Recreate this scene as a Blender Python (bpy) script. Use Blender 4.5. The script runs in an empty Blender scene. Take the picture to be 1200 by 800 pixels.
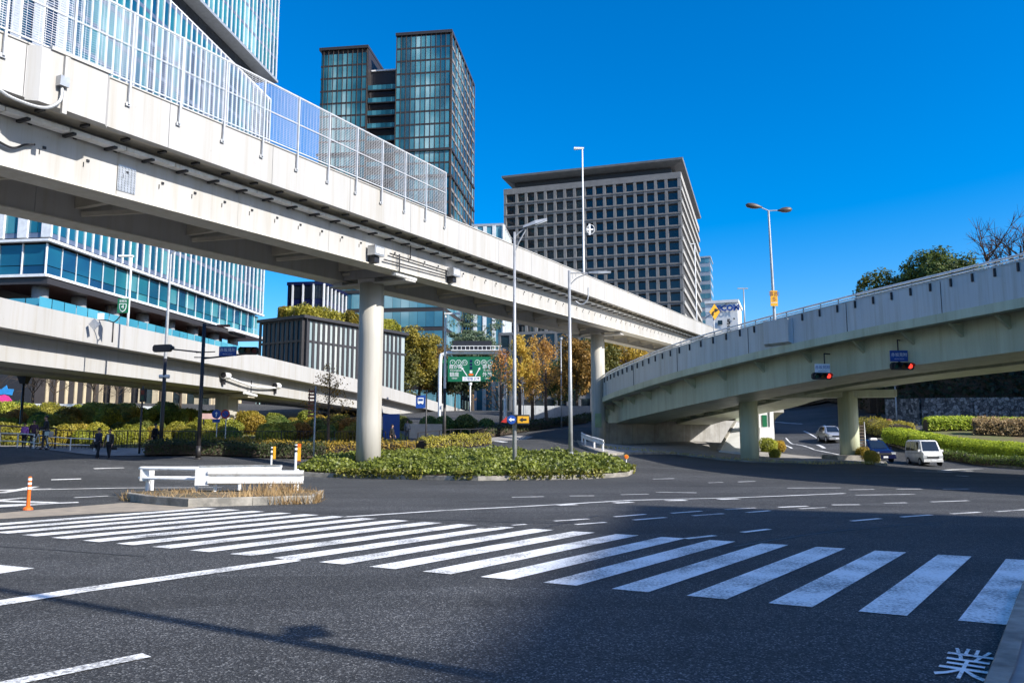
import bpy, math, random
import numpy as np
from mathutils import Vector, Matrix
from mathutils.geometry import delaunay_2d_cdt
random.seed(7); RN = np.random.default_rng(11)
sc = bpy.context.scene; col = sc.collection
R = math.radians

# ------------------------------------------------------------------ camera
F = 933.0; TH = math.atan(116/933.0); CZ = 1.85
cam = bpy.data.cameras.new('camera'); cam.sensor_width = 36; cam.lens = F/1200*36
cam.clip_start = .05; cam.clip_end = 8000
camo = bpy.data.objects.new('camera', cam); col.objects.link(camo)
camo.location = (0, 0, CZ); camo.rotation_euler = (R(90)+TH, 0, 0); sc.camera = camo

# ------------------------------------------------------------------ light
EL = 33.0
sh = Vector((.86, -.51, 0)).normalized()
S = Vector((sh.x*math.cos(R(EL)), sh.y*math.cos(R(EL)), math.sin(R(EL))))
w = bpy.data.worlds.new("World"); sc.world = w; w.use_nodes = True
nt = w.node_tree; nt.nodes.clear()
sky = nt.nodes.new('ShaderNodeTexSky'); sky.sky_type = 'NISHITA'; sky.sun_disc = False
sky.sun_elevation = R(EL); sky.sun_rotation = math.atan2(S.x, S.y)
sky.altitude = 200; sky.air_density = 1.0; sky.dust_density = 1.3; sky.ozone_density = 4.0
hs = nt.nodes.new('ShaderNodeHueSaturation'); hs.inputs['Saturation'].default_value = 1.52
hs.inputs['Hue'].default_value = .505; hs.inputs['Value'].default_value = 1.0
bgn = nt.nodes.new('ShaderNodeBackground'); bgn.inputs['Strength'].default_value = .142
wo = nt.nodes.new('ShaderNodeOutputWorld')
nt.links.new(sky.outputs[0], hs.inputs['Color']); nt.links.new(hs.outputs[0], bgn.inputs[0]); nt.links.new(bgn.outputs[0], wo.inputs[0])
sl = bpy.data.lights.new('sun', 'SUN'); sl.energy = 5.0; sl.angle = R(.53); sl.color = (1, .955, .88)
so = bpy.data.objects.new('sun', sl); col.objects.link(so); so.rotation_euler = S.to_track_quat('Z', 'Y').to_euler(); so.location = (60, -40, 60)
vs = sc.view_settings; sc.display_settings.display_device = 'sRGB'
vs.view_transform = 'Standard'; vs.look = 'None'; vs.exposure = .66; vs.gamma = 1; vs.use_curve_mapping = False
sc.cycles.max_bounces = 7; sc.cycles.diffuse_bounces = 4; sc.cycles.glossy_bounces = 3; sc.cycles.transparent_max_bounces = 8

# ------------------------------------------------------------------ pixel helpers (photo pixel -> place in the world)
def ray(px, py):
    u = (px-600)/F; v = (400-py)/F
    return Vector((u, math.cos(TH)-v*math.sin(TH), math.sin(TH)+v*math.cos(TH)))
def P(px, py, Y):
    r = ray(px, py); return Vector((0, 0, CZ)) + r*(Y/r.y)

# ------------------------------------------------------------------ materials
def mat(name, c, rough=.7, metal=0., c2=None, scale=3., detail=6, contrast=(.35, .65), bump=0., bscale=None, spec=None, island=0., streak=False, stain=0., extra=None):
    m = bpy.data.materials.new(name); m.use_nodes = True
    n = m.node_tree.nodes; l = m.node_tree.links; b = n['Principled BSDF']
    b.inputs['Roughness'].default_value = rough; b.inputs['Metallic'].default_value = metal
    if spec is not None: b.inputs['IOR'].default_value = spec
    tc = n.new('ShaderNodeTexCoord'); vec = tc.outputs['Object']
    geo = n.new('ShaderNodeNewGeometry')
    mp = n.new('ShaderNodeMapping'); l.new(geo.outputs['Position'], mp.inputs[0])
    if streak: mp.inputs['Scale'].default_value = (1, 1, .12)
    nz = n.new('ShaderNodeTexNoise'); nz.inputs['Scale'].default_value = scale; nz.inputs['Detail'].default_value = detail; nz.inputs['Roughness'].default_value = .62
    l.new(mp.outputs[0], nz.inputs['Vector'])
    rp = n.new('ShaderNodeValToRGB'); rp.color_ramp.elements[0].position = contrast[0]; rp.color_ramp.elements[1].position = contrast[1]
    c2 = c2 or tuple(x*.8 for x in c)
    rp.color_ramp.elements[0].color = (*c2, 1); rp.color_ramp.elements[1].color = (*c, 1)
    l.new(nz.outputs['Fac'], rp.inputs[0]); out = rp.outputs[0]
    if island:
        h = n.new('ShaderNodeHueSaturation'); mr = n.new('ShaderNodeMapRange')
        mr.inputs['To Min'].default_value = 1-island; mr.inputs['To Max'].default_value = 1+island
        l.new(geo.outputs['Random Per Island'], mr.inputs['Value']); l.new(mr.outputs[0], h.inputs['Value']); l.new(out, h.inputs['Color']); out = h.outputs[0]
    if stain:
        m2 = n.new('ShaderNodeMapping'); m2.inputs['Scale'].default_value = (2.6, 2.6, .10); l.new(geo.outputs['Position'], m2.inputs[0])
        n2 = n.new('ShaderNodeTexNoise'); n2.inputs['Scale'].default_value = 1.; n2.inputs['Detail'].default_value = 7; n2.inputs['Roughness'].default_value = .7; l.new(m2.outputs[0], n2.inputs['Vector'])
        r2 = n.new('ShaderNodeValToRGB'); r2.color_ramp.elements[0].position = .30; r2.color_ramp.elements[1].position = .52
        k = 1-stain; r2.color_ramp.elements[0].color = (k*.98, k*.93, k*.84, 1); r2.color_ramp.elements[1].color = (1,1,1,1); l.new(n2.outputs['Fac'], r2.inputs[0])
        n3 = n.new('ShaderNodeTexNoise'); n3.inputs['Scale'].default_value = 5; n3.inputs['Detail'].default_value = 8; n3.inputs['Roughness'].default_value = .75; l.new(geo.outputs['Position'], n3.inputs['Vector'])
        r3 = n.new('ShaderNodeValToRGB'); r3.color_ramp.elements[0].position = .27; r3.color_ramp.elements[1].position = .36; r3.color_ramp.elements[0].color = (.62,.56,.48,1); r3.color_ramp.elements[1].color = (1,1,1,1); l.new(n3.outputs['Fac'], r3.inputs[0])
        for r_ in (r2, r3):
            mx = n.new('ShaderNodeMixRGB'); mx.blend_type = 'MULTIPLY'; mx.inputs[0].default_value = 1; l.new(out, mx.inputs[1]); l.new(r_.outputs[0], mx.inputs[2]); out = mx.outputs[0]
    l.new(out, b.inputs['Base Color'])
    if bump:
        bp = n.new('ShaderNodeBump'); bp.inputs['Strength'].default_value = bump; bp.inputs['Distance'].default_value = .02
        nb = n.new('ShaderNodeTexNoise'); nb.inputs['Scale'].default_value = bscale or scale*8; nb.inputs['Detail'].default_value = 4
        l.new(geo.outputs['Position'], nb.inputs['Vector']); l.new(nb.outputs['Fac'], bp.inputs['Height']); l.new(bp.outputs[0], b.inputs['Normal'])
    return m
def leafmat(name, dark, light, trans=.35, rough=.6):
    m = bpy.data.materials.new(name); m.use_nodes = True
    n = m.node_tree.nodes; l = m.node_tree.links; b = n['Principled BSDF']; out = n['Material Output']
    geo = n.new('ShaderNodeNewGeometry'); oi = n.new('ShaderNodeObjectInfo')
    rp = n.new('ShaderNodeValToRGB'); rp.color_ramp.elements[0].color = (*dark, 1); rp.color_ramp.elements[1].color = (*light, 1)
    nz = n.new('ShaderNodeTexNoise'); nz.inputs['Scale'].default_value = .9; nz.inputs['Detail'].default_value = 2; l.new(geo.outputs['Position'], nz.inputs['Vector'])
    ma = n.new('ShaderNodeMath'); ma.operation = 'MULTIPLY_ADD'; ma.inputs[1].default_value = .55; 
    m2 = n.new('ShaderNodeMath'); m2.operation = 'MULTIPLY_ADD'; m2.inputs[1].default_value = 1.1; m2.inputs[2].default_value = -.3
    l.new(geo.outputs['Random Per Island'], ma.inputs[0]); l.new(nz.outputs['Fac'], m2.inputs[0]); l.new(m2.outputs[0], ma.inputs[2])
    l.new(ma.outputs[0], rp.inputs[0])
    h = n.new('ShaderNodeHueSaturation'); mr = n.new('ShaderNodeMapRange'); mr.inputs['To Min'].default_value = .468; mr.inputs['To Max'].default_value = .532
    l.new(oi.outputs['Random'], mr.inputs[0]); l.new(mr.outputs[0], h.inputs['Hue'])
    wn = n.new('ShaderNodeMath'); wn.operation = 'MULTIPLY'; wn.inputs[1].default_value = 7.31; wf = n.new('ShaderNodeMath'); wf.operation = 'FRACT'; mv = n.new('ShaderNodeMapRange'); mv.inputs['To Min'].default_value = .85; mv.inputs['To Max'].default_value = 1.22
    l.new(oi.outputs['Random'], wn.inputs[0]); l.new(wn.outputs[0], wf.inputs[0]); l.new(wf.outputs[0], mv.inputs[0]); l.new(mv.outputs[0], h.inputs['Value']); l.new(rp.outputs[0], h.inputs['Color'])
    b.inputs['Roughness'].default_value = rough; l.new(h.outputs[0], b.inputs['Base Color'])
    tr = n.new('ShaderNodeBsdfTranslucent'); l.new(h.outputs[0], tr.inputs[0])
    mx = n.new('ShaderNodeMixShader'); mx.inputs[0].default_value = trans
    l.new(b.outputs[0], mx.inputs[1]); l.new(tr.outputs[0], mx.inputs[2]); l.new(mx.outputs[0], out.inputs[0])
    return m
def glassmat(name, cols, ior=2.0, rough=.06, metal=0.0):
    """curtain-wall glass: every pane has its own blind / tint (random per pane)"""
    m = bpy.data.materials.new(name); m.use_nodes = True
    n = m.node_tree.nodes; l = m.node_tree.links; b = n['Principled BSDF']
    geo = n.new('ShaderNodeNewGeometry'); rp = n.new('ShaderNodeValToRGB'); rp.color_ramp.interpolation = 'LINEAR'
    e = rp.color_ramp.elements
    while len(e) < len(cols): e.new(.5)
    for i, c in enumerate(cols): e[i].position = i/(len(cols)-1); e[i].color = (*c, 1)
    nz = n.new('ShaderNodeTexNoise'); nz.inputs['Scale'].default_value = .07; nz.inputs['Detail'].default_value = 3; l.new(geo.outputs['Position'], nz.inputs['Vector'])
    ma = n.new('ShaderNodeMath'); ma.operation = 'MULTIPLY_ADD'; ma.inputs[1].default_value = .55
    m2 = n.new('ShaderNodeMath'); m2.operation = 'MULTIPLY_ADD'; m2.inputs[1].default_value = 1.4; m2.inputs[2].default_value = -.45
    l.new(geo.outputs['Random Per Island'], ma.inputs[0]); l.new(nz.outputs['Fac'], m2.inputs[0]); l.new(m2.outputs[0], ma.inputs[2])
    l.new(ma.outputs[0], rp.inputs[0]); l.new(rp.outputs[0], b.inputs['Base Color'])
    b.inputs['Roughness'].default_value = rough; b.inputs['IOR'].default_value = ior; b.inputs['Metallic'].default_value = metal
    return m
def emis(name, c, s=3.):
    m = bpy.data.materials.new(name); m.use_nodes = True; b = m.node_tree.nodes['Principled BSDF']
    b.inputs['Base Color'].default_value = (*c, 1); b.inputs['Emission Color'].default_value = (*c, 1); b.inputs['Emission Strength'].default_value = s
    return m

def asphalt():
    m = bpy.data.materials.new('asphalt'); m.use_nodes = True
    n = m.node_tree.nodes; l = m.node_tree.links; b = n['Principled BSDF']
    geo = n.new('ShaderNodeNewGeometry')
    vo = n.new('ShaderNodeTexVoronoi'); vo.inputs['Scale'].default_value = 68; l.new(geo.outputs['Position'], vo.inputs['Vector'])
    sp = n.new('ShaderNodeSeparateColor'); l.new(vo.outputs['Color'], sp.inputs[0])
    rp = n.new('ShaderNodeValToRGB'); e = rp.color_ramp.elements
    e[0].position = 0; e[0].color = (.011, .0115, .0125, 1); e[1].position = 1; e[1].color = (.235, .235, .23, 1)
    x = e.new(.55); x.color = (.031, .032, .034, 1); x = e.new(.86); x.color = (.074, .075, .077, 1)
    l.new(sp.outputs[0], rp.inputs[0])
    nz = n.new('ShaderNodeTexNoise'); nz.inputs['Scale'].default_value = .22; nz.inputs['Detail'].default_value = 7; nz.inputs['Roughness'].default_value = .6
    l.new(geo.outputs['Position'], nz.inputs['Vector'])
    mr = n.new('ShaderNodeMapRange'); mr.inputs['From Min'].default_value = .3; mr.inputs['From Max'].default_value = .7; mr.inputs['To Min'].default_value = .72; mr.inputs['To Max'].default_value = 1.22
    l.new(nz.outputs['Fac'], mr.inputs[0])
    # wheel-path wear: streaky noise stretched along the junction's main run
    mp = n.new('ShaderNodeMapping'); mp.inputs['Rotation'].default_value = (0, 0, R(28)); mp.inputs['Scale'].default_value = (.05, .9, 1); l.new(geo.outputs['Position'], mp.inputs[0])
    n2 = n.new('ShaderNodeTexNoise'); n2.inputs['Scale'].default_value = 1.; n2.inputs['Detail'].default_value = 4; l.new(mp.outputs[0], n2.inputs['Vector'])
    m3 = n.new('ShaderNodeMapRange'); m3.inputs['From Min'].default_value = .3; m3.inputs['From Max'].default_value = .7; m3.inputs['To Min'].default_value = .74; m3.inputs['To Max'].default_value = 1.2; l.new(n2.outputs['Fac'], m3.inputs[0])
    mu = n.new('ShaderNodeMath'); mu.operation = 'MULTIPLY'; l.new(mr.outputs[0], mu.inputs[0]); l.new(m3.outputs[0], mu.inputs[1])
    # hairline cracks
    v2 = n.new('ShaderNodeTexVoronoi'); v2.feature = 'DISTANCE_TO_EDGE'; v2.inputs['Scale'].default_value = .28
    nd = n.new('ShaderNodeTexNoise'); nd.inputs['Scale'].default_value = 1.3; nd.inputs['Detail'].default_value = 5; l.new(geo.outputs['Position'], nd.inputs['Vector'])
    mv = n.new('ShaderNodeMixRGB'); mv.blend_type = 'LINEAR_LIGHT'; mv.inputs[0].default_value = .8; l.new(geo.outputs['Position'], mv.inputs[1]); l.new(nd.outputs['Color'], mv.inputs[2]); l.new(mv.outputs[0], v2.inputs['Vector'])
    cr = n.new('ShaderNodeMapRange'); cr.inputs['From Min'].default_value = .002; cr.inputs['From Max'].default_value = .006; cr.inputs['To Min'].default_value = .62; l.new(v2.outputs['Distance'], cr.inputs[0])
    vp = n.new('ShaderNodeTexVoronoi'); vp.distance = 'CHEBYCHEV'; vp.inputs['Scale'].default_value = 1.0; mpp = n.new('ShaderNodeMapping'); mpp.inputs['Rotation'].default_value = (0, 0, R(28)); mpp.inputs['Scale'].default_value = (.07, .28, 1); l.new(geo.outputs['Position'], mpp.inputs[0]); l.new(mpp.outputs[0], vp.inputs['Vector'])
    spp = n.new('ShaderNodeSeparateColor'); l.new(vp.outputs['Color'], spp.inputs[0]); mpr = n.new('ShaderNodeMapRange'); mpr.inputs['To Min'].default_value = .78; mpr.inputs['To Max'].default_value = 1.14; l.new(spp.outputs[0], mpr.inputs[0])
    no = n.new('ShaderNodeTexNoise'); no.inputs['Scale'].default_value = .9; no.inputs['Detail'].default_value = 5; l.new(geo.outputs['Position'], no.inputs['Vector']); mo = n.new('ShaderNodeMapRange'); mo.inputs['From Min'].default_value = .26; mo.inputs['From Max'].default_value = .36; mo.inputs['To Min'].default_value = .66; l.new(no.outputs['Fac'], mo.inputs[0])
    mq = n.new('ShaderNodeMath'); mq.operation = 'MULTIPLY'; l.new(mpr.outputs[0], mq.inputs[0]); l.new(mo.outputs[0], mq.inputs[1]); mw = n.new('ShaderNodeMath'); mw.operation = 'MULTIPLY'; l.new(mq.outputs[0], mw.inputs[0]); l.new(mu.outputs[0], mw.inputs[1])
    mu2 = n.new('ShaderNodeMath'); mu2.operation = 'MULTIPLY'; l.new(mw.outputs[0], mu2.inputs[0]); l.new(cr.outputs[0], mu2.inputs[1])
    h = n.new('ShaderNodeHueSaturation'); l.new(rp.outputs[0], h.inputs['Color']); l.new(mu2.outputs[0], h.inputs['Value']); l.new(h.outputs[0], b.inputs['Base Color'])
    b.inputs['Roughness'].default_value = .82
    bp = n.new('ShaderNodeBump'); bp.inputs['Strength'].default_value = .55; bp.inputs['Distance'].default_value = .012
    l.new(vo.outputs['Distance'], bp.inputs['Height']); l.new(bp.outputs[0], b.inputs['Normal'])
    return m
def paintmat():
    """road paint, worn through to the asphalt in specks"""
    m = bpy.data.materials.new('road_paint'); m.use_nodes = True
    n = m.node_tree.nodes; l = m.node_tree.links; b = n['Principled BSDF']; geo = n.new('ShaderNodeNewGeometry')
    a = n.new('ShaderNodeTexNoise'); a.inputs['Scale'].default_value = 26; a.inputs['Detail'].default_value = 8; a.inputs['Roughness'].default_value = .75; l.new(geo.outputs['Position'], a.inputs['Vector'])
    c = n.new('ShaderNodeTexNoise'); c.inputs['Scale'].default_value = 1.1; c.inputs['Detail'].default_value = 3; l.new(geo.outputs['Position'], c.inputs['Vector'])
    s = n.new('ShaderNodeMath'); s.operation = 'MULTIPLY_ADD'; s.inputs[1].default_value = .55; l.new(c.outputs['Fac'], s.inputs[0]); l.new(a.outputs['Fac'], s.inputs[2])
    rp = n.new('ShaderNodeValToRGB'); e = rp.color_ramp.elements; e[0].position = .60; e[0].color = (.10, .10, .10, 1); x = e.new(.64); x.color = (.68,.675,.66,1); e[1].position = .60+.2; e[1].color = (.86, .85, .82, 1)
    l.new(s.outputs[0], rp.inputs[0]); l.new(rp.outputs[0], b.inputs['Base Color']); b.inputs['Roughness'].default_value = .6
    return m

M = {}
M['asphalt'] = asphalt(); M['paint'] = paintmat()
M['soil'] = mat('soil', (.20, .14, .08), .95, c2=(.07, .06, .03), scale=1.2, bump=.8)
M['grassbank'] = mat('grass_bank', (.10, .13, .03), .95, c2=(.14, .10, .05), scale=.8, bump=.8)
M['kerb'] = mat('kerb_concrete', (.36, .33, .28), .9, island=.16, c2=(.16, .15, .13), scale=2.2, bump=.4)
M['pave'] = mat('pavement', (.33, .31, .29), .9, c2=(.22, .21, .2), scale=1.5, bump=.3)
M['tan'] = mat('tan_surfacing', (.36, .30, .23), .9, c2=(.24, .21, .17), scale=2.5, bump=.3, bscale=60)
M['cream'] = mat('cream_paint', (.43, .423, .412), .55, stain=.10, c2=(.375, .365, .345), scale=.7, contrast=(.2, .6), island=.035, streak=True)
M['girder'] = mat('girder_paint', (.44, .432, .42), .5, stain=.09, c2=(.36, .35, .33), scale=.9, contrast=(.2, .6), streak=True)
M['deckbot'] = mat('deck_underside', (.62, .57, .47), .8, c2=(.45, .41, .33), scale=.9)  # base raised to stand for light bounced up from the ground
M['flange'] = mat('bounce_lit_flange', (.68, .65, .58), .5, stain=.12, c2=(.58, .55, .48), scale=.9)  # girder colour made paler for bounce light on its underside; stains are dirt
M['column'] = mat('column_paint', (.44, .42, .375), .55, stain=.26, c2=(.36, .34, .29), scale=1.4, contrast=(.22, .5), streak=True, bump=.05)
M['greengirder'] = mat('pale_green_paint', (.52, .555, .40), .5, stain=.16, c2=(.38, .40, .27), scale=.8, contrast=(.25, .6), streak=True)
M['rampwall'] = mat('ramp_parapet', (.50, .54, .55), .35, stain=.22, c2=(.43, .47, .48), scale=.5, contrast=(.25, .7), island=.05, streak=True)
M['steel'] = mat('galvanised_steel', (.50, .51, .52), .4, .6, c2=(.38, .39, .4), scale=5)
M['whitesteel'] = mat('white_steel', (.80, .80, .79), .4, stain=.14, c2=(.62, .61, .58), scale=4, contrast=(.25, .45))
M['wire'] = mat('fence_wire', (.56, .57, .58), .45, .2, scale=5)
M['dark'] = mat('dark_metal', (.02, .021, .026), .5, c2=(.012, .012, .015), scale=5)
M['brownpole'] = mat('dark_brown_pole', (.030, .026, .026), .45, c2=(.018, .016, .016), scale=4)
M['greypole'] = mat('grey_pole', (.42, .43, .44), .4, .3, c2=(.3, .31, .32), scale=3)
M['black'] = mat('black_rubber', (.012, .012, .013), .7, scale=6)
M['bark'] = mat('bark', (.09, .065, .045), .95, c2=(.04, .03, .022), scale=9, bump=.8)
M['twig'] = mat('twig', (.13, .085, .06), .95, c2=(.07, .05, .04), scale=9)
M['stone'] = None
M['concrete'] = mat('concrete', (.40, .39, .37), .85, stain=.35, c2=(.28, .27, .25), scale=1.1, bump=.2)
M['white'] = mat('white_render', (.75, .75, .74), .6, c2=(.66, .66, .65), scale=.8)
M['mullion'] = mat('white_fin', (.78, .79, .80), .35, .1, scale=2)
M['silver'] = mat('silver_panel', (.46, .48, .50), .35, .4, scale=2)
M['bluespan'] = mat('spandrel_panel', (.15,.19,.27), .25, .2, c2=(.09,.12,.19), scale=.5)
M['darkframe'] = mat('dark_frame', (.035, .032, .034), .5, scale=3)
M['bronze'] = mat('bronze_fin', (.10, .075, .06), .5, .2, scale=3)
M['precast'] = mat('precast_panel', (.182, .182, .186), .8, c2=(.145, .145, .149), scale=.6, bump=.1)
M['brick'] = mat('brick_red', (.20, .085, .06), .85, scale=3)
M['signgreen'] = mat('sign_green', (.008, .15, .065), .4, scale=3)
M['signblue'] = mat('sign_blue', (.012, .07, .34), .4, scale=3)
M['signwhite'] = mat('sign_white', (.82, .82, .82), .4, c2=(.78, .78, .78), scale=3)
M['yellow'] = mat('sign_yellow', (.80, .42, .02), .4, c2=(.72, .36, .02), scale=3)
M['orange'] = mat('orange_plastic', (.80, .16, .015), .4, c2=(.65, .12, .015), scale=5)
M['red'] = mat('red_plastic', (.55, .03, .02), .4, scale=5)
M['rust'] = mat('rusty_red', (.24, .08, .05), .7, scale=6)
M['navypaint'] = mat('navy_paint', (.010, .015, .07), .12, .3, scale=2)
M['carwhite'] = mat('car_white', (.80, .80, .80), .18, scale=2)
M['carsilver'] = mat('car_silver', (.55, .56, .58), .22, .5, scale=2)
M['carglass'] = mat('car_glass', (.015, .02, .025), .05, spec=1.8, scale=2)
M['chrome'] = mat('headlamp', (.75, .77, .8), .1, .4, scale=2)
M['redlamp'] = emis('red_lamp', (1, .05, .03), 1.1)
M['amberlens'] = mat('amber_lens', (.12, .05, .01), .2, scale=3)
M['greenlens'] = mat('green_lens', (.01, .07, .05), .2, scale=3)
M['redlens'] = mat('red_lens', (.14, .01, .01), .2, scale=3)
M['lampglass'] = mat('lamp_glass', (.7, .72, .74), .15, scale=3)
M['skin'] = mat('skin', (.45, .27, .19), .6, scale=8)
M['hair'] = mat('hair', (.014, .011, .01), .6, scale=8)
def cloth(n, c): return mat(n, c, .9, c2=tuple(x*.7 for x in c), scale=9)
M['ivy'] = leafmat('ivy_leaf', (.012, .035, .004), (.33, .36, .05), .3, .5)
M['hedge'] = leafmat('hedge_leaf', (.16, .22, .01), (.62, .66, .05))
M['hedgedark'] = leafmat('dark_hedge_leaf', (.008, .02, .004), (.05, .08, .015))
M['gold'] = leafmat('golden_leaf', (.16, .09, .01), (.55, .34, .04))
M['shrub'] = leafmat('shrub_leaf', (.06, .085, .01), (.50, .44, .05))
M['shrub2'] = leafmat('deep_shrub_leaf', (.03, .06, .01), (.22, .27, .05))
M['ginkgo'] = leafmat('ginkgo_leaf', (.24, .11, .02), (.80, .48, .10), .45)
M['tree'] = leafmat('tree_leaf', (.018, .036, .006), (.20, .22, .04))
M['yellowtree'] = leafmat('turning_leaf', (.04, .045, .008), (.44, .30, .04))
M['pine'] = leafmat('pine_needle', (.02, .045, .02), (.16, .21, .12))
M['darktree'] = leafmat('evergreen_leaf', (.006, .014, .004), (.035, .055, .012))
M['dry'] = leafmat('dry_grass', (.20, .13, .04), (.62, .48, .22))

# ------------------------------------------------------------------ mesh builder
class MB:
    def __init__(s, T=None): s.v = []; s.f = []; s.m = []; s.cuts = []; s._T = T
    @property
    def T(s): return s._T
    @T.setter
    def T(s, t):
        if s.v: s.cuts.append((len(s.v), len(s.f)))
        s._T = t
    def add(s, vs, fs, mi=0):
        o = len(s.v)
        for p in vs:
            p = Vector(p); s.v.append(s.T @ p if s.T else p)
        for f in fs: s.f.append([i+o for i in f]); s.m.append(mi)
        return s
    def box(s, x0, x1, y0, y1, z0, z1, mi=0):
        return s.add([(x0,y0,z0),(x1,y0,z0),(x1,y1,z0),(x0,y1,z0),(x0,y0,z1),(x1,y0,z1),(x1,y1,z1),(x0,y1,z1)],
                     [(3,2,1,0),(4,5,6,7),(0,1,5,4),(1,2,6,5),(2,3,7,6),(3,0,4,7)], mi)
    def bar(s, a, b, wx, wz, mi=0, up=(0,0,1)):
        a = Vector(a); b = Vector(b); d = (b-a).normalized(); u = Vector(up)
        if abs(d.dot(u)) > .98: u = Vector((0,1,0))
        x = d.cross(u).normalized()*wx/2; z = x.cross(d).normalized()*wz/2
        vs = [a-x-z,a+x-z,a+x+z,a-x+z,b-x-z,b+x-z,b+x+z,b-x+z]
        return s.add(vs, [(0,1,2,3),(7,6,5,4),(0,4,5,1),(1,5,6,2),(2,6,7,3),(3,7,4,0)], mi)
    def tube(s, pts, r, n=8, mi=0, caps=True):
        pts = [Vector(p) for p in pts]; k = len(pts)
        rs = r if isinstance(r, (list, tuple)) else [r]*k
        vs = []; px = None
        for i, p in enumerate(pts):
            d = (pts[min(i+1,k-1)]-pts[max(i-1,0)])
            d = d.normalized() if d.length > 1e-9 else Vector((0,0,1))
            if px is None:
                u = Vector((0,0,1)) if abs(d.z) < .9 else Vector((0,1,0)); px = d.cross(u).normalized()
            else:
                px = px - d*px.dot(d); px = px.normalized() if px.length > 1e-6 else d.orthogonal().normalized()
            py = d.cross(px)
            for j in range(n):
                a = 2*math.pi*j/n; vs.append(p+(px*math.cos(a)+py*math.sin(a))*rs[i])
        fs = [(i*n+j, i*n+(j+1)%n, (i+1)*n+(j+1)%n, (i+1)*n+j) for i in range(k-1) for j in range(n)]
        if caps: fs += [tuple(range(n-1,-1,-1)), tuple(range((k-1)*n, k*n))]
        return s.add(vs, fs, mi)
    def loft(s, loops, mi=0, caps=True, closed=True):
        n = len(loops[0]); vs = [p for l_ in loops for p in l_]; fs = []
        for i in range(len(loops)-1):
            for j in range(n if closed else n-1):
                fs.append((i*n+j, i*n+(j+1)%n, (i+1)*n+(j+1)%n, (i+1)*n+j))
        if caps and closed: fs += [tuple(range(n-1,-1,-1)), tuple(range((len(loops)-1)*n, len(loops)*n))]
        return s.add(vs, fs, mi)
    def quad(s, a, b, c, d, mi=0): return s.add([a,b,c,d], [(0,1,2,3)], mi)
    def disc(s, c, nrm, r, th=.02, n=20, mi=0):
        nrm = Vector(nrm).normalized(); c = Vector(c)
        return s.tube([c-nrm*th/2, c+nrm*th/2], r, n, mi)
    def prism(s, poly, c, ax, ay, th, mi=0):
        """flat outline poly (2-D) standing at c with axes ax, ay, thickness th"""
        ax = Vector(ax); ay = Vector(ay); nz = ax.cross(ay).normalized()*th/2; c = Vector(c)
        lo = [c+ax*p[0]+ay*p[1]-nz for p in poly]; hi = [c+ax*p[0]+ay*p[1]+nz for p in poly]
        return s.loft([lo, hi], mi)
    def build(s, name, mt, parent=None, org=None, smooth=False, local=False):
        if s.cuts:
            cu = [(0,0)]+s.cuts+[(len(s.v),len(s.f))]; first = None
            for (a, c), (b, d) in zip(cu[:-1], cu[1:]):
                q = MB(); q.v = s.v[a:b]; q.f = [[i-a for i in f] for f in s.f[c:d]]; q.m = s.m[c:d]
                o = q.build(name, mt, parent, org, smooth, local); first = first or o
            return first
        me = bpy.data.meshes.new(name)
        off = Vector((0,0,0))
        if parent is not None and not local:
            r = parent
            while r.parent: r = r.parent
            off = Vector(r.location)
        elif org is not None: off = Vector(org)
        me.from_pydata([tuple(p-off) for p in s.v], [], s.f)
        mts = mt if isinstance(mt, (list, tuple)) else [mt]
        for q in mts: me.materials.append(q)
        if len(mts) > 1: me.polygons.foreach_set('material_index', s.m)
        if smooth: me.polygons.foreach_set('use_smooth', [True]*len(s.f))
        me.update()
        o = bpy.data.objects.new(name, me); col.objects.link(o)
        if parent is not None: o.parent = parent
        elif org is not None: o.location = off
        return o
def tag(o, label=None, cat=None, group=None, kind=None):
    if label: o['label'] = label
    if cat: o['category'] = cat
    if group: o['group'] = group
    if kind: o['kind'] = kind
    return o
def thing(name, label, cat, loc=(0,0,0), group=None):
    o = bpy.data.objects.new(name, None); col.objects.link(o); o.location = loc; o.empty_display_size = .3
    return tag(o, label, cat, group)
def struct(mb, name, mt, **k): return tag(mb.build(name, mt, **k), kind='structure')
KIDS = {}
def dup(root, loc, rz=0, scale=None, label=None, group=None):
    def rec(o, par):
        c = o.copy(); col.objects.link(c)
        if par: c.parent = par
        for ch in [x for x in ALLCH(o)]: rec(ch, c)
        return c
    r = rec(root, None); r.location = loc; r.rotation_euler = (0, 0, rz)
    if scale: r.scale = scale if isinstance(scale, (tuple, list)) else (scale,)*3
    if label: r['label'] = label
    if group: r['group'] = group
    return r
def ALLCH(o): return list(o.children)
def arrmesh(name, V, mt, k=4):
    """fast mesh of separate k-gons from an array (n*k,3)"""
    V = np.asarray(V, dtype=np.float32).reshape(-1, 3); n = len(V)//k
    me = bpy.data.meshes.new(name); me.vertices.add(len(V)); me.vertices.foreach_set('co', V.ravel())
    me.loops.add(len(V)); me.loops.foreach_set('vertex_index', np.arange(len(V), dtype=np.int32))
    me.polygons.add(n); me.polygons.foreach_set('loop_start', np.arange(0, len(V), k, dtype=np.int32))
    me.materials.append(mt); me.update(calc_edges=True); me.validate(); return me
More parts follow.
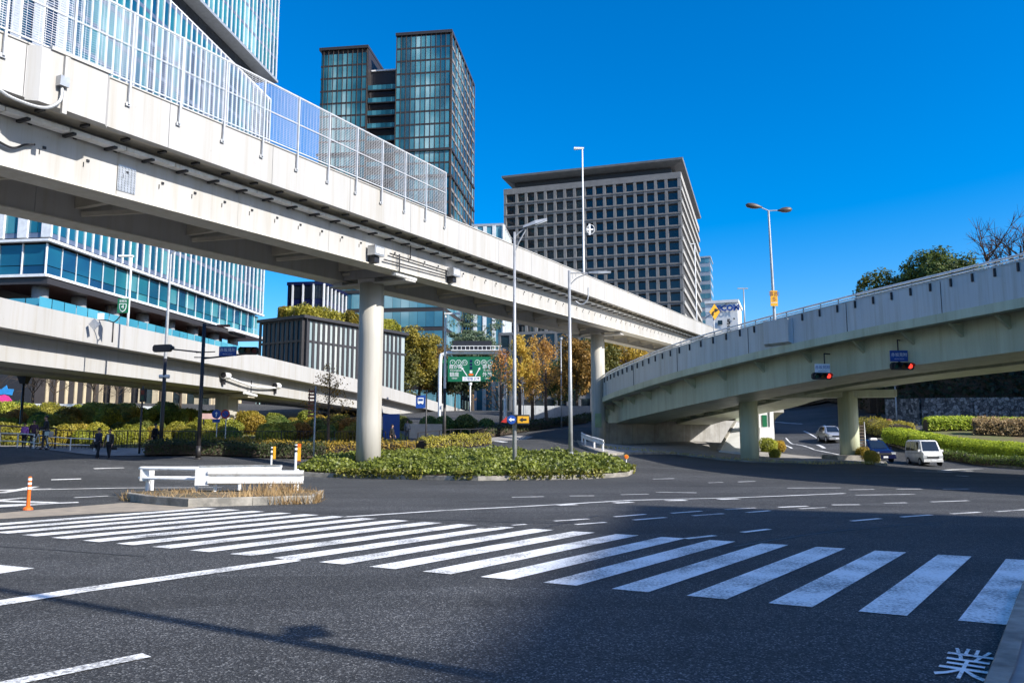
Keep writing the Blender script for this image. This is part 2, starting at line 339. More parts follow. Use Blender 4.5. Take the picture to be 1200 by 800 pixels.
def leaves(C, size, rng=RN, flat=.0, asp=.6, nb=None):
    """pointed leaf quads at the points C (n,3), facing roughly along nb"""
    n = len(C); a = rng.normal(size=(n,3)); a[:,2] *= (1-flat)
    if nb is not None:
        N = np.asarray(nb, dtype=float)+rng.normal(size=(n,3))*.45; N /= np.linalg.norm(N, axis=1)[:,None]; a -= N*(a*N).sum(1)[:,None]
    a /= np.linalg.norm(a, axis=1)[:,None]
    b = np.cross(N, a) if nb is not None else rng.normal(size=(n,3)); b -= a*(a*b).sum(1)[:,None]; b /= np.linalg.norm(b, axis=1)[:,None]
    s = size*rng.uniform(.6, 1.35, size=(n,1)); C = np.asarray(C)
    return np.stack([C-a*s*.5, C+b*s*asp*.5-a*s*.05, C+a*s*.5, C-b*s*asp*.5-a*s*.05], 1).reshape(-1, 3)
def blob(n, c, r, rng=RN, shell=.55):
    d = rng.normal(size=(n,3)); d /= np.linalg.norm(d, axis=1)[:,None]
    q = rng.uniform(shell**3, 1, size=(n,1))**(1/3)
    return np.asarray(c)+d*q*np.asarray(r)
def mobj(name, me, parent=None, loc=None):
    o = bpy.data.objects.new(name, me); col.objects.link(o)
    if parent is not None: o.parent = parent
    if loc is not None: o.location = loc
    return o
def text(s, size, c, ax, ay, mt, parent, name='lettering', th=.012, align='CENTER', sx=1., bold=0.):
    cu = bpy.data.curves.new('lettering', 'FONT'); cu.body = s; cu.size = size; cu.align_x = align; cu.align_y = 'CENTER'; cu.resolution_u = 2; cu.offset = bold
    o = bpy.data.objects.new('lettering_curve', cu); col.objects.link(o)
    dg = bpy.context.evaluated_depsgraph_get(); me = bpy.data.meshes.new_from_object(o.evaluated_get(dg))
    bpy.data.objects.remove(o); bpy.data.curves.remove(cu)
    ax = Vector(ax).normalized(); ay = Vector(ay).normalized(); az = ax.cross(ay); c = Vector(c)+az*th
    r = parent
    while r and r.parent: r = r.parent
    off = Vector(r.location) if r else Vector((0,0,0))
    for v in me.vertices: v.co = c + ax*v.co.x*sx + ay*v.co.y + az*0 - off
    me.materials.clear(); me.materials.append(mt); me.name = name
    return mobj(name, me, parent)
# ------------------------------------------------------------------ terrain
CP = []
for x in range(-160, 161, 20):
    for y in (-60, -40, -20, 0, 12, 24): CP.append((x if y < 20 or abs(x) < 50 else x, y, 0.))
for x in (-40,-30,-20,-10,0,10,20,30,40): CP.append((x, 31, 0.))
for x in (-12, -4, 4, 12, 20, 28, 36): CP.append((x, 38, .0))
for px, py, Y in [(115,537,45),(52,528,42),(10,524,44),(180,532,48),(240,538,46),(100,525,51),(200,521,58),(300,519,62),(400,518,64),
                  (20,496,66),(100,494,70),(200,492,78),(300,494,82),(420,497,90),
                  (500,523,62),(560,515,76),(600,508,86),(650,498,106),(690,492,124),(640,515,66),(620,524,55),
                  (700,523,76),(760,524,72),(860,521,75),(879,540,60),(996,540,58),(1085,547,60),(1000,536,66),(975,519,82),(930,497,107),(950,479,150),
                  (1200,546,58),(1130,532,66),(1060,515,72),(1200,527,66),(1060,500,84),(1130,498,86),(1200,496,88),(440,548,46),(600,549,44),(740,549,45),(850,549,48),(1000,548,50)]:
    p = P(px, py, Y); CP.append((p.x, p.y, max(p.z, -.05)))
for x, y, z in [(-160,60,2),(-160,110,7),(-100,60,2),(-100,110,7),(-60,60,2.),(-60,95,6),(-40,110,7),(-10,130,6.5),(20,140,6.5),(60,150,9),(60,120,7),(100,60,3),(100,90,5),(160,60,3),
                (160,120,7),(60,58,.3),(80,45,.2)]: CP.append((x, y, z))
for x in range(-160, 161, 40): CP.append((x, 200, 9.)); CP.append((x, 300, 10.))
CP = np.array(CP, dtype=float)
_d = np.sqrt(((CP[:,None,:2]-CP[None,:,:2])**2).sum(2)+1.5**2)
_A = np.zeros((len(CP)+1,)*2); _A[:-1,:-1] = -_d - np.eye(len(CP))*.25; _A[-1,:-1] = 1; _A[:-1,-1] = 1
_W = np.linalg.solve(_A, np.concatenate([CP[:,2], [0]]))
gx = np.unique(np.concatenate([np.arange(-160,-60,4), np.arange(-60,60,1.), np.arange(60,161,4)]))
gy = np.unique(np.concatenate([np.arange(-60,0,4), np.arange(0,110,1.), np.arange(110,301,4)]))
XX, YY = np.meshgrid(gx, gy); q = np.stack([XX.ravel(), YY.ravel()], 1)
ZZ = (-np.sqrt(((q[:,None]-CP[None,:,:2])**2).sum(2)+1.5**2)) @ _W[:-1] + _W[-1]
ZZ = ZZ.reshape(XX.shape)
ZZ *= np.clip((YY-26)/10, 0, 1)**1.0           # the near carriageway is level
def gh(x, y):
    i = min(max(int(np.searchsorted(gx, x))-1, 0), len(gx)-2); j = min(max(int(np.searchsorted(gy, y))-1, 0), len(gy)-2)
    u = min(max((x-gx[i])/(gx[i+1]-gx[i]), 0), 1); v = min(max((y-gy[j])/(gy[j+1]-gy[j]), 0), 1)
    return float((ZZ[j,i]*(1-u)+ZZ[j,i+1]*u)*(1-v)+(ZZ[j+1,i]*(1-u)+ZZ[j+1,i+1]*u)*v)
def G(px, py):
    r = ray(px, py); last = 2.; y = 2.
    while y < 320:
        p = Vector((0,0,CZ))+r*(y/r.y)
        if p.z < gh(p.x, p.y): break
        last = y; y += .5
    lo, hi = last, y
    for _ in range(25):
        m_ = (lo+hi)/2; p = Vector((0,0,CZ))+r*(m_/r.y)
        if p.z < gh(p.x, p.y): hi = m_
        else: lo = m_
    p = Vector((0,0,CZ))+r*(hi/r.y); return Vector((p.x, p.y, gh(p.x, p.y)))
def on(x, y, dz=0): return Vector((x, y, gh(x, y)+dz))
nx_, ny_ = len(gx), len(gy)
gv = [(float(XX[j,i]), float(YY[j,i]), float(ZZ[j,i])) for j in range(ny_) for i in range(nx_)]
gf = [(j*nx_+i, j*nx_+i+1, (j+1)*nx_+i+1, (j+1)*nx_+i) for j in range(ny_-1) for i in range(nx_-1)]
mb = MB(); mb.add(gv, gf); g_ = struct(mb, 'road_surface', M['asphalt'], smooth=True)
# the land beyond, out to the horizon
mb = MB(); x0, x1, y0, y1 = gx[0], gx[-1], gy[0], gy[-1]
inner = [(float(x), float(y0)) for x in gx]+[(float(x1), float(y)) for y in gy[1:]]+[(float(x), float(y1)) for x in gx[::-1][1:]]+[(float(x0), float(y)) for y in gy[::-1][1:-1]]
iv = [(x, y, gh(x, y)) for x, y in inner]
cx_, cy_ = 0, 120
ov = []
for x, y in inner:
    a = math.atan2((y-cy_)/180, (x-cx_)/160); ov.append((math.cos(a)*4000, math.sin(a)*4000, 6.))
n_ = len(inner); mb.add(iv+ov, [(i, n_+i, n_+(i+1)%n_, (i+1)%n_) for i in range(n_)]); struct(mb, 'ground', M['concrete'])

def resample(pts, step=.6):
    out = [Vector(pts[0])]
    for a, b in zip(pts[:-1], pts[1:]):
        a = Vector(a); b = Vector(b); k = max(1, int((b-a).length/step))
        for i in range(1, k+1): out.append(a+(b-a)*i/k)
    return out
def smoothpath(pts, sub=8):
    pts = [Vector(p) for p in pts]; out = []
    for i in range(len(pts)-1):
        p0 = pts[max(i-1,0)]; p1 = pts[i]; p2 = pts[i+1]; p3 = pts[min(i+2,len(pts)-1)]
        for k in range(sub):
            t = k/sub
            out.append(.5*((2*p1)+(p2-p0)*t+(2*p0-5*p1+4*p2-p3)*t*t+(3*p1-p0-3*p2+p3)*t**3))
    return out+[pts[-1]]
LIFT = .009
def stripe(mb, pts, width, lift=LIFT):
    """painted line along ground points, following the road"""
    p2 = resample([Vector((p[0], p[1])) for p in pts], .7); L = []
    for i, p in enumerate(p2):
        d = (p2[min(i+1,len(p2)-1)]-p2[max(i-1,0)]).normalized(); n = Vector((d.y, -d.x))*width/2
        a = p+n; b = p-n; L.append([on(a.x, a.y, lift), on(b.x, b.y, lift)])
    for i in range(len(L)-1): mb.add([L[i][0], L[i][1], L[i+1][1], L[i+1][0]], [(0,1,2,3)])
def patch(mb, poly, lift=LIFT, step=1.2, mi=0):
    """area of the ground inside poly (x,y), draped"""
    bd = resample([Vector((p[0], p[1])) for p in poly]+[Vector((poly[0][0], poly[0][1]))], step)[:-1]
    xs = [p.x for p in bd]; ys = [p.y for p in bd]; pts = list(bd); nb = len(bd)
    for x in np.arange(min(xs), max(xs), step):
        for y in np.arange(min(ys), max(ys), step): pts.append(Vector((x+.01, y+.007)))
    vo, _, fo, *_r = delaunay_2d_cdt(pts, [(i, (i+1)%nb) for i in range(nb)], [], 1, 1e-5)
    mb.add([on(p.x, p.y, lift) for p in vo], [list(f) for f in fo], mi); return bd
Z_ = Vector((0,0,1))
def bed(poly, h, top, name, kerbw=.16, kerb=None):
    """raised bed or pavement with a kerb stone round it; poly in x,y"""
    mb = MB(); bd = patch(mb, poly, h-.02); top_o = struct(mb, name, top)
    mb = MB(); n = len(bd); c = sum(bd, Vector((0,0)))/n; lo = []; hi = []; ti = []
    area = sum(bd[i].x*bd[(i+1)%n].y-bd[(i+1)%n].x*bd[i].y for i in range(n)); sg = 1 if area > 0 else -1
    for i, p in enumerate(bd):
        d = (bd[(i+1)%n]-bd[i-1]).normalized(); nn = Vector((-d.y, d.x))*sg
        qn = p+nn*kerbw
        lo.append(on(p.x, p.y, -.1)); hi.append(on(p.x, p.y, h)); ti.append(on(qn.x, qn.y, h))
    for i in range(n):
        j = (i+1)%n
        g_ = .006/max(.05,(bd[j]-bd[i]).length); l0, l1 = lo[i].lerp(lo[j],g_), lo[i].lerp(lo[j],1-g_); h0, h1 = hi[i].lerp(hi[j],g_), hi[i].lerp(hi[j],1-g_); t0, t1 = ti[i].lerp(ti[j],g_), ti[i].lerp(ti[j],1-g_)
        bv = (t0-h0)*.1; mb.add([l0,l1,h1-Z_*.02,h0-Z_*.02,h1+bv,h0+bv,t1,t0], [(0,1,2,3),(3,2,4,5),(5,4,6,7)])
    struct(mb, 'kerb', kerb or M['kerb']); return top_o
def inpoly(px, py, poly):
    c = False; j = len(poly)-1
    for i in range(len(poly)):
        if (poly[i][1] > py) != (poly[j][1] > py) and px < (poly[j][0]-poly[i][0])*(py-poly[i][1])/(poly[j][1]-poly[i][1])+poly[i][0]: c = not c
        j = i
    return c
def scatter(poly, n, rng=RN):
    xs = [p[0] for p in poly]; ys = [p[1] for p in poly]; out = []
    while len(out) < n:
        x = rng.uniform(min(xs), max(xs)); y = rng.uniform(min(ys), max(ys))
        if inpoly(x, y, poly): out.append((x, y))
    return out
xy = lambda p: (p.x, p.y)

# ------------------------------------------------------------------ painted markings
mb = MB()
A0 = Vector((4.61, 8.52)); per = (Vector((-8.83,15.6))-A0)/16; sd = Vector((.59, .808)).normalized()
edge = Vector((per.x, per.y)).normalized()
for k in range(-1, 21):
    a = A0+per*k
    if k == -1: continue
    wv = per*.5; Ls = 5.35+.045*k
    b = a-wv; c_ = b+sd*Ls; d_ = a+sd*Ls
    n = 8
    for i in range(n):
        p = a+sd*Ls*i/n; p_ = a+sd*Ls*(i+1)/n
        mb.add([on(p.x,p.y,LIFT), on(p.x-wv.x,p.y-wv.y,LIFT), on(p_.x-wv.x,p_.y-wv.y,LIFT), on(p_.x,p_.y,LIFT)], [(0,1,2,3)])
struct(mb, 'crosswalk', M['paint'])
mb = MB()
def pl(pts, w): stripe(mb, [G(*p) for p in pts], w)
pl([(-60,716),(100,691),(345,656)], .34); pl([(-40,663),(21,669)], .5); pl([(-40,812),(15,800),(172,768)], .17)
O = lambda ox, oy, s, *ps: [(ox+p[0]/s, oy+p[1]/s) for p in ps]
for a, b in [((200,442),(358,432)),((298,458),(440,448)),((480,422),(625,410)),((570,437),(720,425)),((748,405),(888,395)),((848,417),(990,407)),((1000,388),(1140,380)),((1100,402),(1210,393)),((1080,495),(1205,480)),((815,525),(950,510)),((0,462),(65,457)),((-160,478),(-60,470))]:
    pl(O(600,500,4,a,b), .15)
for a, b in [((390,362),(525,350)),((625,343),(765,333)),((860,328),(995,320)),((765,272),(940,266)),((545,278),(650,276)),((1070,318),(1210,308))]: pl(O(900,520,4,a,b), .15)
pl([(400,606),(520,598),(600,594),(655,591)], .16); pl([(655,591),(740,586),(865,583),(990,578)], .16)
for a, b in [((215,368),(300,364)),((480,357),(560,353)),((720,346),(815,344)),((970,340),(1060,337))]: pl(O(600,500,4,a,b), .34)
for a, b in [((0,330),(150,327)),((270,324),(385,323)),((510,318),(640,315)),((675,306),(865,309)),((660,245),(760,242)),((920,262),(990,260)),((1060,258),(1140,255))]: pl(O(600,500,4,a,b), .15)
for a, b in [((50,297),(185,292)),((150,304),(270,298)),((300,286),(430,285)),((410,240),(690,236)),((90,207),(340,206)),((600,212),(720,211)),((380,215),(500,213)),((820,212),(940,211)),((795,126),(960,122))]: pl(O(900,520,4,a,b), .16)
struct(mb, 'lane_lines', M['paint']); mb = MB()
pl([(910+225-225,545),(0+935,556)], .2) if False else None
# far carriageway on the far side of the guard-railed island: zebra chevrons and edge lines
for a, b, w_ in [((0,587),(62,589),.45),((0,592),(92,588.5),.4),((-40,596),(60,590),.4),((-40,590),(30,583),.4),((0,577.5),(40,570),.4),((-40,575),(60,572.5),.3),((0,574.5),(150,571.5),.25),((87,583),(127,581),.18),((60,562),(95,561),.2),((110,549),(145,548),.2)]:
    pl([a, b], w_)
pl([(150,571.5),(260,571)], .2)
# hill road on the far side of the ramp piers
pl([(921,513),(935,521),(955,527),(985,533)], .16); pl([(942,505),(960,515)], .16); pl([(918,521),(928,525)], .2); pl([(958,521),(966,525)], .3); pl([(966,498),(971,505)], .2)
for a, b in [((905,494),(940,496.5))]: pl([a, b], .3)
pl([(1070,552),(1105,553),(1140,552)], .2); pl([(1120,557),(1135,558)], .2); pl([(1105,551),(1150,549)], .3); pl([(560,516),(592,518)], .5)
mb2 = MB()
for pts in ([(430,607),(520,609),(610,612),(700,613)],[(560,640),(640,618),(700,604)],[(0,640),(90,646),(170,652)],[(860,640),(980,622),(1100,612)],[(180,612),(330,600)]): stripe(mb2, smoothpath([G(*p) for p in pts], 6), .07, .004)
struct(mb2, 'tar_seam', M['dark'])
# direction letters stencilled by the kerb
struct(mb, 'zebra_marking', M['paint'])
cu_p = G(1131, 781); mbt = MB()
o = text('業', 1.0, (0,0,0), (1,0,0), (0,1,0), M['paint'], None, 'road_lettering', 0)
ang = math.atan2(.6, .8)
for v in o.data.vertices:
    x = v.co.x*.40; y = v.co.y*1.15; a = -.62
    X = cu_p.x+x*math.cos(a)-y*math.sin(a); Y = cu_p.y+x*math.sin(a)+y*math.cos(a); v.co = (X, Y, gh(X, Y)+.012)
tag(o, kind='structure')

# tan median surfacing that runs up to the railed island
mb = MB(); patch(mb, [xy(G(*p)) for p in [(-60,604),(0,601),(143,589),(200,590),(240,596),(120,601),(0,608),(-60,611)]], .006); struct(mb, 'median_surfacing', M['tan'])
# pavement at the near right corner
bed([xy(p) for p in [G(1150,830), G(1162,800), G(1185,735), G(1200,692)]]+[(9.6,11.5),(13,17),(26,12),(26,-8),(3.5,-8)], .14, M['pave'], 'pavement')
# railed island
ISL = [G(145,586), G(170,590), G(220,594), G(368,590), G(374,586)]
ISLP = [xy(p) for p in ISL]+[(ISL[4].x-.2, ISL[4].y+1.4), (ISL[3].x-1.2, ISL[3].y+2.2), (ISL[0].x+1, ISL[0].y+1.6), (ISL[0].x, ISL[0].y+.6)]
bed(ISLP, .24, M['soil'], 'island_soil')
# ivy island round the tall pier
IVF = [G(p, q) for p, q in [(346,557),(385,559),(480,561.5),(560,563),(640,562),(700,560.5),(735,558),(743,554)]]
IVP = [xy(p) for p in IVF]+[(IVF[-1].x-.3, IVF[-1].y+2.0), (4.6, 46.5), (1.0, 49), (-4, 50), (-9.5, 49.5), (-11.5, 46), (IVF[0].x-.3, IVF[0].y+2)]
bed(IVP, .2, M['soil'], 'ivy_bed')
# island under the ramp that carries the second tall pier
I2 = [(6.3,62.5),(7.2,61.5),(10,62.5),(15,64),(19,61),(24,58.5),(27.5,56.5),(29.5,56.5),(29.5,58),(26.5,60.5),(22,66),(19,74),(17.5,80),(9,80),(6.8,72),(6.0,66)]
bed([xy(G(672,517)), xy(G(679,523)), xy(G(690,528)), xy(G(712,534)), (12.5,61), (17,57.2), (24,54.8), xy(G(1040,546)), xy(G(1038,541)), (26.5,60.5), (22,67), (19.5,76), (17.5,84), (9,84), (6.6,78)], .16, M['pave'], 'ramp_island')
# pavement behind the ivy island, up the centre road
mb = MB(); patch(mb, [xy(G(*p)) for p in [(470,530),(520,525.5),(570,519),(625,511.5),(600,510),(560,514),(500,520.5),(440,523)]], .03); struct(mb, 'pavement', M['pave'])
mb = MB(); patch(mb, [(-60,41),(-34,41.5),(-27,46),(-14,49),(-14,52.5),(-24,53.5),(-60,51)], .03); struct(mb, 'pavement', M['pave'])
# bank of shrubs on the far left
BK = [(-75,47.5),(-40,48.6),(-31,49.6),(-24,53.5),(-14,57.5),(-9,60.5),(-9,70),(-12,84),(-40,88),(-75,84)]
mb = MB(); patch(mb, BK, .05, 1.5); struct(mb, 'planted_bank', M['grassbank'])
# bed of the hedges on the right
HB = [xy(G(1040,520)), xy(G(1075,532)), xy(G(1130,541)), xy(G(1200,549.5)), (60,56), (75,62), (75,84), (44,82), (34,76)]
bed(HB, .15, M['grassbank'], 'hedge_bed')
# ------------------------------------------------------------------ elevated road (upper, crossing overhead)
C1 = Vector((-7.685, 43)); D1 = Vector((.4343, .9008)); N1 = Vector((.9008, -.4343)); SL = .041
def O1(t, s, z): return Vector((C1.x+D1.x*t+N1.x*s, C1.y+D1.y*t+N1.y*s, z+SL*t))
def on1(px, py, s):
    """point of the vertical plane at offset s that shows at pixel px,py -> (t, z rel)"""
    r = ray(px, py); p0 = C1+N1*s; k = (p0.x*N1.x+p0.y*N1.y)/(r.x*N1.x+r.y*N1.y)
    q = Vector((0,0,CZ))+r*k; t = (Vector((q.x,q.y))-C1).dot(D1); return t, q.z-SL*t
class MB1(MB):
    """builder in the road's own frame (t along, s across, z above the road's gradient)"""
    def add(s, vs, fs, mi=0): return MB.add(s, [O1(*p) for p in vs], fs, mi)
    def build(s, *a, **k): return MB.build(s, *a, **k)
T0, T1 = -62., 150.
hw = thing('elevated_highway', 'cream elevated highway crossing high over the junction on tall round piers', 'elevated road', (C1.x, C1.y, gh(C1.x, C1.y)))
def along(mb, s0, s1, z0, z1, step=5., gap=.02, a=T0, b=T1):
    t = a
    while t < b: mb.box(t, min(t+step, b)-gap, s0, s1, z0, z1); t += step
mb = MB1(); along(mb, 3.47, 3.75, 12.42, 14.0); along(mb, 3.43, 3.79, 14.002, 14.06, 10)
mb.box(-19.4, -15.9+3.2, 3.78, 3.98, 12.45, 13.9) if False else None
p_ = mb.build('parapet', M['cream'], hw)
mb = MB1(); along(mb, -3.75, -3.47, 12.42, 14.0); mb.build('parapet', M['cream'], hw)
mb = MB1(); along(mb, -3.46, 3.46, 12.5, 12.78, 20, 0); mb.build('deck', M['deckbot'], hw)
for s0, s1, zb in ((1.6, 2.6, 10.68), (-2.6, -1.6, 10.62)):
    mb = MB1()
    along(mb, s0, s1, zb, 12.48, 11, .015)
    t = T0
    while t < T1:
        mb.box(t+5.4, t+5.43, (s1 if s0 > 0 else s0-.012), (s1+.012 if s0 > 0 else s0), zb+.02, 12.4); t += 11
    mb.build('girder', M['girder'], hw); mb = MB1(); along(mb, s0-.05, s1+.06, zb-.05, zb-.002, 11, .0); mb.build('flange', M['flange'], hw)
# splice plate with its bolt heads on the near girder
mb = MB1(); t_, z_ = on1(148, 210, 2.6); mb.box(t_-.35, t_+.35, 2.603, 2.625, 10.85, 11.75)
for i in range(6):
    for j in range(10): mb.box(t_-.3+i*.12-.02, t_-.3+i*.12+.02, 2.626, 2.65, 10.9+j*.085-.02, 10.9+j*.085+.02)
mb.build('splice_plate', M['steel'], hw)
t = -58.
while t < 146:
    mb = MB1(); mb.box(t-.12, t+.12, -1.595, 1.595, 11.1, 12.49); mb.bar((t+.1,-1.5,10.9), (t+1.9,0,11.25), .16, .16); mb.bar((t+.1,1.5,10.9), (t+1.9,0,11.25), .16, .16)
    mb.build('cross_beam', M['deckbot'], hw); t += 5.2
# cable duct hung under the near edge of the deck on brackets
mb = MB1(); along(mb, 2.66, 3.02, 12.13, 12.26, 2.0, .05); mb.build('cable_duct', M['whitesteel'], hw)
mb = MB1()
t = T0
while t < T1:
    mb.box(t-.06, t+.06, 2.605, 3.12, 12.05, 12.125); mb.box(t+.15, t+.27, 3.1, 3.44, 12.35, 12.43); t += 1.45
tag(mb.build('duct_bracket', M['dark'], hw), kind='stuff')
mb = MB1(); t = T0
while t < T1: mb.box(t+.3, t+.4, 2.603, 2.66, 12.1, 12.2); mb.box(t+.8, t+.9, 2.603, 2.64, 11.5, 11.58); mb.box(t+.7, t+.72, 2.603, 2.63, 11.30, 11.46); t += 1.45
tag(mb.build('anchor_bolt', M['dark'], hw), kind='stuff')
# piers
for t in (-36.6, 0., 36.63, 73.3, 110):
    b = O1(t, 0, 0); zb = gh(b.x, b.y)-.3; zt = 10.36+SL*t
    mb = MB(); n = 40
    mb.tube([(b.x,b.y,zb), (b.x,b.y,zb+3.0), (b.x,b.y,zt-3), (b.x,b.y,zt)], .66, n)
    pier = mb.build('pier', M['column'], hw, smooth=False)
    for p in pier.data.polygons: p.use_smooth = len(p.vertices) == 4
    mb = MB1(); mb.box(t-.55, t+.55, -.55, .55, 10.37, 10.6); mb.box(t-.45, t+.45, -1.58, 1.58, 10.64, 12.3)
    for s_ in (-2.1, 2.1): mb.box(t-.3, t+.3, s_-.3, s_+.3, 10.4, 10.6)
    mb.box(t-.5, t+.5, -2.5, 2.5, 10.3, 10.38)
    mb.build('pier_head', M['girder'], hw)
c_ = P(701, 491, 75.2); mb = MB(); mb.box(c_.x-.3,c_.x+.3,c_.y-.05,c_.y,c_.z-.75,c_.z+.55); mb.build('notice_plate', mat('pale_plate', (.35,.42,.22), .6), hw)
# refuge bay: the thicker box of parapet with its conduit and junction box
t0_, _ = on1(33, 60, 3.75); t1_, _ = on1(133, 105, 3.95)
mb = MB1(); mb.loft([[(t0_,3.755,z) if False else (t0_,3.755,z) for z in (12.35,14.0)]+[(t0_+.25,4.0,z) for z in (14.0,12.35)], [(t1_,3.755,z) for z in (12.35,14.0)]+[(t1_-.25,4.0,z) for z in (14.0,12.35)]])
mb.box(t0_+.9, t0_+1.05, 4.003, 4.1, 12.2, 13.95); mb.box(t0_+.5, t1_-.2, 3.8, 4.06, 14.0, 14.1)
mb.build('refuge_bay', M['cream'], hw)
mb = MB1(); a, za = on1(72, 97, 4.05); mb.box(a-.14, a+.14, 4.01, 4.22, za-.14, za+.16); mb.build('junction_box', M['steel'], hw)
mb = MB1(); mb.tube(smoothpath([(a,4.1,za-.14),(a-.05,4.1,za-.6),(a-.5,4.08,za-.95),(a-1.3,3.9,za-.9),(a-2.2,3.6,za-.55),(a-6,3.5,za-.5)]), .05); mb.build('conduit', M['greypole'], hw)
mb = MB1(); a, za = on1(10, 160, 2.75); mb.tube(smoothpath([(a-2,2.72,za+.5),(a-.6,2.74,za-.1),(a+.1,2.74,za-.3),(a+.5,2.74,za-.1),(a+.8,2.72,za)]), .035); mb.build('conduit', M['dark'], hw)
# rods and drain stubs along the near girder
mb = MB1()
for (xa, ya), (xb, yb) in [((457,297),(525,318)),((450,304),(525,324))]:
    ta, za = on1(xa, ya, 2.75); tb, zb_ = on1(xb, yb, 2.75); mb.tube([(ta,2.75,za),(tb,2.75,zb_)], .035)
ta, za = on1(481, 274, 2.75); tb, zb_ = on1(481, 302, 2.75); mb.tube([(ta,2.75,za),(tb,2.75,zb_)], .03)
ta, za = on1(468, 298, 2.75); tb, zb_ = on1(468, 318, 2.75); mb.tube([(ta,2.75,za),(tb,2.75,zb_)], .04)
mb.build('cable_rods', M['dark'], hw)
for px, py in ((440, 295), (531, 320)):
    t_, z_ = on1(px, py, 2.9); f = O1(t_, 2.6, z_)
    o = thing('floodlight', 'boxed floodlight bolted to the high girder %s' % ('above the near round pier' if px == 440 else 'past the near pier, by the rod ends'), 'floodlight', f, 'floodlights on the high girder')
    mb = MB1(); mb.box(t_-.4, t_+.4, 2.72, 3.15, z_-.22, z_+.26); mb.build('housing', M['steel'], o)
    mb = MB1(); mb.box(t_-.3, t_+.3, 3.152, 3.17, z_-.13, z_+.17); mb.build('lens', M['lampglass'], o)
    mb = MB1(); mb.box(t_-.2, t_+.2, 2.63, 3.0, z_-.55, z_-.24); mb.build('bracket', M['dark'], o)
t_, z_ = on1(472, 326, 2.3)
o = thing('tube_light', 'white tube lamp slung under the high girder beside the round pier', 'lamp', O1(t_, 2.3, z_))
mb = MB1(); mb.tube([(t_-1.05,2.4,z_+.12),(t_+1.05,2.4,z_+.06)], .13, 10); mb.build('tube', M['whitesteel'], o)
mb = MB1(); mb.box(t_-.5,t_-.44,2.35,2.42,z_+.2,10.66); mb.box(t_+.5,t_+.56,2.35,2.42,z_+.2,10.66); mb.build('hanger', M['dark'], o)
# mesh fence standing on the parapet
fe_t1, _ = on1(518, 225, 3.6)
fn = thing('mesh_fence', 'tall white mesh fence along the parapet of the high road', 'fence', O1(0, 3.6, 14.06))
t = fe_t1; k = 0
while t > -50:
    mb = MB1(); mb.box(t-.035, t+.035, 3.80, 3.87, 13.35, 16.5); mb.box(t-.09, t+.09, 3.795, 3.82, 13.3, 13.42); mb.build('post', M['wire'], fn)
    if t-2 > -50:
        mb = MB1(); a, b = t-1.96, t-.04
        mb.box(a, b, 3.82, 3.86, 16.44, 16.5); mb.box(a, b, 3.82, 3.86, 14.1, 14.15); mb.box(a, b, 3.82, 3.86, 15.28, 15.32)
        z = 14.22
        while z < 16.42: mb.add([(a,3.84,z),(b,3.84,z),(b,3.84,z+.022),(a,3.84,z+.009)], [(0,1,2,3)]); z += .075
        x = a+.12
        while x < b: mb.add([(x,3.835,14.15),(x+.014,3.835,14.15),(x+.014,3.835,16.44),(x,3.835,16.44)], [(0,1,2,3)]); x += .19
        mb.build('mesh_panel', M['wire'], fn)
    t -= 2.0

# ------------------------------------------------------------------ lower elevated road on the left
SC2 = 1.13
B2 = smoothpath([(a*SC2, b*SC2, CZ+(c-CZ)*SC2) for a, b, c in [(-33.0,-25,8.6),(-28.6,5,8.6),(-24.3,36,8.55),(-22.6,46,8.52),(-19.95,62,8.5),(-17.2,78,8.3),(-14.5,92,8.0),(-9.6,120,7.1),(-4.4,150,6.1),(.5,178,5.3)]], 8)
def frame2(path, i):
    d = path[min(i+1,len(path)-1)]-path[max(i-1,0)]; d.z = 0; d.normalize(); return path[i], d, Vector((d.y,-d.x,0))
def sweep(mb, path, prof, mi=0, a=0, b=None, shift=0.):
    """profile [(offset to the right, height)] carried along a path"""
    L = []
    for i in range(a, b or len(path)):
        p, d, n = frame2(path, i); L.append([p+n*o+Vector((0,0,z)) for o, z in prof])
    mb.loft(L, mi)
lo = thing('lower_highway', 'lower cream elevated road descending past the planted bank', 'elevated road', (-22, 60, gh(-22,60)))
rect = lambda o0, o1, z0, z1: [(o0,z0),(o0,z1),(o1,z1),(o1,z0)]
rec2 = lambda *q: [(a*SC2, b*SC2) for a, b in rect(*q)]
mb = MB()
for a in range(0, len(B2)-2, 4): sweep(mb, B2, rec2(-.28, 0, -1.38, 0), 0, a, min(a+5, len(B2)))
mb.build('parapet', M['cream'], lo)
mb = MB()
for a in range(0, len(B2)-2, 4): sweep(mb, B2, rec2(-8.0, -7.7, -1.38, 0), 0, a, min(a+5, len(B2)))
mb.build('parapet', M['cream'], lo)
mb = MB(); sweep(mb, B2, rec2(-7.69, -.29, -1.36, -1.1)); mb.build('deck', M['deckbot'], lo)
mb = MB()
for a in range(0, len(B2)-2, 8): sweep(mb, B2, rec2(-3.2, -1.0, -2.85, -1.37), 0, a, min(a+9, len(B2)))
mb.build('girder', M['cream'], lo)
mb = MB(); sweep(mb, B2, rec2(-7.0, -4.8, -2.85, -1.37)); mb.build('girder', M['cream'], lo)
for i in range(2, len(B2)-2, 2):
    p, d, n = frame2(B2, i); mb = MB(); mb.bar(p-n*3.7+Vector((0,0,-2.3)), p-n*5.3+Vector((0,0,-2.3)), .3, 1.1); mb.build('cross_beam', M['deckbot'], lo)
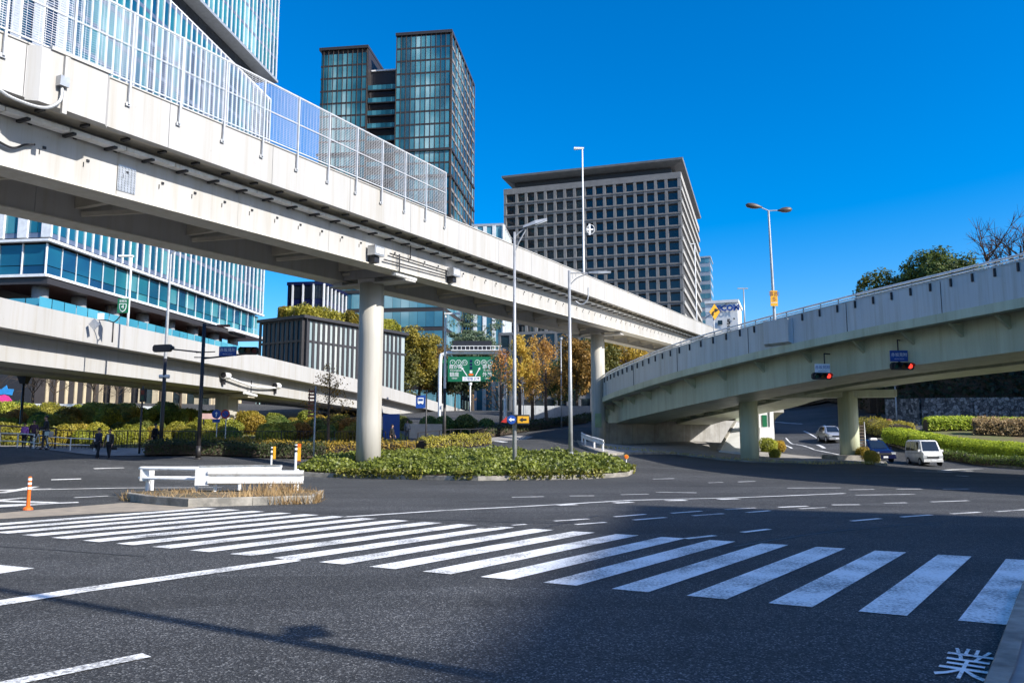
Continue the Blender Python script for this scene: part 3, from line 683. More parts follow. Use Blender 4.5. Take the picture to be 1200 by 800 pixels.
for Y in (27, 72, 117):
    i = min(range(len(B2)), key=lambda i: abs(B2[i].y-Y)); p, d, n = frame2(B2, i)
    for off in ((3.9,),):
        c = p-n*4.0; zb = gh(c.x, c.y)-.3; mb = MB(); zt = p.z-3.45
        a1, a2 = c-n*.62-d*.9, c+n*.62-d*.9; b1, b2 = c+n*.62+d*.9, c-n*.62+d*.9
        mb.loft([[Vector((q.x,q.y,zb)) for q in (a1,a2,b1,b2)], [Vector((q.x,q.y,zt)) for q in (a1,a2,b1,b2)]]); mb.build('pier', M['column'], lo)
        mb = MB(); mb.bar(c-n*3.0+Vector((0,0,zt-c.z+.0)), c+n*2.4+Vector((0,0,zt-c.z)), 1.2, .34) ; mb.build('pier_head', M['deckbot'], lo)
        for v in lo.children[-1].data.vertices: v.co.z += .0
# white pipe run and camera boxes on the lower road
def at2(px, py):
    best = None
    for i in range(len(B2)-1):
        for k in range(10):
            q = B2[i]+(B2[i+1]-B2[i])*(k/10); _, d, n = frame2(B2, i); q2 = q-n*1.05
            r = P(px, py, q2.y); e = abs(r.x-q2.x)
            if best is None or e < best[0]: best = (e, r, d, n)
    return best[1:]
q1, d2_, n2_ = at2(262, 440); q2_, _, _ = at2(322, 452)
for q, lab in ((q1, 'round white camera on the lower girder above the square pier'), (q2_, 'white camera on the lower girder at the far pipe end')):
    o = thing('camera_unit', lab, 'camera', q)
    mb = MB(); mb.tube([q+n2_*.25-d2_*.45, q+n2_*.25+d2_*.3], .3, 12); mb.build('housing', M['whitesteel'], o)
    mb = MB(); mb.tube([q+n2_*.25-d2_*.52, q+n2_*.25-d2_*.46], .24, 12); mb.build('lens', M['dark'], o)
    mb = MB(); mb.bar(q+Vector((0,0,-.3)), q+Vector((0,0,-.75)), .3, .3); mb.build('bracket', M['dark'], o)
o = thing('pipe_run', 'white pipe strung between two cameras on the lower girder', 'pipe', (q1+q2_)/2)
mb = MB(); mb.tube(smoothpath([q1+n2_*.25+Vector((0,0,-.1)), q1*.5+q2_*.5+n2_*.3+Vector((0,0,-.45)), q2_+n2_*.25+Vector((0,0,-.2))], 6), .09); mb.build('pipe', M['whitesteel'], o)
mb = MB(); c = q1*.55+q2_*.45+n2_*.3; mb.bar(c, c+Vector((0,0,-1.1)), .07, .07); mb.build('hanger', M['dark'], o)
mb = MB(); mb.tube([c+Vector((0,0,-1.15))-d2_*1.2, c+Vector((0,0,-1.3))+d2_*1.0], .13); mb.build('tube_lamp', M['whitesteel'], o)

# ------------------------------------------------------------------ curved ramp on the right
RP = smoothpath([(47,-14,11.3),(41,-2,11.3),(36.2,9,11.25),(32,19,11.15),(28.3,28,11.0),(24.9,36.5,10.78),(22.7,41.5,10.62),(19.9,46.8,10.36),(15.7,52.5,9.68),(12.2,58.5,9.0),(10.1,66,8.5),(8.75,74,8.1),(8.5,82,7.7),(9.4,90,7.25),(11.2,98,6.8),(14,107,6.3)], 6)
rm = thing('curved_ramp', 'curving flyover ramp with pale green girders and a plain grey parapet', 'ramp', (18, 59, gh(18,59)))
mb = MB()
for a in range(0, len(RP)-1, 6): sweep(mb, RP, rect(.0, .26, -2.12, -.36), 0, a, min(a+7, len(RP)))
sweep(mb, RP, [(-.03,-.36),(-.03,-.30),(.29,-.30),(.29,-.36)]); mb.build('parapet', M['rampwall'], rm)
mb = MB(); sweep(mb, RP, rect(13.6, 13.85, -2.12, -.36)); mb.build('parapet', M['rampwall'], rm)
mb = MB(); sweep(mb, RP, rect(-.10, .5, -2.6, -2.124)); mb.build('edge_beam', M['greengirder'], rm)
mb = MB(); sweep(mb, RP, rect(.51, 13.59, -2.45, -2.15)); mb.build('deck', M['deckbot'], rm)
for o0, o1, zb in ((1.5, 5.6, -4.45), (8.0, 11.6, -4.35)):
    mb = MB()
    for a in range(0, len(RP)-1, 6): sweep(mb, RP, rect(o0, o1, zb, -2.46), 0, a, min(a+7, len(RP)))
    mb.build('girder', M['greengirder'], rm)
k = 0
for i in range(3, len(RP)-2, 3):
    p, d, n = frame2(RP, i)
    mb = MB(); mb.bar(p+n*5.62+Vector((0,0,-3.4)), p+n*7.98+Vector((0,0,-3.4)), .25, 1.6); mb.build('cross_beam', M['greengirder'], rm)
    mb = MB(); a0 = p+n*.45+Vector((0,0,-2.62)); b0 = p+n*1.49+Vector((0,0,-3.3)); c0 = p+n*1.49+Vector((0,0,-2.62)); dd = d*.08
    mb.loft([[a0-dd,b0-dd,c0-dd],[a0+dd,b0+dd,c0+dd]]); mb.build('rib', M['greengirder'], rm)
iw = min(range(len(RP)), key=lambda i: abs(RP[i].y-87)); mb = MB(); sweep(mb, RP, rect(13.86, 20, -2.6, -2.15), 0, iw); mb.build('deck', M['deckbot'], rm); mb = MB(); sweep(mb, RP, rect(15, 18.5, -4.3, -2.61), 0, iw); mb.build('girder', M['greengirder'], rm)  # extra strip of deck and girder, added to shade the abutment
# rail on short posts, each post footed in a dark slot of the parapet
dist = 0.; posts = []
for i in range(1, len(RP)):
    seg = (RP[i]-RP[i-1]).length
    while dist < seg: posts.append((RP[i-1]+(RP[i]-RP[i-1])*(dist/seg), *frame2(RP, i)[1:])); dist += 1.2
    dist -= seg
mb = MB(); L = [p+frame2(RP,i)[2]*.13 for i, p in enumerate(RP)]; mb.tube([p+Vector((0,0,.0)) for p in L], .065, 8); mb.tube([p+Vector((0,0,-.18)) for p in L], .045, 6)
mb.build('handrail', M['whitesteel'], rm)
for i in range(6, len(RP)-1, 6):
    p, d, n = frame2(RP, i); mb = MB(); mb.bar(p-n*.012+Vector((0,0,-.42)), p-n*.012+Vector((0,0,-2.1)), .03, .02, up=d); mb.build('joint', M['dark'], rm)
i_ = min(range(len(RP)), key=lambda i: (RP[i].xy-P(908,380,50.6).xy).length); p, d, n = frame2(RP, i_)
mb = MB(); mb.loft([[p+d*s*1.05-n*.02+Vector((0,0,z)) for s, z in ((-1,-2.05),(-1,-.40),(1,-.40),(1,-2.05))], [p+d*s*.9-n*.34+Vector((0,0,z)) for s, z in ((-1,-1.9),(-1,-.42),(1,-.42),(1,-1.9))]]); mb.build('lamp_bay', M['rampwall'], rm)
for p, d, n in posts:
    mb = MB(); mb.bar(p+n*.13+Vector((0,0,-.32)), p+n*.13, .05, .05); mb.bar(p-n*.045+Vector((0,0,-.40)), p-n*.045+Vector((0,0,-.82)), .10, .085)
    mb.build('rail_post', M['dark'], rm)
for c, lab in ((Vector((17.75,60,0)), 'a'), (Vector((24.4,58,0)), 'b')):
    zb = gh(c.x, c.y); i = min(range(len(RP)), key=lambda i: (Vector((RP[i].x,RP[i].y,0))-c).length); zt = RP[i].z-4.46
    zt = 5.35 if lab == 'a' else 5.32
    mb = MB(); mb.tube([(c.x,c.y,zb-.2),(c.x,c.y,zb+2),(c.x,c.y,zt)], .68, 36); o = mb.build('pier', M['column'] if False else M['greengirder'], rm)
    for p in o.data.polygons: p.use_smooth = len(p.vertices) == 4
    mb = MB(); mb.box(c.x-1.5, c.x+1.5, c.y-1.5, c.y+1.5, zb-.1, zb+.42) if lab == 'b' else mb.tube([(c.x,c.y,zb-.1),(c.x,c.y,zb+.2)], 1.0, 30)
    mb.build('pier_base', M['kerb'], rm)
p, d, n = frame2(RP, min(range(len(RP)), key=lambda i: (Vector((RP[i].x,RP[i].y,0))-Vector((13.5,56,0))).length))
mb = MB(); mb.bar(Vector((15.6,60.9,5.2)), Vector((27.5,57.1,5.2)), 1.3, .5); mb.build('pier_head', M['greengirder'], rm)
# far piers and abutment under the ramp
ia = min(range(len(RP)), key=lambda i: abs(RP[i].y-95)); p, d, n = frame2(RP, ia)
mb = MB(); mb.bar(p+n*.4+Vector((0,0,-p.z+2.2)), p+n*13.4+Vector((0,0,-p.z+2.2)), 1.2, 5.6); mb.build('abutment', M['concrete'], rm)
for i, off in ((6, 3.5), (6, 10), (16, 3.5), (16, 10)):
    q, d, n = frame2(RP, i); c = q+n*off; mb = MB(); mb.tube([(c.x,c.y,gh(c.x,c.y)-.2),(c.x,c.y,q.z-4.44)], .68, 30); o = mb.build('pier', M['greengirder'], rm)
rw = thing('retaining_wall', 'long grey retaining wall in the shade under the ramp', 'wall', (14, 79, gh(14,79)))
mb = MB()
pts = [P(708,512,77), P(740,512,78), P(790,513,80), P(866,512,82)]
for a, b in zip(pts[:-1], pts[1:]):
    a = on(a.x,a.y); b = on(b.x,b.y); mb.bar(a+Vector((0,0,.9)), b+Vector((0,0,.9))-(b-a).normalized()*.03, .5, 2.6)
mb.build('wall_panels', M['concrete'], rw)
# ------------------------------------------------------------------ buildings
def faceT(o, x, y): # x along the wall, y outwards
    return Matrix(((x.x, y.x, 0, o.x), (x.y, y.y, 0, o.y), (0, 0, 1, o.z), (0, 0, 0, 1)))
def frameof(c, ang):
    a = Vector((math.sin(ang), math.cos(ang), 0)); b = Vector((-a.y, a.x, 0))   # a recedes, b runs to the left
    return a, b
def hit(px, py, p0, d):
    n = Vector((d.y, -d.x, 0)); r = ray(px, py); k = n.dot(Vector((p0.x, p0.y, 0)))/(n.x*r.x+n.y*r.y); return Vector((0,0,CZ))+r*k
class Fins:
    def __init__(s, cap=95): s.n = 0; s.cap = cap
def panes(mb, u0, u1, z0, z1, module, y=0., gap=.06):
    n = max(1, round((u1-u0)/module)); w_ = (u1-u0)/n
    for i in range(n): mb.add([(u0+i*w_+gap/2,y,z0),(u0+(i+1)*w_-gap/2,y,z0),(u0+(i+1)*w_-gap/2,y,z1),(u0+i*w_+gap/2,y,z1)], [(0,1,2,3)])
def repeat(parent, proto_o, mats, limit, rest_mb, rest_name, rest_mat): pass
def fins(parent, T, us, z0, z1, wd, dp, mt, name='fin', y0=.0):
    """upright fins of one wall: one shared mesh, each its own part (most: one per column)"""
    off = Vector(parent.location); mb = MB(); mb.box(-wd/2, wd/2, 0, dp, z0, z1)
    me = None
    for u in us:
        if me is None:
            Tl = T.copy(); Tl.translation = Vector((0,0,0)); mb.T = None
            m2 = MB(Tl); m2.box(-wd/2, wd/2, 0, dp, z0-0, z1-0); me = bpy.data.meshes.new(name); me.from_pydata([tuple(p) for p in m2.v], [], m2.f); me.materials.append(mt); me.update()
        o = bpy.data.objects.new(name, me); col.objects.link(o); o.parent = parent
        q = T @ Vector((u, y0, 0)); o.location = (q.x-off.x, q.y-off.y, q.z-off.z)
def slab(parent, T, u0, u1, y0, y1, z0, z1, mt, name):
    mb = MB(T); mb.box(u0, u1, y0, y1, z0, z1); return mb.build(name, mt, parent)

GL1 = glassmat('blue_glass', [(.003,.012,.035), (.004,.035,.09), (.008,.085,.14), (.02,.16,.20), (.16,.33,.36)], ior=1.75)
GLR = glassmat('glass_rail', [(.02,.16,.24), (.05,.26,.36), (.10,.34,.42)], ior=1.8)
GL2 = glassmat('dark_tower_glass', [(.002,.009,.018), (.005,.028,.05), (.015,.09,.14), (.07,.24,.30), (.34,.52,.55)], ior=1.75)
GLK = glassmat('black_glass', [(.004,.006,.010), (.008,.012,.02), (.015,.022,.032)], ior=1.7)
GLM = glassmat('mid_glass', [(.01,.04,.09), (.03,.12,.18), (.09,.24,.30), (.30,.45,.50)], ior=1.7)
GLB = glassmat('office_window', [(.004,.005,.007), (.008,.011,.014), (.014,.022,.03), (.03,.045,.055)], ior=1.6)

# --- 1. the big blue glass tower
c0 = P(57, 282, 95); a, b = frameof(None, math.atan(.13))
zl1 = c0.z; zl0 = P(52, 323, 95).z
cT = Vector((c0.x, c0.y, 0)); LA = (hit(307, 372, cT, a)-cT).dot(a); LB = 42
FA = Vector((a.y, -a.x, 0)); TA = faceT(cT, a, FA); TB = faceT(cT, b, -a)
far = hit(320, 97, cT, a); ZR = far.z
tw = thing('glass_tower', 'tall blue glass office tower with white fins and a stepped lower edge', 'office tower', (cT.x, cT.y, 0))
core = lambda u0, u1, v0, v1, z0, z1: [cT+a*u+b*v+Vector((0,0,z)) for u, v, z in ((u0,v0,z0),(u1,v0,z0),(u1,v1,z0),(u0,v1,z0),(u0,v0,z1),(u1,v0,z1),(u1,v1,z1),(u0,v1,z1))]
BF = [(3,2,1,0),(4,5,6,7),(0,1,5,4),(1,2,6,5),(2,3,7,6),(3,0,4,7)]
mb = MB(); mb.add(core(.25, LA-.25, .25, LB, zl1+.1, ZR-4), BF); mb.add(core(1.4, LA-1.4, 1.4, LB, zl0+.3, zl1+.1), BF); mb.add(core(2.2, LA-2.2, 2.2, LB, ZR-4, ZR+.4), BF); mb.add(core(.25, LA+1.8, .25, LB, ZR+.6, 150), BF)
mb.add(core(7, LA-2, 7, LB, -1, zl0+.3), BF); mb.build('core', M['darkframe'], tw)
FH = 4.3
def tower_levels(z0, z1, la, lb, ya=.0):
    z = z0
    while z < z1-.5:
        zt = min(z+FH, z1); mb = MB(TA); panes(mb, .1, la-.1, z+.6, zt-.06, 1.62, ya); mb.T = TB; panes(mb, .1, lb, z+.6, zt-.12, 1.5, ya); mb.build('window_band', GL1, tw)
        mb = MB(TA); mb.box(.05, la-.05, -.2, .03, z-.05, z+.55); mb.T = TB; mb.box(.0, lb, -.2, .03, z-.05, z+.55); mb.build('spandrel', M['bluespan'], tw); z += FH
tower_levels(zl1+.5, ZR-4, LA, LB); tower_levels(ZR+1.0, 150, LA+2, LB)
slab(tw, TA, -.25, LA+.3, -.3, .32, zl1-.08, zl1+.24, M['mullion'], 'ledge'); slab(tw, TB, -.25, LB, -.3, .32, zl1-.082, zl1+.238, M['mullion'], 'ledge')
slab(tw, TA, -.3, LA+2.1, -2.4, .5, ZR+.45, ZR+.98, M['silver'], 'ledge'); slab(tw, TB, -.3, LB, -2.4, .5, ZR+.452, ZR+.978, M['silver'], 'ledge')
slab(tw, TA, -.1, LA+.1, -2.2, .12, ZR-4.15, ZR-3.9, M['mullion'], 'ledge')
mb = MB(TA); panes(mb, 2.4, LA-2.4, ZR-3.8, ZR+.35, 2.2, -2.15); mb.build('window_band', GLK, tw)
fins(tw, TA, [i*1.62 for i in range(int(LA/1.62)+1)]+[LA], zl1+.4, ZR-3.9, .19, .18, M['mullion'])
fins(tw, TA, [i*1.62 for i in range(int((LA+2)/1.62)+1)]+[LA+2], ZR+1.0, 150, .19, .18, M['mullion'])
fins(tw, TB, [.2+i*3.2 for i in range(13)], zl1+.4, ZR-3.9, 1.3, .3, M['mullion'], 'pilaster'); fins(tw, TB, [.2+i*3.2 for i in range(13)], ZR+1, 150, 1.3, .3, M['mullion'], 'pilaster')
# glazed lower storey, set slightly back, and the open terrace storey on round columns below it
mb = MB(TA); panes(mb, .5, LA-.5, zl0+.4+1.1, zl1-.3, 2.7, -.5); panes(mb, .5, LA-.5, zl0+.4, zl0+1.4, 2.7, -.5); mb.T = TB; panes(mb, .5, LB, zl0+1.5, zl1-.3, 3.2, -.5); panes(mb, .5, LB, zl0+.4, zl0+1.4, 3.2, -.5); mb.build('window_band', GL1, tw)
fins(tw, TA, [.5+i*2.7 for i in range(int(LA/2.7))], zl0+.3, zl1-.2, .08, .1, M['mullion'], 'mullion', -.5); fins(tw, TB, [.5+i*3.2 for i in range(12)], zl0+.3, zl1-.2, .12, .16, M['mullion'], 'mullion', -.5)
slab(tw, TA, -.3, LA-7, -3, .45, zl0-.16, zl0+.18, M['mullion'], 'ledge'); slab(tw, TB, -.3, LB, -3, .45, zl0-.162, zl0+.178, M['mullion'], 'ledge')
slab(tw, TA, -.1, LA-7.2, -8, .3, zl0-1.0, zl0-.27, M['darkframe'], 'soffit')
for i in range(8):
    q = TA @ Vector((2+i*7.2, -2.2, 0)); mb = MB(); mb.tube([(q.x,q.y,0),(q.x,q.y,zl0-1.0)], .95, 20); o = mb.build('column', M['silver'], tw, smooth=False)
    for p in o.data.polygons: p.use_smooth = len(p.vertices) == 4
mb = MB(TA); panes(mb, -2, LA-2, zl0-4.5, zl0-2.9, 2.2, .9, .12); mb.T = TB; panes(mb, -.5, LB, zl0-4.5, zl0-2.9, 2.2, .9, .12); mb.build('glass_rail', GLR, tw)
slab(tw, TA, -2, LA-1, -7, 1.2, zl0-5.2, zl0-4.55, M['brick'], 'terrace_edge'); slab(tw, TB, -.4, LB, -7, 1.2, zl0-5.202, zl0-4.552, M['brick'], 'terrace_edge')
slab(tw, TA, LA-14, LA+.5, -6, 1.4, zl0-.6, zl0-.1, M['mullion'], 'canopy')
mb = MB(TA)
for i in range(46): mb.box(-1.5+i*1.25, -1.5+i*1.25+.55, .4, .7, zl0-9, zl0-5.25)
mb.build('louvre_screen', M['mullion'], tw); slab(tw, TA, -1.5, LA-2, -6, .38, -1, zl0-5.22, M['darkframe'], 'base_wall')

fins(tw, TB, [.4+i*1.7 for i in range(24)], 0, zl0-5.3, .55, .12, mat('violet_panel', (.22,.20,.25), .6, scale=.6), 'pilaster', .42); fins(tw, TA, [1+i*1.7 for i in range(30)], 0, zl0-9.1, .5, .12, mat('ochre_panel', (.50,.42,.28), .7, scale=.5), 'pilaster', .42)
# --- 2. the dark apartment tower
a, b = frameof(None, math.atan(.135)); c0 = P(529.5, 35, 200); cT = Vector((c0.x, c0.y, 0)); H2 = c0.z
TA = faceT(cT, a, Vector((a.y,-a.x,0))); TB = faceT(cT, b, -a)
LA = 33; wR = (hit(464.5, 39, cT, b)-cT).dot(b); wM = (hit(437, 60, cT+a*4, b)-cT).dot(b); wL = (hit(375.5, 57, cT, b)-cT).dot(b); H2L = hit(376, 57, cT, b).z
dk = thing('dark_tower', 'dark brown and teal glass apartment tower split by a recessed balcony slot', 'apartment tower', (cT.x, cT.y, 0))
mb = MB()
def bx(u0, u1, v0, v1, z0, z1): mb.add([cT+a*u+b*v+Vector((0,0,z)) for u, v, z in ((u0,v0,z0),(u1,v0,z0),(u1,v1,z0),(u0,v1,z0),(u0,v0,z1),(u1,v0,z1),(u1,v1,z1),(u0,v1,z1))], BF)
bx(.3, LA-.3, .3, wR, 0, H2-.6); bx(3, LA-.3, wR+.0, wM, 0, H2-9); bx(.3, LA-.3, wM, wL-.3, 0, H2L-.6); mb.build('core', M['darkframe'], dk)
fh = 3.55; n = int(H2/fh)
for k in range(n):
    zt = H2-1.2-k*fh; z = zt-fh
    if z < 4 : break
    mb = MB(TB); panes(mb, .5, wR-.3, z+.5, zt-.05, 1.35, .02)
    if zt < H2L-.8: mb.T = TB; panes(mb, wM+.3, wL-.5, z+.5, zt-.05, 1.35, .02)
    mb.T = TA; panes(mb, .5, LA-.5, z+.9, zt-.3, 2.0, .02, .5); mb.build('window_band', GL2, dk)
    if zt < H2-10:
        mb = MB(TB); mb.box(wR+.05, wM-.05, -1.6, -.35, z-.1, z+.12); mb.build('balcony', M['darkframe'], dk)
        mb = MB(TB); panes(mb, wR+.05, wM-.05, z+.14, z+1.35, 1.3, -.3); mb.build('balcony_glass', GL2, dk)
    mb = MB(TB); mb.box(.3, wR-.1, -.2, .05, z-.02, z+.46)
    if zt < H2L-.8: mb.T = TB; mb.box(wM+.1, wL-.3, -.2, .05, z-.02, z+.46)
    mb.build('spandrel', M['darkframe'], dk)
    mb = MB(TA); mb.box(.2, LA-.2, -.2, .12, z-.02, z+.75); mb.build('spandrel', M['precast'], dk)
    if k in (8, 10, 18, 20, 28): 
        mb = MB(TB); mb.box(-.1, wR, .05, .45, z-.1, z+.55); mb.T = TB; mb.box(wM, wL+.1, .05, .45, z-.1, z+.55); mb.T = TA; mb.box(0, LA, .13, .4, z-.1, z+.5); mb.build('belt_course', M['darkframe'], dk)
fins(dk, TB, [.2+i*1.35 for i in range(int(wR/1.35)+1)], 0, H2-.8, .13, .12, M['bronze']); fins(dk, TB, [wM+.2+i*1.35 for i in range(int((wL-wM)/1.35)+1)], 0, H2L-.8, .13, .12, M['bronze'])
fins(dk, TA, [.1+i*4.1 for i in range(9)], 0, H2-.8, .5, .22, M['bronze'], 'pilaster')
slab(dk, TB, -.2, wR+.1, -LA, .35, H2-.8, H2, M['darkframe'], 'roof_slab'); slab(dk, TB, wM-.1, wL+.2, -LA, .35, H2L-.8, H2L, M['darkframe'], 'roof_slab'); slab(dk, TB, wR+.2, wM-.2, -LA, -2.6, H2-9, H2-8.6, M['white'], 'roof_slab')

# --- 3. the brown gridded office block with the oversailing roof
a, b = frameof(None, math.atan(.32)); c0 = P(797.5, 200, 220); cT = Vector((c0.x, c0.y, 0)); TA = faceT(cT, a, Vector((a.y,-a.x,0))); TB = faceT(cT, b, -a)
HB_ = P(797, 200, 220).z; LBk = (hit(590, 225, cT, b)-cT).dot(b); LAk = (hit(820, 300, cT, a)-cT).dot(a)
bk = thing('gridded_block', 'brown concrete office block with a grid of deep square windows', 'office block', (cT.x, cT.y, 0))
mb = MB(); bx(.9, LAk-.9, .9, LBk-.9, 0, HB_-.31); mb.build('core', M['darkframe'], bk)
fh = 3.66; ncol = 15; pitch = (LBk-2*4.2)/ncol; wins = 0; rest = MB(TB); pm = MB(TB)
us = [.55]+[4.2+i*pitch for i in range(ncol+1)]+[LBk-.55]
rows = [HB_-2.1-k*fh for k in range(20)]
for zt in rows:
    for i in range(len(us)-1):
        u0, u1 = us[i]+.42, us[i+1]-.42; z0, z1 = zt-fh+1.25, zt-.45
        if z0 < 3: continue
        vis = 26 < zt
        tgt = MB(TB) if (wins < 98 and vis) else rest
        tgt.add([(u0,-.78,z0),(u1,-.78,z0),(u1,-.78,z1),(u0,-.78,z1)], [(0,1,2,3)])
        if tgt is not rest: tgt.build('window', GLB, bk); wins += 1
tag(rest.build('window', GLB, bk), kind='stuff')
mb = MB(TB)
for u in us: mb.box(u-.42, u+.42, -.9, .0, 0, HB_-2.1)
mb.build('wall_piers', M['precast'], bk)
mb = MB(TB)
for zt in rows: mb.box(.1, LBk-.1, -.88, -.10, zt-fh+.0, zt-fh+1.1); mb.box(.1, LBk-.1, -.099, .12, zt-fh+.62, zt-fh+.86)
mb.box(.05, LBk-.05, -.9, .05, HB_-2.1, HB_-.3); mb.build('wall_bands', M['precast'], bk)
nA = int(LAk/2.8); sideg = MB(TA)
for zt in rows: panes(sideg, .8, LAk-.8, zt-fh+1.2, zt-.3, 2.8, -.7, .3)
tag(sideg.build('window', GLB, bk), kind='stuff')
mb = MB(TA)
for i in range(nA+1): mb.box(.3+i*2.8, .3+i*2.8+.5, -.9, -.15, 0, HB_-2.1)
mb.build('wall_piers', M['precast'], bk); mb = MB(TA)
for zt in rows: mb.box(.0, LAk-.0, -.88, .25, zt-fh+.0, zt-fh+1.15)
mb.box(.0, LAk, -.9, .1, HB_-2.1, HB_-.3); mb.build('wall_bands', M['concrete'], bk)
mb = MB(); bx(3, LAk-3, 3, LBk-3, HB_-.3, HB_+3); mb.build('penthouse', M['darkframe'], bk)
mb = MB(TB); mb.loft([[Vector(p) for p in ((-.7,-LAk-.7,HB_+3.1),(LBk+.3,-LAk-.7,HB_+3.1),(LBk+.3,.7,HB_+3.1),(-.7,.7,HB_+3.1))], [Vector(p) for p in ((-.8,-LAk-.8,HB_+3.7),(LBk+.4,-LAk-.8,HB_+3.7),(LBk+.4,.8,HB_+3.7),(-.8,.8,HB_+3.7))]])
mb.loft([[Vector(p) for p in ((2,-LAk+2,HB_+2.2),(LBk-2,-LAk+2,HB_+2.2),(LBk-2,-2,HB_+2.2),(2,-2,HB_+2.2))], [Vector(p) for p in ((-.7,-LAk-.7,HB_+3.09),(LBk+.3,-LAk-.7,HB_+3.09),(LBk+.3,.7,HB_+3.09),(-.7,.7,HB_+3.09))]]); mb.build('roof', M['precast'], bk)

# --- 4. slim tower and the white building with blue letters far up the road
def block(name, label, cat, px0, px1, ptop, Y, depth, ang, wallm, glassm, fh, module, zbase=0, band=.45, finm=None, finw=.15, pxl=None):
    a, b = frameof(None, ang); c0 = P(px1, ptop, Y); cT = Vector((c0.x, c0.y, 0)); H = c0.z
    TA = faceT(cT, a, Vector((a.y,-a.x,0))); TB = faceT(cT, b, -a); LB = (hit(px0, ptop, cT, b)-cT).dot(b)
    o = thing(name, label, cat, (cT.x, cT.y, 0))
    mb = MB(); mb.add([cT+a*u+b*v+Vector((0,0,z)) for u, v, z in ((.2,.2,zbase),(depth,.2,zbase),(depth,LB,zbase),(.2,LB,zbase),(.2,.2,H),(depth,.2,H),(depth,LB,H),(.2,LB,H))], BF); mb.build('wall', wallm, o)
    z = H-.7; k = 0
    while z-fh > max(zbase, CZ-2) and k < 60:
        mb = MB(TB); panes(mb, .4, LB-.4, z-fh+band*fh, z, module, -.1); mb.T = TA; panes(mb, .4, depth-.4, z-fh+band*fh, z, module, -.1); mb.build('window_band', glassm, o); z -= fh; k += 1
    if finm:
        fins(o, TB, [i*module for i in range(int(LB/module)+1)], zbase, H-.4, finw, .25, finm, 'fin', -.15); fins(o, TA, [i*module for i in range(int(depth/module)+1)], zbase, H-.4, finw, .25, finm, 'fin', -.15)
    mb = MB(TB); mb.box(-.1, LB+.1, -depth-.1, .1, H-.6, H+.1); mb.build('roof_edge', wallm, o)
    return o, TA, TB, LB, H
block('slim_tower', 'slim pale glass tower showing beside the brown gridded block', 'office tower', 818, 832.5, 300, 330, 14, math.atan(.33), M['silver'], GLM, 3.8, 2.2)
o, TA, TB, LB, H = block('white_building', 'white building with blue roof lettering rising over the ramp', 'building', 826, 865, 351, 190, 14, math.atan(.36), M['white'], GLB, 60, 3)
for ch in list(o.children):
    if ch.name.startswith('window_band'): bpy.data.objects.remove(ch)
A3 = lambda T, u, y, z: T @ Vector((u, y, z))
bx_, bz_ = -(TB @ Vector((1,0,0))-TB @ Vector((0,0,0))), Vector((0,0,1))
text('SECOM', 1.9, A3(TB, LB*.36, .16, H-2.0), bx_, bz_, M['signblue'], o, 'lettering', .06, bold=.10)
text('5', 1.8, A3(TB, LB*.30, .16, H-5.4), bx_, bz_, M['dark'], o, 'lettering', .05, bold=.08); text('2', 1.8, A3(TB, LB*.30, .16, H-7.0), bx_, bz_, M['dark'], o, 'lettering', .05, bold=.08)
for u, z in ((.56, 5.4), (.56, 8.0), (.14, 4.6)):
    mb = MB(TB); s_ = .55 if u > .3 else .18; mb.box(LB*u-s_, LB*u+s_, -.05, .03, H-z-s_, H-z+s_); mb.build('window', GLB, o)
mb = MB(TB); mb.bar((LB*.2, -.5, H+.1), (LB*1.0, .9, H-4.3), .12, .12); mb.bar((LB*.1,-.5,H+.1),(LB*.5,.9,H-1.6),.1,.1); mb.build('stay_rods', M['dark'], o)

# --- 5. the black louvred building with the planted roof
a, b = frameof(None, math.atan(.62)); c0 = P(357, 370, 112); cT = Vector((c0.x, c0.y, 0)); H5 = c0.z; TA = faceT(cT, a, Vector((a.y,-a.x,0))); TB = faceT(cT, b, -a)
LA5 = (hit(478, 391, cT, a)-cT).dot(a); LB5 = (hit(303, 376, cT, b)-cT).dot(b)
lv = thing('louvred_building', 'low building faced in close black vertical louvres under a planted roof', 'building', (cT.x, cT.y, 0))
mb = MB(); mb.add([cT+a*u+b*v+Vector((0,0,z)) for u, v, z in ((.9,.9,0),(LA5,.9,0),(LA5,LB5,0),(.9,LB5,0),(.9,.9,H5-.3),(LA5,.9,H5-.3),(LA5,LB5,H5-.3),(.9,LB5,H5-.3))], BF); mb.build('core', M['darkframe'], lv)
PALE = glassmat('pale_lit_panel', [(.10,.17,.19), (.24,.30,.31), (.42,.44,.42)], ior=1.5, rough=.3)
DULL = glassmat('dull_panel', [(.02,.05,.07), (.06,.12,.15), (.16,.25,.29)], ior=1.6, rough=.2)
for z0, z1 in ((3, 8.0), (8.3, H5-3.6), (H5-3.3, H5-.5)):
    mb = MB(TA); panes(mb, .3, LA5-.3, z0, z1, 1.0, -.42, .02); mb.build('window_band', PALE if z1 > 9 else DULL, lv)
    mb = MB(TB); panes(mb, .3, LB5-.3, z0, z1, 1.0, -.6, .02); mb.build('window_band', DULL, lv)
    mb = MB(TA); mb.box(.2, LA5, -.7, -.3, z1, z1+.3); mb.T = TB; mb.box(.2, LB5, -.7, -.3, z1+.002, z1+.298); mb.build('rail', M['darkframe'], lv)
fins(lv, TA, [.1+i*1.02 for i in range(int(LA5/1.02))][:60], 2, H5-.3, .46, .10, M['darkframe'], 'louvre', -.38); fins(lv, TB, [.1+i*.95 for i in range(int(LB5/.95)+1)], 2, H5-.3, .5, .12, M['darkframe'], 'louvre', -.5)
slab(lv, TA, -.2, LA5, -.9, .25, H5-.28, H5+.15, M['darkframe'], 'roof_edge'); slab(lv, TB, -.2, LB5+.1, -.9, .25, H5-.282, H5+.148, M['darkframe'], 'roof_edge'); 
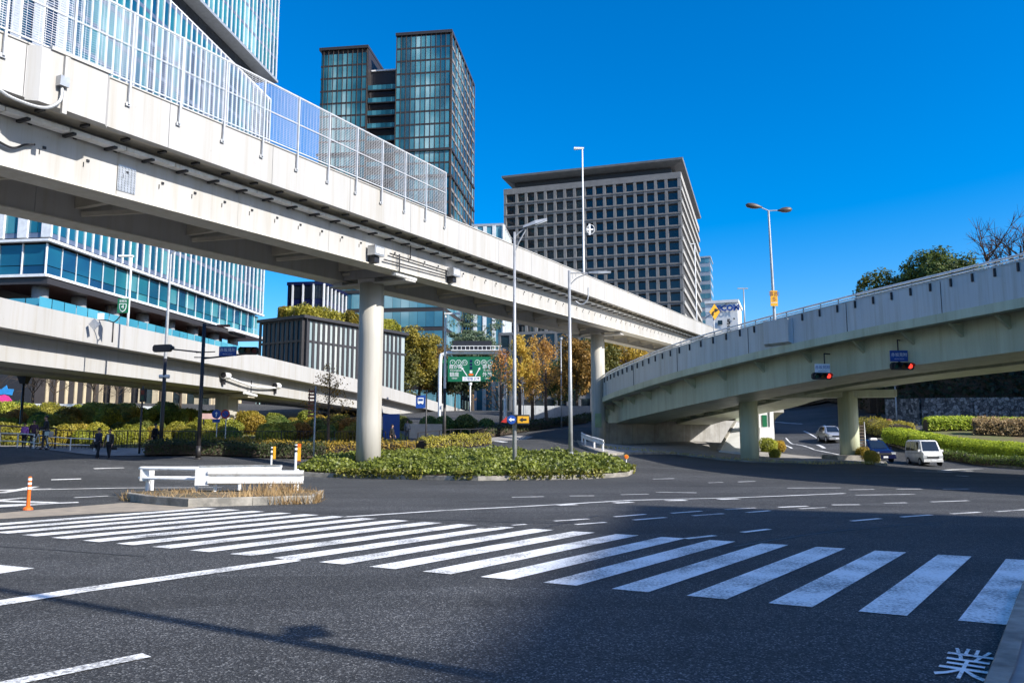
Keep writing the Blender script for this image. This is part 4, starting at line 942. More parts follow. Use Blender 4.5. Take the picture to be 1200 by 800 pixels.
slab(lv, TB, .7, LB5, -LA5, -.9, H5-.28, H5-.05, M['concrete'], 'roof')
ROOF5 = (cT, a, b, LA5, LB5, H5)

# --- 6. the blocks beyond
block('glass_block', 'mid-rise block of pale glass bands behind the louvred building', 'office block', 372, 521, 338, 176, 20, math.atan(.135), M['darkframe'], GLM, 4.4, 1.9, 0, .22, None)
block('finned_block', 'navy block with white upright fins behind the planted roof', 'office block', 337, 380, 330, 165, 16, math.atan(.135), M['navypaint'], GLK, 4, 2.3, 0, .3, M['mullion'], .35)
block('striped_block', 'blue block with broad white stripes behind the ginkgo trees', 'office block', 553, 590, 262, 215, 16, math.atan(.135), M['silver'], GLM, 60, 2.6, 0, .05, M['mullion'], 1.0)
block('grey_office', 'low grey windowed podium under the gridded block', 'office block', 585, 720, 385, 190, 16, math.atan(.3), M['precast'], GLB, 4, 2.9, 0, .3, M['precast'], .6)
block('beige_building', 'low building of dark glass and beige upright panels behind the bare trees', 'building', -120, 250, 425, 105, 10, math.atan(.05), M['darkframe'], GLK, 5, 1.9, 0, .04, mat('beige_panel', (.62,.52,.34), .8, c2=(.42,.35,.24), scale=.3), .8)
# --- the buildings out of the picture whose shadows fall into it
def outblock(name, label, corners, h):
    o = thing(name, label, 'building', (corners[0][0], corners[0][1], 0)); lo_ = [Vector((x,y,-1)) for x, y in corners]; hi_ = [Vector((x,y,h)) for x, y in corners]
    mb = MB(); mb.loft([lo_, hi_]); mb.build('wall', M['precast'], o)
    for k in range(int(h/4)):
        mb = MB()
        for i in range(4):
            p, q = Vector((*corners[i],0)), Vector((*corners[(i+1)%4],0)); d = (q-p).normalized(); nrm = Vector((d.y,-d.x,0)); T = faceT(p, d, nrm); mb.T = T; panes(mb, 1, (q-p).length-1, k*4+1.2, k*4+3.2, 2.5, .03, .5)
        mb.build('window_band', GLK, o)
    mb = MB(); mb.loft([[p+(p-sum(hi_,Vector())/4).normalized()*.3+Vector((0,0,.01)) for p in hi_], [p+(p-sum(hi_,Vector())/4).normalized()*.3+Vector((0,0,.8)) for p in hi_]]); mb.build('roof', M['concrete'], o)
HS = 46.; shl = (HS+.8)/math.tan(R(EL)); cs = Vector((3.5, 23.2))+Vector((sh.x, sh.y))*shl
e1 = Vector((.927,-.375)); e2 = Vector((-.23,-.97))
q = [cs, cs+e2*70, cs+e2*70+e1*60, cs+e1*60]
outblock('shade_block', 'brown office block on the near side of the junction', [(p.x,p.y) for p in q], HS)
outblock('hill_shade_block', 'unseen brown block added past the hedges to shade the stone wall', [(80,63),(110,63),(110,104),(80,104)], 44)  # added out of view so its shadow darkens the stone wall, not the hedges
# ------------------------------------------------------------------ plants
def skeleton(rng, H, W, style):
    """tapered trunk and limbs; returns builder and the points where foliage sits"""
    mb = MB(); tips = []
    r0 = max(.10, H*.018)
    n = 7; tr = [Vector((rng.normal()*.03*H*.2*i/n, rng.normal()*.03*H*.2*i/n, H*(.97 if style == 'cone' else .72)*i/n)) for i in range(n+1)]
    tr[0] = Vector((0,0,-.3)); mb.tube(tr, [r0*(1.25-i/n*1.1) for i in range(n+1)], 8)
    nl = 34 if style == 'cone' else (24 if style == 'bare' else 15)
    for k in range(nl):
        f = rng.uniform(.22, .98) if style == 'cone' else rng.uniform(.3, 1.0)
        x = f*n; i = min(int(x), n-1); p = tr[i]+(tr[i+1]-tr[i])*(x-i)
        a = k*2.4+rng.uniform(-.4, .4)
        if style == 'cone': ln = W*.5*(1.02-f)*1.25+.3; el = rng.uniform(.35, .75)
        elif style == 'bare': ln = W*.5*rng.uniform(.7, 1.1); el = rng.uniform(.5, 1.2)
        else: ln = W*.5*rng.uniform(.6, 1.0); el = rng.uniform(.1, 1.1)
        d = Vector((math.cos(a)*math.cos(el), math.sin(a)*math.cos(el), math.sin(el)))
        pts = [p]; q = p.copy(); dd = d.copy()
        for s_ in range(4):
            dd = (dd+Vector(rng.normal(size=3)*.13)+Vector((0,0,.10))).normalized(); q = q+dd*ln/4; pts.append(q.copy())
        rr = r0*(.42 if style != 'cone' else .25)*(1.1-f*.5); mb.tube(pts, [rr, rr*.75, rr*.5, rr*.3, rr*.12], 5)
        tips += pts[2:]
        for s_ in range(7 if style == 'bare' else 3):
            j = rng.integers(1, 4); e = pts[j]; dd = (d+Vector(rng.normal(size=3)*.55)).normalized(); l2 = ln*rng.uniform(.25, .55); m_ = e+dd*l2*.5+Vector(rng.normal(size=3)*.05*l2); t_ = e+dd*l2+Vector((0,0,l2*.2))
            mb.tube([e, m_, t_], [rr*.4, rr*.25, rr*.08], 4); tips.append(t_)
            if style == 'bare':
                for s2 in range(4):
                    d3 = (dd+Vector(rng.normal(size=3)*.6)+Vector((0,0,.3))).normalized(); mb.tube([m_, m_+d3*l2*.7], [rr*.2, rr*.06], 3)
    return mb, tips
def tree(name, label, pos, H, W, lm, n, size, style='round', group=None, seed=0, dens=1., flat=0., barkm='bark', fill=0):
    rng = np.random.default_rng(1000+seed); x, y = pos; z = gh(x, y)
    o = thing(name, label, 'tree', (x, y, z), group)
    mb, tips = skeleton(rng, H, W, style); mb.build('trunk', M[barkm], o, local=True)
    if lm is not None:
        C = []; NB = []
        if style == 'cone':
            per = max(4, n//len(tips))
            for t in tips: C.append(np.array(t)+rng.normal(size=(int(per*rng.uniform(.3,1.6)),3))*np.array([.42,.42,.42])*W*.10)
        else:
            cl = [np.array(t) for t in tips]
            for _ in range(26):
                d = rng.normal(size=3); d /= np.linalg.norm(d); cl.append(np.array([0,0,H*.62])+d*np.array([W*.42,W*.42,H*.36])*rng.uniform(.55,1.0))
            per = n//len(cl)
            for t in cl:
                r = W*rng.uniform(.08,.16); q_ = blob(int(per*rng.uniform(.5,1.5)), t, (r,r,r*(.75 if flat == 0 else .35)), rng, .35); C.append(q_); NB.append((q_-t)/r*.8+np.array([0,0,.35]))
        if fill:
            q_ = blob(fill, (0,0,H*.64), (W*.46,W*.46,H*.33), rng, .78); q_ += np.sin(q_[:,[1,2,0]]*1.7)*W*.035; C.append(q_); NB.append((q_-np.array([0,0,H*.6]))/W*1.6)
        C = np.concatenate(C); NB = np.concatenate(NB) if NB else None; k_ = C[:,2] > H*.12; C = C[k_]; NB = NB[k_] if NB is not None else None
        mobj('crown', arrmesh('crown', leaves(C, size, rng, flat, nb=NB), M[lm]), o)
    return o
def gp(px, Y): p = P(px, 500, Y); return (p.x, p.y)
BT = 'trees beside the centre road'
tree('broadleaf_tree', 'big round tree turning yellow beside the black louvred building', gp(491,142), 14.6, 11.4, 'yellowtree', 16000, .42, seed=1)
tree('broadleaf_tree', 'dull green tree low behind the lower road next to the round pier', gp(466,136), 9.5, 9, 'tree', 8000, .4, seed=2)
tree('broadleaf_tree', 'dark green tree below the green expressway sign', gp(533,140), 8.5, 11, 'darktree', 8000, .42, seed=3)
tree('broadleaf_tree', 'rusty green tree between the green sign and the yellowing tree', gp(512,148), 12.5, 10, 'yellowtree', 9000, .42, seed=24)
tree('pine_tree', 'grey green pine with flat tiers above the dark message board', gp(553,152), 19.5, 13, 'pine', 11000, .42, seed=4, flat=.5)
tree('ginkgo_tree', 'thin brown ginkgo nearly bare in front of the green sign', gp(587,92), 9.5, 6.2, 'ginkgo', 900, .24, 'cone', seed=5, barkm='twig')
tree('ginkgo_tree', 'fullest orange ginkgo rising behind the tall lamp post', gp(609,98), 11.5, 5.6, 'ginkgo', 5200, .26, 'cone', seed=6, barkm='twig')
tree('ginkgo_tree', 'thin golden ginkgo between the fullest ginkgo and the pale bare one', gp(624,104), 11.8, 4.6, 'ginkgo', 3000, .26, 'cone', seed=7, barkm='twig')
tree('ginkgo_tree', 'pale ginkgo half bare with twiggy lower boughs by the road bend', gp(640,98), 11.2, 7.2, 'ginkgo', 2500, .24, 'cone', seed=8, barkm='twig')
tree('broadleaf_tree', 'yellow green tree filling the gap before the second round pier', gp(676,122), 12.5, 9.5, 'yellowtree', 11000, .36, seed=9)
tree('broadleaf_tree', 'green tree partly hidden by the second round pier', gp(700,128), 13, 10, 'tree', 9000, .36, seed=10)
tree('broadleaf_tree', 'tree with orange top showing under the high road before the ramp', gp(735,132), 16.5, 12, 'gold', 9000, .4, seed=11)
tree('broadleaf_tree', 'dark tree at the bend behind the pale ginkgo', gp(655,134), 9, 9, 'tree', 6000, .36, seed=12)
# crowns over the flyover ramp
def topt(px, ptop, Y, W, lm, n, lab, seed, name='broadleaf_tree', style='round', grp=None):
    x, y = gp(px, Y); H = P(px, ptop, Y).z-gh(x, y); return tree(name, lab, (x, y), H*(1.03 if style != 'bare' else 1.15), W, lm, n, .5, style, grp, seed, fill=(n//2 if style != 'bare' else 0), barkm='twig' if style == 'bare' else 'bark')
topt(1106, 290, 128, 13.5, 'tree', 24000, 'tallest dark evergreen crown rising over the ramp rail', 13)
topt(1040, 314, 132, 10, 'tree', 13000, 'lower yellowish evergreen crown over the ramp rail', 14)
topt(1070, 318, 140, 8, 'tree', 7000, 'small evergreen crown filling in between the two over the ramp rail', 15)
topt(1172, 262, 120, 14, None, 0, 'bare twiggy tree over the ramp beside the tallest evergreen', 16, 'bare_tree', 'bare')
topt(1215, 250, 116, 14, None, 0, 'bare twiggy tree at the end of the ramp, far from the evergreens', 17, 'bare_tree', 'bare')
# dark trees above the stone wall
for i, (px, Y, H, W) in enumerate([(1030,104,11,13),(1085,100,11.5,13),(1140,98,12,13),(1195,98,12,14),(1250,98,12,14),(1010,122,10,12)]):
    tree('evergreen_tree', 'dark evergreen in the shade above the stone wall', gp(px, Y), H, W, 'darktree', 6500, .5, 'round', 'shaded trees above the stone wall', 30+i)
# bare trees under the lower road
for i, (px, Y, H, lab) in enumerate([(36,84,8.,'knotty bare tree beside the bright banner'),(62,82,8.2,'spreading bare tree beside the lantern post'),(108,84,8.2,'bare tree with a forked trunk before the beige building'),(135,80,7.4,'bare tree reaching long boughs under the lower road'),(186,84,7.6,'slim bare tree behind the pedestrian signal'),(210,88,7.8,'bare tree by the tall grey lamp post'),(-20,84,8,'bare tree past the edge of the banner')]):
    tree('bare_tree', lab, gp(px, Y), H, 7.5, None, 0, .3, 'bare', 'bare trees on the bank', 50+i, barkm='bark')
tree('sapling', 'thin sapling with few brown leaves behind the red plate post', gp(385,59), 6.2, 3.6, 'gold', 260, .16, 'cone', None, 60, barkm='twig')
# rounded shrubs on the bank
def shrubproto(lm, seed, n=2600):
    rng = np.random.default_rng(seed); C = blob(n, (0,0,.32), (.55,.55,.5), rng, .78); C = C[C[:,2] > -.05]
    bump = [blob(n//7, (rng.uniform(-.35,.35), rng.uniform(-.35,.35), rng.uniform(.3,.6)), (.3,.3,.26), rng, .7) for _ in range(6)]
    return arrmesh('foliage', leaves(np.concatenate([C]+bump),   .082, rng, nb=np.concatenate([C]+bump)-np.array([0,0,.1])), M[lm])
SP = [shrubproto('shrub', 1), shrubproto('shrub', 2), shrubproto('shrub2', 3), shrubproto('gold', 4)]
st = MB(); st.tube([(0,0,-.3),(0,0,.4)], [.05,.03], 6); st.tube([(0,0,.1),(.2,.1,.5)], [.03,.01], 5); st.tube([(0,0,.1),(-.2,.1,.5)], [.03,.01], 5)
rs = np.random.default_rng(5)
SHL = ['rounded bright shrub on the bank below the lower road', 'rounded bright shrub on the bank below the lower road', 'deep green rounded shrub on the bank below the lower road', 'golden brown shrub on the bank below the lower road']
def shrub(x, y, s, k, label=None, group=None, sz=1.):
    z = gh(x, y)
    o = thing('shrub', label or SHL[k], 'shrub', (x, y, z), group or ('shrubs on the bank, '+['bright','bright','deep green','golden'][k]))
    m_ = mobj('foliage', SP[k], o); t_ = st.build('stem', M['bark'], o, local=True); o.scale = (s, s, s*1.08*sz); o.rotation_euler = (0,0,rs.uniform(0,6)); return o
rows_ = [(58.5, 1.5), (61.5, 1.6), (65, 1.7), (69, 1.9), (73, 2.0), (77, 2.0)]
for j, (Y, s) in enumerate(rows_):
    px = -12+(j%2)*11
    while px < 428:
        x, y = gp(px+rs.uniform(-5,5), Y+rs.uniform(-.8,.8)-7.5*min(1,max(0,(190-px)/150))); 
        if px > 285 and j < 2 and rs.uniform() < .75: px += 26; continue
        if px > 250 and px < 275: px += 22
        k = int(rs.choice([0,1,2,3], p=[.46,.34,.16,.04])) if px < 290 else int(rs.choice([0,2,3], p=[.35,.35,.3]))
        if inpoly(x, y, BK): shrub(x, y, s*rs.uniform(.6,1.1), k)
        px += rs.uniform(18, 27)*(62/Y)
# hedges
def hedge(name, label, pts, wd, h, lm, n, size, group=None, dz=.1, wob=.12, wv=.07):
    """clipped hedge along ground points: woody inner body and a skin of leaves"""
    pts = resample([Vector((p[0],p[1])) for p in pts], 1.0); c = pts[len(pts)//2]; o = thing(name, label, 'hedge', (c.x, c.y, gh(c.x, c.y)), group)
    mb = MB(); L = []
    for i, p in enumerate(pts):
        d = (pts[min(i+1,len(pts)-1)]-pts[max(i-1,0)]).normalized(); nn = Vector((d.y,-d.x)); prof = [(-.42,0),(-.42,.7),(-.25,.88),(.25,.88),(.42,.7),(.42,0)]
        hh = h*(1+wv*math.sin(i*.9)+wv*.7*math.sin(i*2.3)); L.append([Vector((p.x+nn.x*u*wd, p.y+nn.y*u*wd, gh(p.x,p.y)+dz+hh*v-.05)) for u, v in prof])
    mb.loft(L); mb.build('body', M['soil'] if False else M['bark'], o)
    rng = np.random.default_rng(len(pts)+int(wd*10)); C = np.zeros((n,3)); NB = np.zeros((n,3)); ii = rng.uniform(0, len(pts)-1.001, n); s = rng.uniform(0,1,n)
    for k in range(n):
        i = int(ii[k]); p = pts[i]+(pts[i+1]-pts[i])*(ii[k]-i); d = (pts[i+1]-pts[i]).normalized(); nn = Vector((d.y,-d.x)); a = math.pi*s[k]; hh = h*(1+wv*math.sin(ii[k]*.9)+wv*.7*math.sin(ii[k]*2.3))
        u = math.copysign(abs(math.cos(a))**.55, math.cos(a))*.5*wd*rng.uniform(.88,1.06); v = abs(math.sin(a))**.45*hh*rng.uniform(.86,1.06)
        if rng.uniform() < .35: v = rng.uniform(.05,1)*hh*.9; u = math.copysign(wd*.5*rng.uniform(.92,1.08), u)
        ul = u/(.5*wd); NB[k] = (nn.x*ul*.9, nn.y*ul*.9, .75 if v > hh_*.7 else .35) if False else (nn.x*ul*.8, nn.y*ul*.8, .3+.6*min(1, v/h))
        C[k] = (p.x+nn.x*u+rng.normal()*wob, p.y+nn.y*u+rng.normal()*wob, gh(p.x,p.y)+dz+v+rng.normal()*wob*.6)
    C -= np.array(o.location); mobj('foliage', arrmesh('foliage', leaves(C, size, rng, nb=NB), M[lm]), o); return o
gl = lambda *a: [xy(G(*p)) for p in a]
hedge('clipped_hedge', 'tall bright yellow green clipped hedge curving behind the white van', gl((1046,520),(1075,525),(1120,532),(1170,539),(1240,546)), 2.8, 1.3, 'hedge', 40000, .12, wob=.05, wv=.02)
hedge('low_hedge', 'low small-leaved hedge along the kerb in front of the bright hedge', gl((1085,534),(1130,540.5),(1200,548.5),(1260,553)), 1.2, .62, 'ivy', 7000, .14)
p1 = [P(1085,505,79), P(1140,508,78), P(1200,511,77), P(1260,513,76)]
hedge('clipped_hedge', 'second green clipped hedge below the stone wall', [(p.x,p.y) for p in p1], 2.2, 1.3, 'hedge', 14000, .16, wob=.06, wv=.03)
p1 = [P(1142,508,74.5), P(1200,513,73), P(1260,515,72)]
hedge('dry_hedge', 'dry pinkish brown hedge between the two bright clipped hedges', [(p.x,p.y) for p in p1], 1.8, 1.5, 'dry', 7000, .18)
p1 = [P(1015,510,86), P(1040,512,80), P(1056,517,74)]
hedge('low_hedge', 'loose yellow green shrubs behind the dark taxi', [(p.x,p.y) for p in p1], 2.6, 1.3, 'shrub', 5000, .17)
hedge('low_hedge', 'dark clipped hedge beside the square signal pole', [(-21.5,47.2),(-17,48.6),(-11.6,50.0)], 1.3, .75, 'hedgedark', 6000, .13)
hedge('low_hedge', 'golden low hedge behind the black and orange posts', [(-19.0,51.2),(-14.5,52.0),(-11,52.4),(-6.5,53.6)], 1.0, .75, 'gold', 5200, .13)
hedge('low_hedge', 'low green planting between the round pier and the bus sign', [(-6.2,54.2),(-4.2,57),(-2,60)], 1.2, .8, 'shrub', 4000, .14)
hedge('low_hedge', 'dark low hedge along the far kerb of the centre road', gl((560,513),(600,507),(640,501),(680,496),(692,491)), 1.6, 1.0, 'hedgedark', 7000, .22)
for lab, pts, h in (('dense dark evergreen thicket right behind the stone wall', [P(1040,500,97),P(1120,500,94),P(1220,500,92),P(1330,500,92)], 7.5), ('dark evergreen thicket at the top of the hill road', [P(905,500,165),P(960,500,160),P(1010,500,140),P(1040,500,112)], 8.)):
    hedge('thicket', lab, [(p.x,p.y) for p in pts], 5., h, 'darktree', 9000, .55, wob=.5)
for px, py, s in ((520,505,1.6),(545,500,1.8),(502,508,1.5),(470,512,1.4),(570,503,1.5)):
    p = P(px, py+8, 84); shrub(p.x, p.y, s*1.25, 2, 'dark rounded shrub behind the bus sign railing', 'shrubs behind the bus sign railing')
for px, py, s, k, lab in ((901,531,1.25,0,'leafy yellow shrub beside the white kiosk'),(914,529,.9,3,'golden shrub next to the leafy yellow one by the kiosk'),(908,538,.75,0,'small yellow shrub standing forward of the kiosk shrubs'),(1012,541,1.0,3,'dry golden shrub at the foot of the pier by the taxi'),(1022,544,.9,0,'small green shrub at the island tip by the taxi')):
    q = G(px, py); shrub(q.x, q.y, s, k, lab, 'shrubs on the ramp island', 1.2)
# planted roof of the louvred building
cT, a, b, LA5, LB5, H5 = ROOF5
def roofhedge(label, u0, u1, v0, v1, h, seed):
    rng = np.random.default_rng(seed); c = cT+a*((u0+u1)/2)+b*((v0+v1)/2)+Vector((0,0,H5)); o = thing('roof_hedge', label, 'hedge', c)
    n = 6000; C = np.zeros((n,3)); U = rng.uniform(u0,u1,n); V = rng.uniform(v0,v1,n); Z = rng.uniform(0,1,n)**.7*h*(1+.2*np.sin(U*1.3+V))
    for k in range(n): q = a*(U[k]-(u0+u1)/2)+b*(V[k]-(v0+v1)/2); C[k] = (q.x,q.y,Z[k]-.1)
    mobj('foliage', arrmesh('foliage', leaves(C, .33, rng), M['shrub']), o)
    mb = MB()
    for k in range(8): q = a*((k/7-.5)*(u1-u0))+b*0; mb.tube([(q.x,q.y,-.1),(q.x+.1,q.y,h*.8)], [.06,.02], 5)
    mb.build('stem', M['bark'], o, local=True)
roofhedge('green hedge on the roof corner of the louvred building', .5, 9, .6, 5, 1.9, 1); roofhedge('green hedge along the short roof side of the louvred building', .4, 2, 5.2, LB5*.62, 1.8, 4)
roofhedge('yellower hedge in the middle of the louvred roof', 10, LA5*.62, .6, 3, 2.0, 2); roofhedge('hedge at the far end of the louvred roof beyond the pier', LA5*.7, LA5-1, .6, 3, 1.9, 3)
# ivy over the island of the tall pier
rng = np.random.default_rng(77); n = 52000; pts = scatter(IVP, n, rng); C = np.zeros((n,3))
bdp = np.array([(p.x,p.y) for p in resample([Vector(p) for p in IVP]+[Vector(IVP[0])], .5)])
for k, (x, y) in enumerate(pts):
    dd = np.min(np.hypot(bdp[:,0]-x, bdp[:,1]-y)); hh = min(1, .25+dd*.9)*(.50+.15*math.sin(x*1.7+y*.6)*math.sin(y*1.1)+.10*math.sin(x*4.1)*math.sin(y*3.3))
    C[k] = (x, y, gh(x,y)+.18+hh*rng.uniform(.35,1.15))
tag(mobj('ivy_cover', arrmesh('ivy_cover', leaves(C, .145, rng, .0, .85, nb=np.tile([.05,-.25,.42],(len(C),1))), M['ivy'])), 'glossy ivy covering the kerbed island round the near pier', 'ground cover', None, 'stuff')
n = 2800; C = np.zeros((n,3)); ed = resample([Vector(xy(p)) for p in IVF], .1)
for k in range(n):
    p = ed[rng.integers(0,len(ed))]; C[k] = (p.x+rng.normal()*.06, p.y-.03+rng.normal()*.08, gh(p.x,p.y)+.05+rng.uniform(0,.42))
gaps = np.sin(C[:,0]*2.1)+np.sin(C[:,0]*.77) > -.35; C = C[gaps]
tag(mobj('ivy_trails', arrmesh('ivy_trails', leaves(C, .13, rng, 0, .8), M['ivy'])), 'ivy trailing over the island kerb', 'ground cover', None, 'stuff')
# dry weeds on the railed island
n = 3000; pts = scatter(ISLP, n, rng); V = []
for x, y in pts:
    den = math.sin(x*2.3)+math.sin(x*.9+1)+math.sin(y*3)
    if den < .55 and rng.uniform() > .12: continue
    h = rng.uniform(.06,.26)*(1.6 if den > 1.3 else 1); a_ = rng.uniform(0,6.28); dx, dy = math.cos(a_)*.012, math.sin(a_)*.012; lx, ly = rng.normal()*.08, rng.normal()*.08; z = gh(x,y)+.2; h *= (1.15 if den > 1.6 else (.9 if den > .9 else .6))
    V += [(x-dx,y-dy,z),(x+dx,y+dy,z),(x+lx+dx*.3,y+ly,z+h),(x+lx-dx*.3,y+ly,z+h)]
fr = resample([Vector(xy(p)) for p in ISL], .02)
for p in fr:
    den = math.sin(p.x*1.9+.5)+math.sin(p.x*.83)
    for _ in range(2 if den > .9 else (1 if den > .1 else 0)):
        x, y = p.x+rng.normal()*.05, p.y-.02+rng.normal()*.06; h = rng.uniform(.08,.34); a_ = rng.uniform(0,6.28); dx, dy = math.cos(a_)*.014, math.sin(a_)*.014; lx, ly = rng.normal()*.1, rng.normal()*.07-.04; z = gh(x,y)+.01
        V += [(x-dx,y-dy,z),(x+dx,y+dy,z),(x+lx,y+ly,z+h),(x+lx-dx,y+ly,z+h)]
tag(mobj('dry_weeds', arrmesh('dry_weeds', np.array(V), M['dry'])), 'dry straw coloured weeds on the railed island', 'weeds', None, 'stuff')
n = 9000; pts = scatter(BK, n, rng); V = []
for x, y in pts:
    h = rng.uniform(.1,.35); a_ = rng.uniform(0,6.28); dx, dy = math.cos(a_)*.06, math.sin(a_)*.06; lx, ly = rng.normal()*.12, rng.normal()*.12; z = gh(x,y)+.02
    V += [(x-dx,y-dy,z),(x+dx,y+dy,z),(x+lx+dx*.3,y+ly,z+h),(x+lx-dx*.3,y+ly,z+h)]
tag(mobj('bank_grass', arrmesh('bank_grass', np.array(V), M['shrub'])), 'rough grass between the shrubs of the bank', 'grass', None, 'stuff')
# fallen leaves and weeds along the ramp island kerb
n = 500; V = []
ed = resample([G(700,527), G(790,534), G(860,541), G(960,547), G(1040,546)], .1)
for k in range(n):
    p = ed[rng.integers(0,len(ed))]; x, y = p.x+rng.normal()*.12, p.y+.35+rng.normal()*.2; z = gh(x,y)+.16; h = rng.uniform(.05,.22); a_ = rng.uniform(0,6.28); dx, dy = math.cos(a_)*.03, math.sin(a_)*.03; lx = rng.normal()*.1
    V += [(x-dx,y-dy,z),(x+dx,y+dy,z),(x+lx,y,z+h),(x+lx-dx,y,z+h)]
tag(mobj('kerb_weeds', arrmesh('kerb_weeds', np.array(V), M['dry'])), 'dry weeds along the kerb of the ramp island', 'weeds', None, 'stuff')
# ------------------------------------------------------------------ street furniture
Z3 = Vector((0,0,1)); X3 = Vector((1,0,0)); Y3 = Vector((0,1,0))
def pole(parent, b, z1, r0, r1, mt, name='pole', n=12, z0=None, base=True):
    mb = MB(); zb = b.z if z0 is None else z0; mb.tube([(b.x,b.y,zb-.05),(b.x,b.y,zb+(z1-zb)*.3),(b.x,b.y,z1)], [r0,(r0*.7+r1*.3),r1], n)
    if base: mb.tube([(b.x,b.y,zb-.04),(b.x,b.y,zb+.06)], r0*1.9, n); mb.tube([(b.x,b.y,zb+.06),(b.x,b.y,zb+.75)], r0*1.18, n)
    o = mb.build(name, mt, parent)
    for p in o.data.polygons: p.use_smooth = len(p.vertices) == 4
    return o
def base_at(px, Y, py=520):
    p = P(px, py, Y); return on(p.x, p.y)
# lamp post in the ivy, with the guide arrow board
b = base_at(603, 40, 548); zt = P(601, 272, 40).z
lp = thing('street_lamp', 'tall grey lamp post in the ivy with a blue and yellow arrow board', 'street lamp', b)
pole(lp, b, zt, .115, .06, M['greypole']); h0 = P(601,296,40); h1 = P(601,278,40); t0 = P(618,266,40)
mb = MB(); mb.tube([(b.x,b.y,h0.z), P(608,284,40), t0], .035); mb.tube([(b.x,b.y,h1.z), P(609,272,40), t0], .035); mb.build('arm', M['greypole'], lp)
mb = MB(); A = P(613,267,40); B_ = P(641,258,40); mb.loft([[A+Y3*-.15-Z3*.03,A+Y3*.15-Z3*.03,A+Y3*.13+Z3*.09,A-Y3*.13+Z3*.09],[(A+B_)/2+Y3*-.21-Z3*.05,(A+B_)/2+Y3*.21-Z3*.05,(A+B_)/2+Y3*.17+Z3*.15,(A+B_)/2-Y3*.17+Z3*.15],[B_+Y3*-.14-Z3*.02,B_+Y3*.14-Z3*.02,B_+Y3*.12+Z3*.08,B_-Y3*.12+Z3*.08]]); mb.build('lamp_head', M['greypole'], lp)
mb = MB(); mb.bar((A+B_)/2-Z3*.07, B_-Z3*.05, .26, .05); mb.build('lens', M['lampglass'], lp)
c = P(606, 491.5, 39.7)
mb = MB(); mb.box(c.x-.42, c.x+.62, c.y-.03, c.y+.03, c.z-.24, c.z+.24); bd = mb.build('arrow_board', M['dark'], lp)
mb = MB(); mb.disc(c+Vector((-.27,-.045,0)), Y3, .22, .02, 24); mb.build('blue_disc', M['signblue'], bd)
arrow = [(-.15,0),(-.02,.11),(-.02,.045),(.14,.045),(.14,-.045),(-.02,-.045),(-.02,-.11)]
mb = MB(); mb.prism(arrow, c+Vector((-.27,-.065,0)), X3, Z3, .012); mb.build('white_arrow', M['signwhite'], bd)
mb = MB(); mb.box(c.x+.02, c.x+.58, c.y-.05, c.y-.032, c.z-.17, c.z+.17); mb.build('yellow_panel', M['yellow'], bd)
mb = MB(); mb.prism([(p[0]*1.2,p[1]) for p in arrow], c+Vector((.3,-.06,0)), X3, Z3, .012); mb.build('black_arrow', M['dark'], bd)
mb = MB(); mb.prism([(-.28,-.12),(0,-.16),(0,.16)], c+Vector((-.52,-.03,0)), X3, Z3, .03); mb.build('red_point', M['red'], bd)
# second lamp post, flat arm
b = base_at(669, 46, 536); zt = P(665.5, 317, 46).z
lp = thing('street_lamp', 'grey lamp post with a flat braced arm beside the ivy island', 'street lamp', b); pole(lp, b, zt, .13, .075, M['greypole'])
mb = MB(); a0 = Vector((b.x,b.y,zt-.15)); a1 = a0+Vector((1.45,.1,.02)); mb.tube([a0,a1], .035); mb.tube(smoothpath([a0-Z3*.75,a0+Vector((.45,0,-.3)),a0+Vector((1.1,0,-.04))],5), .03)
for k in (.2,.38,.56): mb.tube([a0+X3*k, a0+X3*k-Z3*(.5-k*.8)], .015)
mb.build('arm', M['greypole'], lp); mb = MB(); mb.loft([[a1+Vector((-.3,-.1,-.04)),a1+Vector((-.3,.1,-.04)),a1+Vector((-.3,.1,.06)),a1+Vector((-.3,-.1,.06))],[a1+Vector((.25,-.2,-.08)),a1+Vector((.25,.2,-.08)),a1+Vector((.25,.2,.09)),a1+Vector((.25,-.2,.09))],[a1+Vector((1.0,-.16,-.02)),a1+Vector((1.0,.16,-.02)),a1+Vector((1.0,.16,.08)),a1+Vector((1.0,-.16,.08))]]); mb.build('lamp_head', M['greypole'], lp)
mb = MB(); mb.tube(smoothpath([a0+Vector((.35,-.1,-1.7)),a0+Vector((.7,-.1,-1.9)),a0+Vector((1.05,-.1,-1.6)),a0+Vector((1.1,-.1,-.9))],5), .04); mb.build('hook', M['greypole'], lp)
# lamp on the far side of the high road
t_, z_ = on1(684, 316, -3.6); b = O1(t_, -3.6, 14.0); zt = P(683, 174, b.y).z
lp = thing('highway_lamp', 'very tall white lamp mast on the high road before the gridded block', 'street lamp', b)
pole(lp, b, zt, .12, .07, M['whitesteel'], base=False); mb = MB(); mb.loft([[Vector((b.x+dx,b.y+dy,zt+dz)) for dx,dy,dz in q] for q in ([(.15,-.1,-.06),(.15,.1,-.06),(.15,.1,.08),(.15,-.1,.08)],[(-.9,-.22,-.12),(-.9,.22,-.12),(-.9,.22,.06),(-.9,-.22,.06)])]); mb.build('lamp_head', M['whitesteel'], lp)
q = P(691, 269, b.y); mb = MB(); mb.box(q.x-.4,q.x+.4,q.y-.05,q.y+.05,q.z-.08,q.z+.08); mb.box(q.x-.1,q.x+.1,q.y-.06,q.y+.06,q.z-.6,q.z+.6); mb.tube([(q.x+.1+.42*math.cos(a_),q.y-.07,q.z+.5*math.sin(a_)) for a_ in np.linspace(0,6.28,17)], .028, 6); mb.build('aerial', M['whitesteel'], lp)
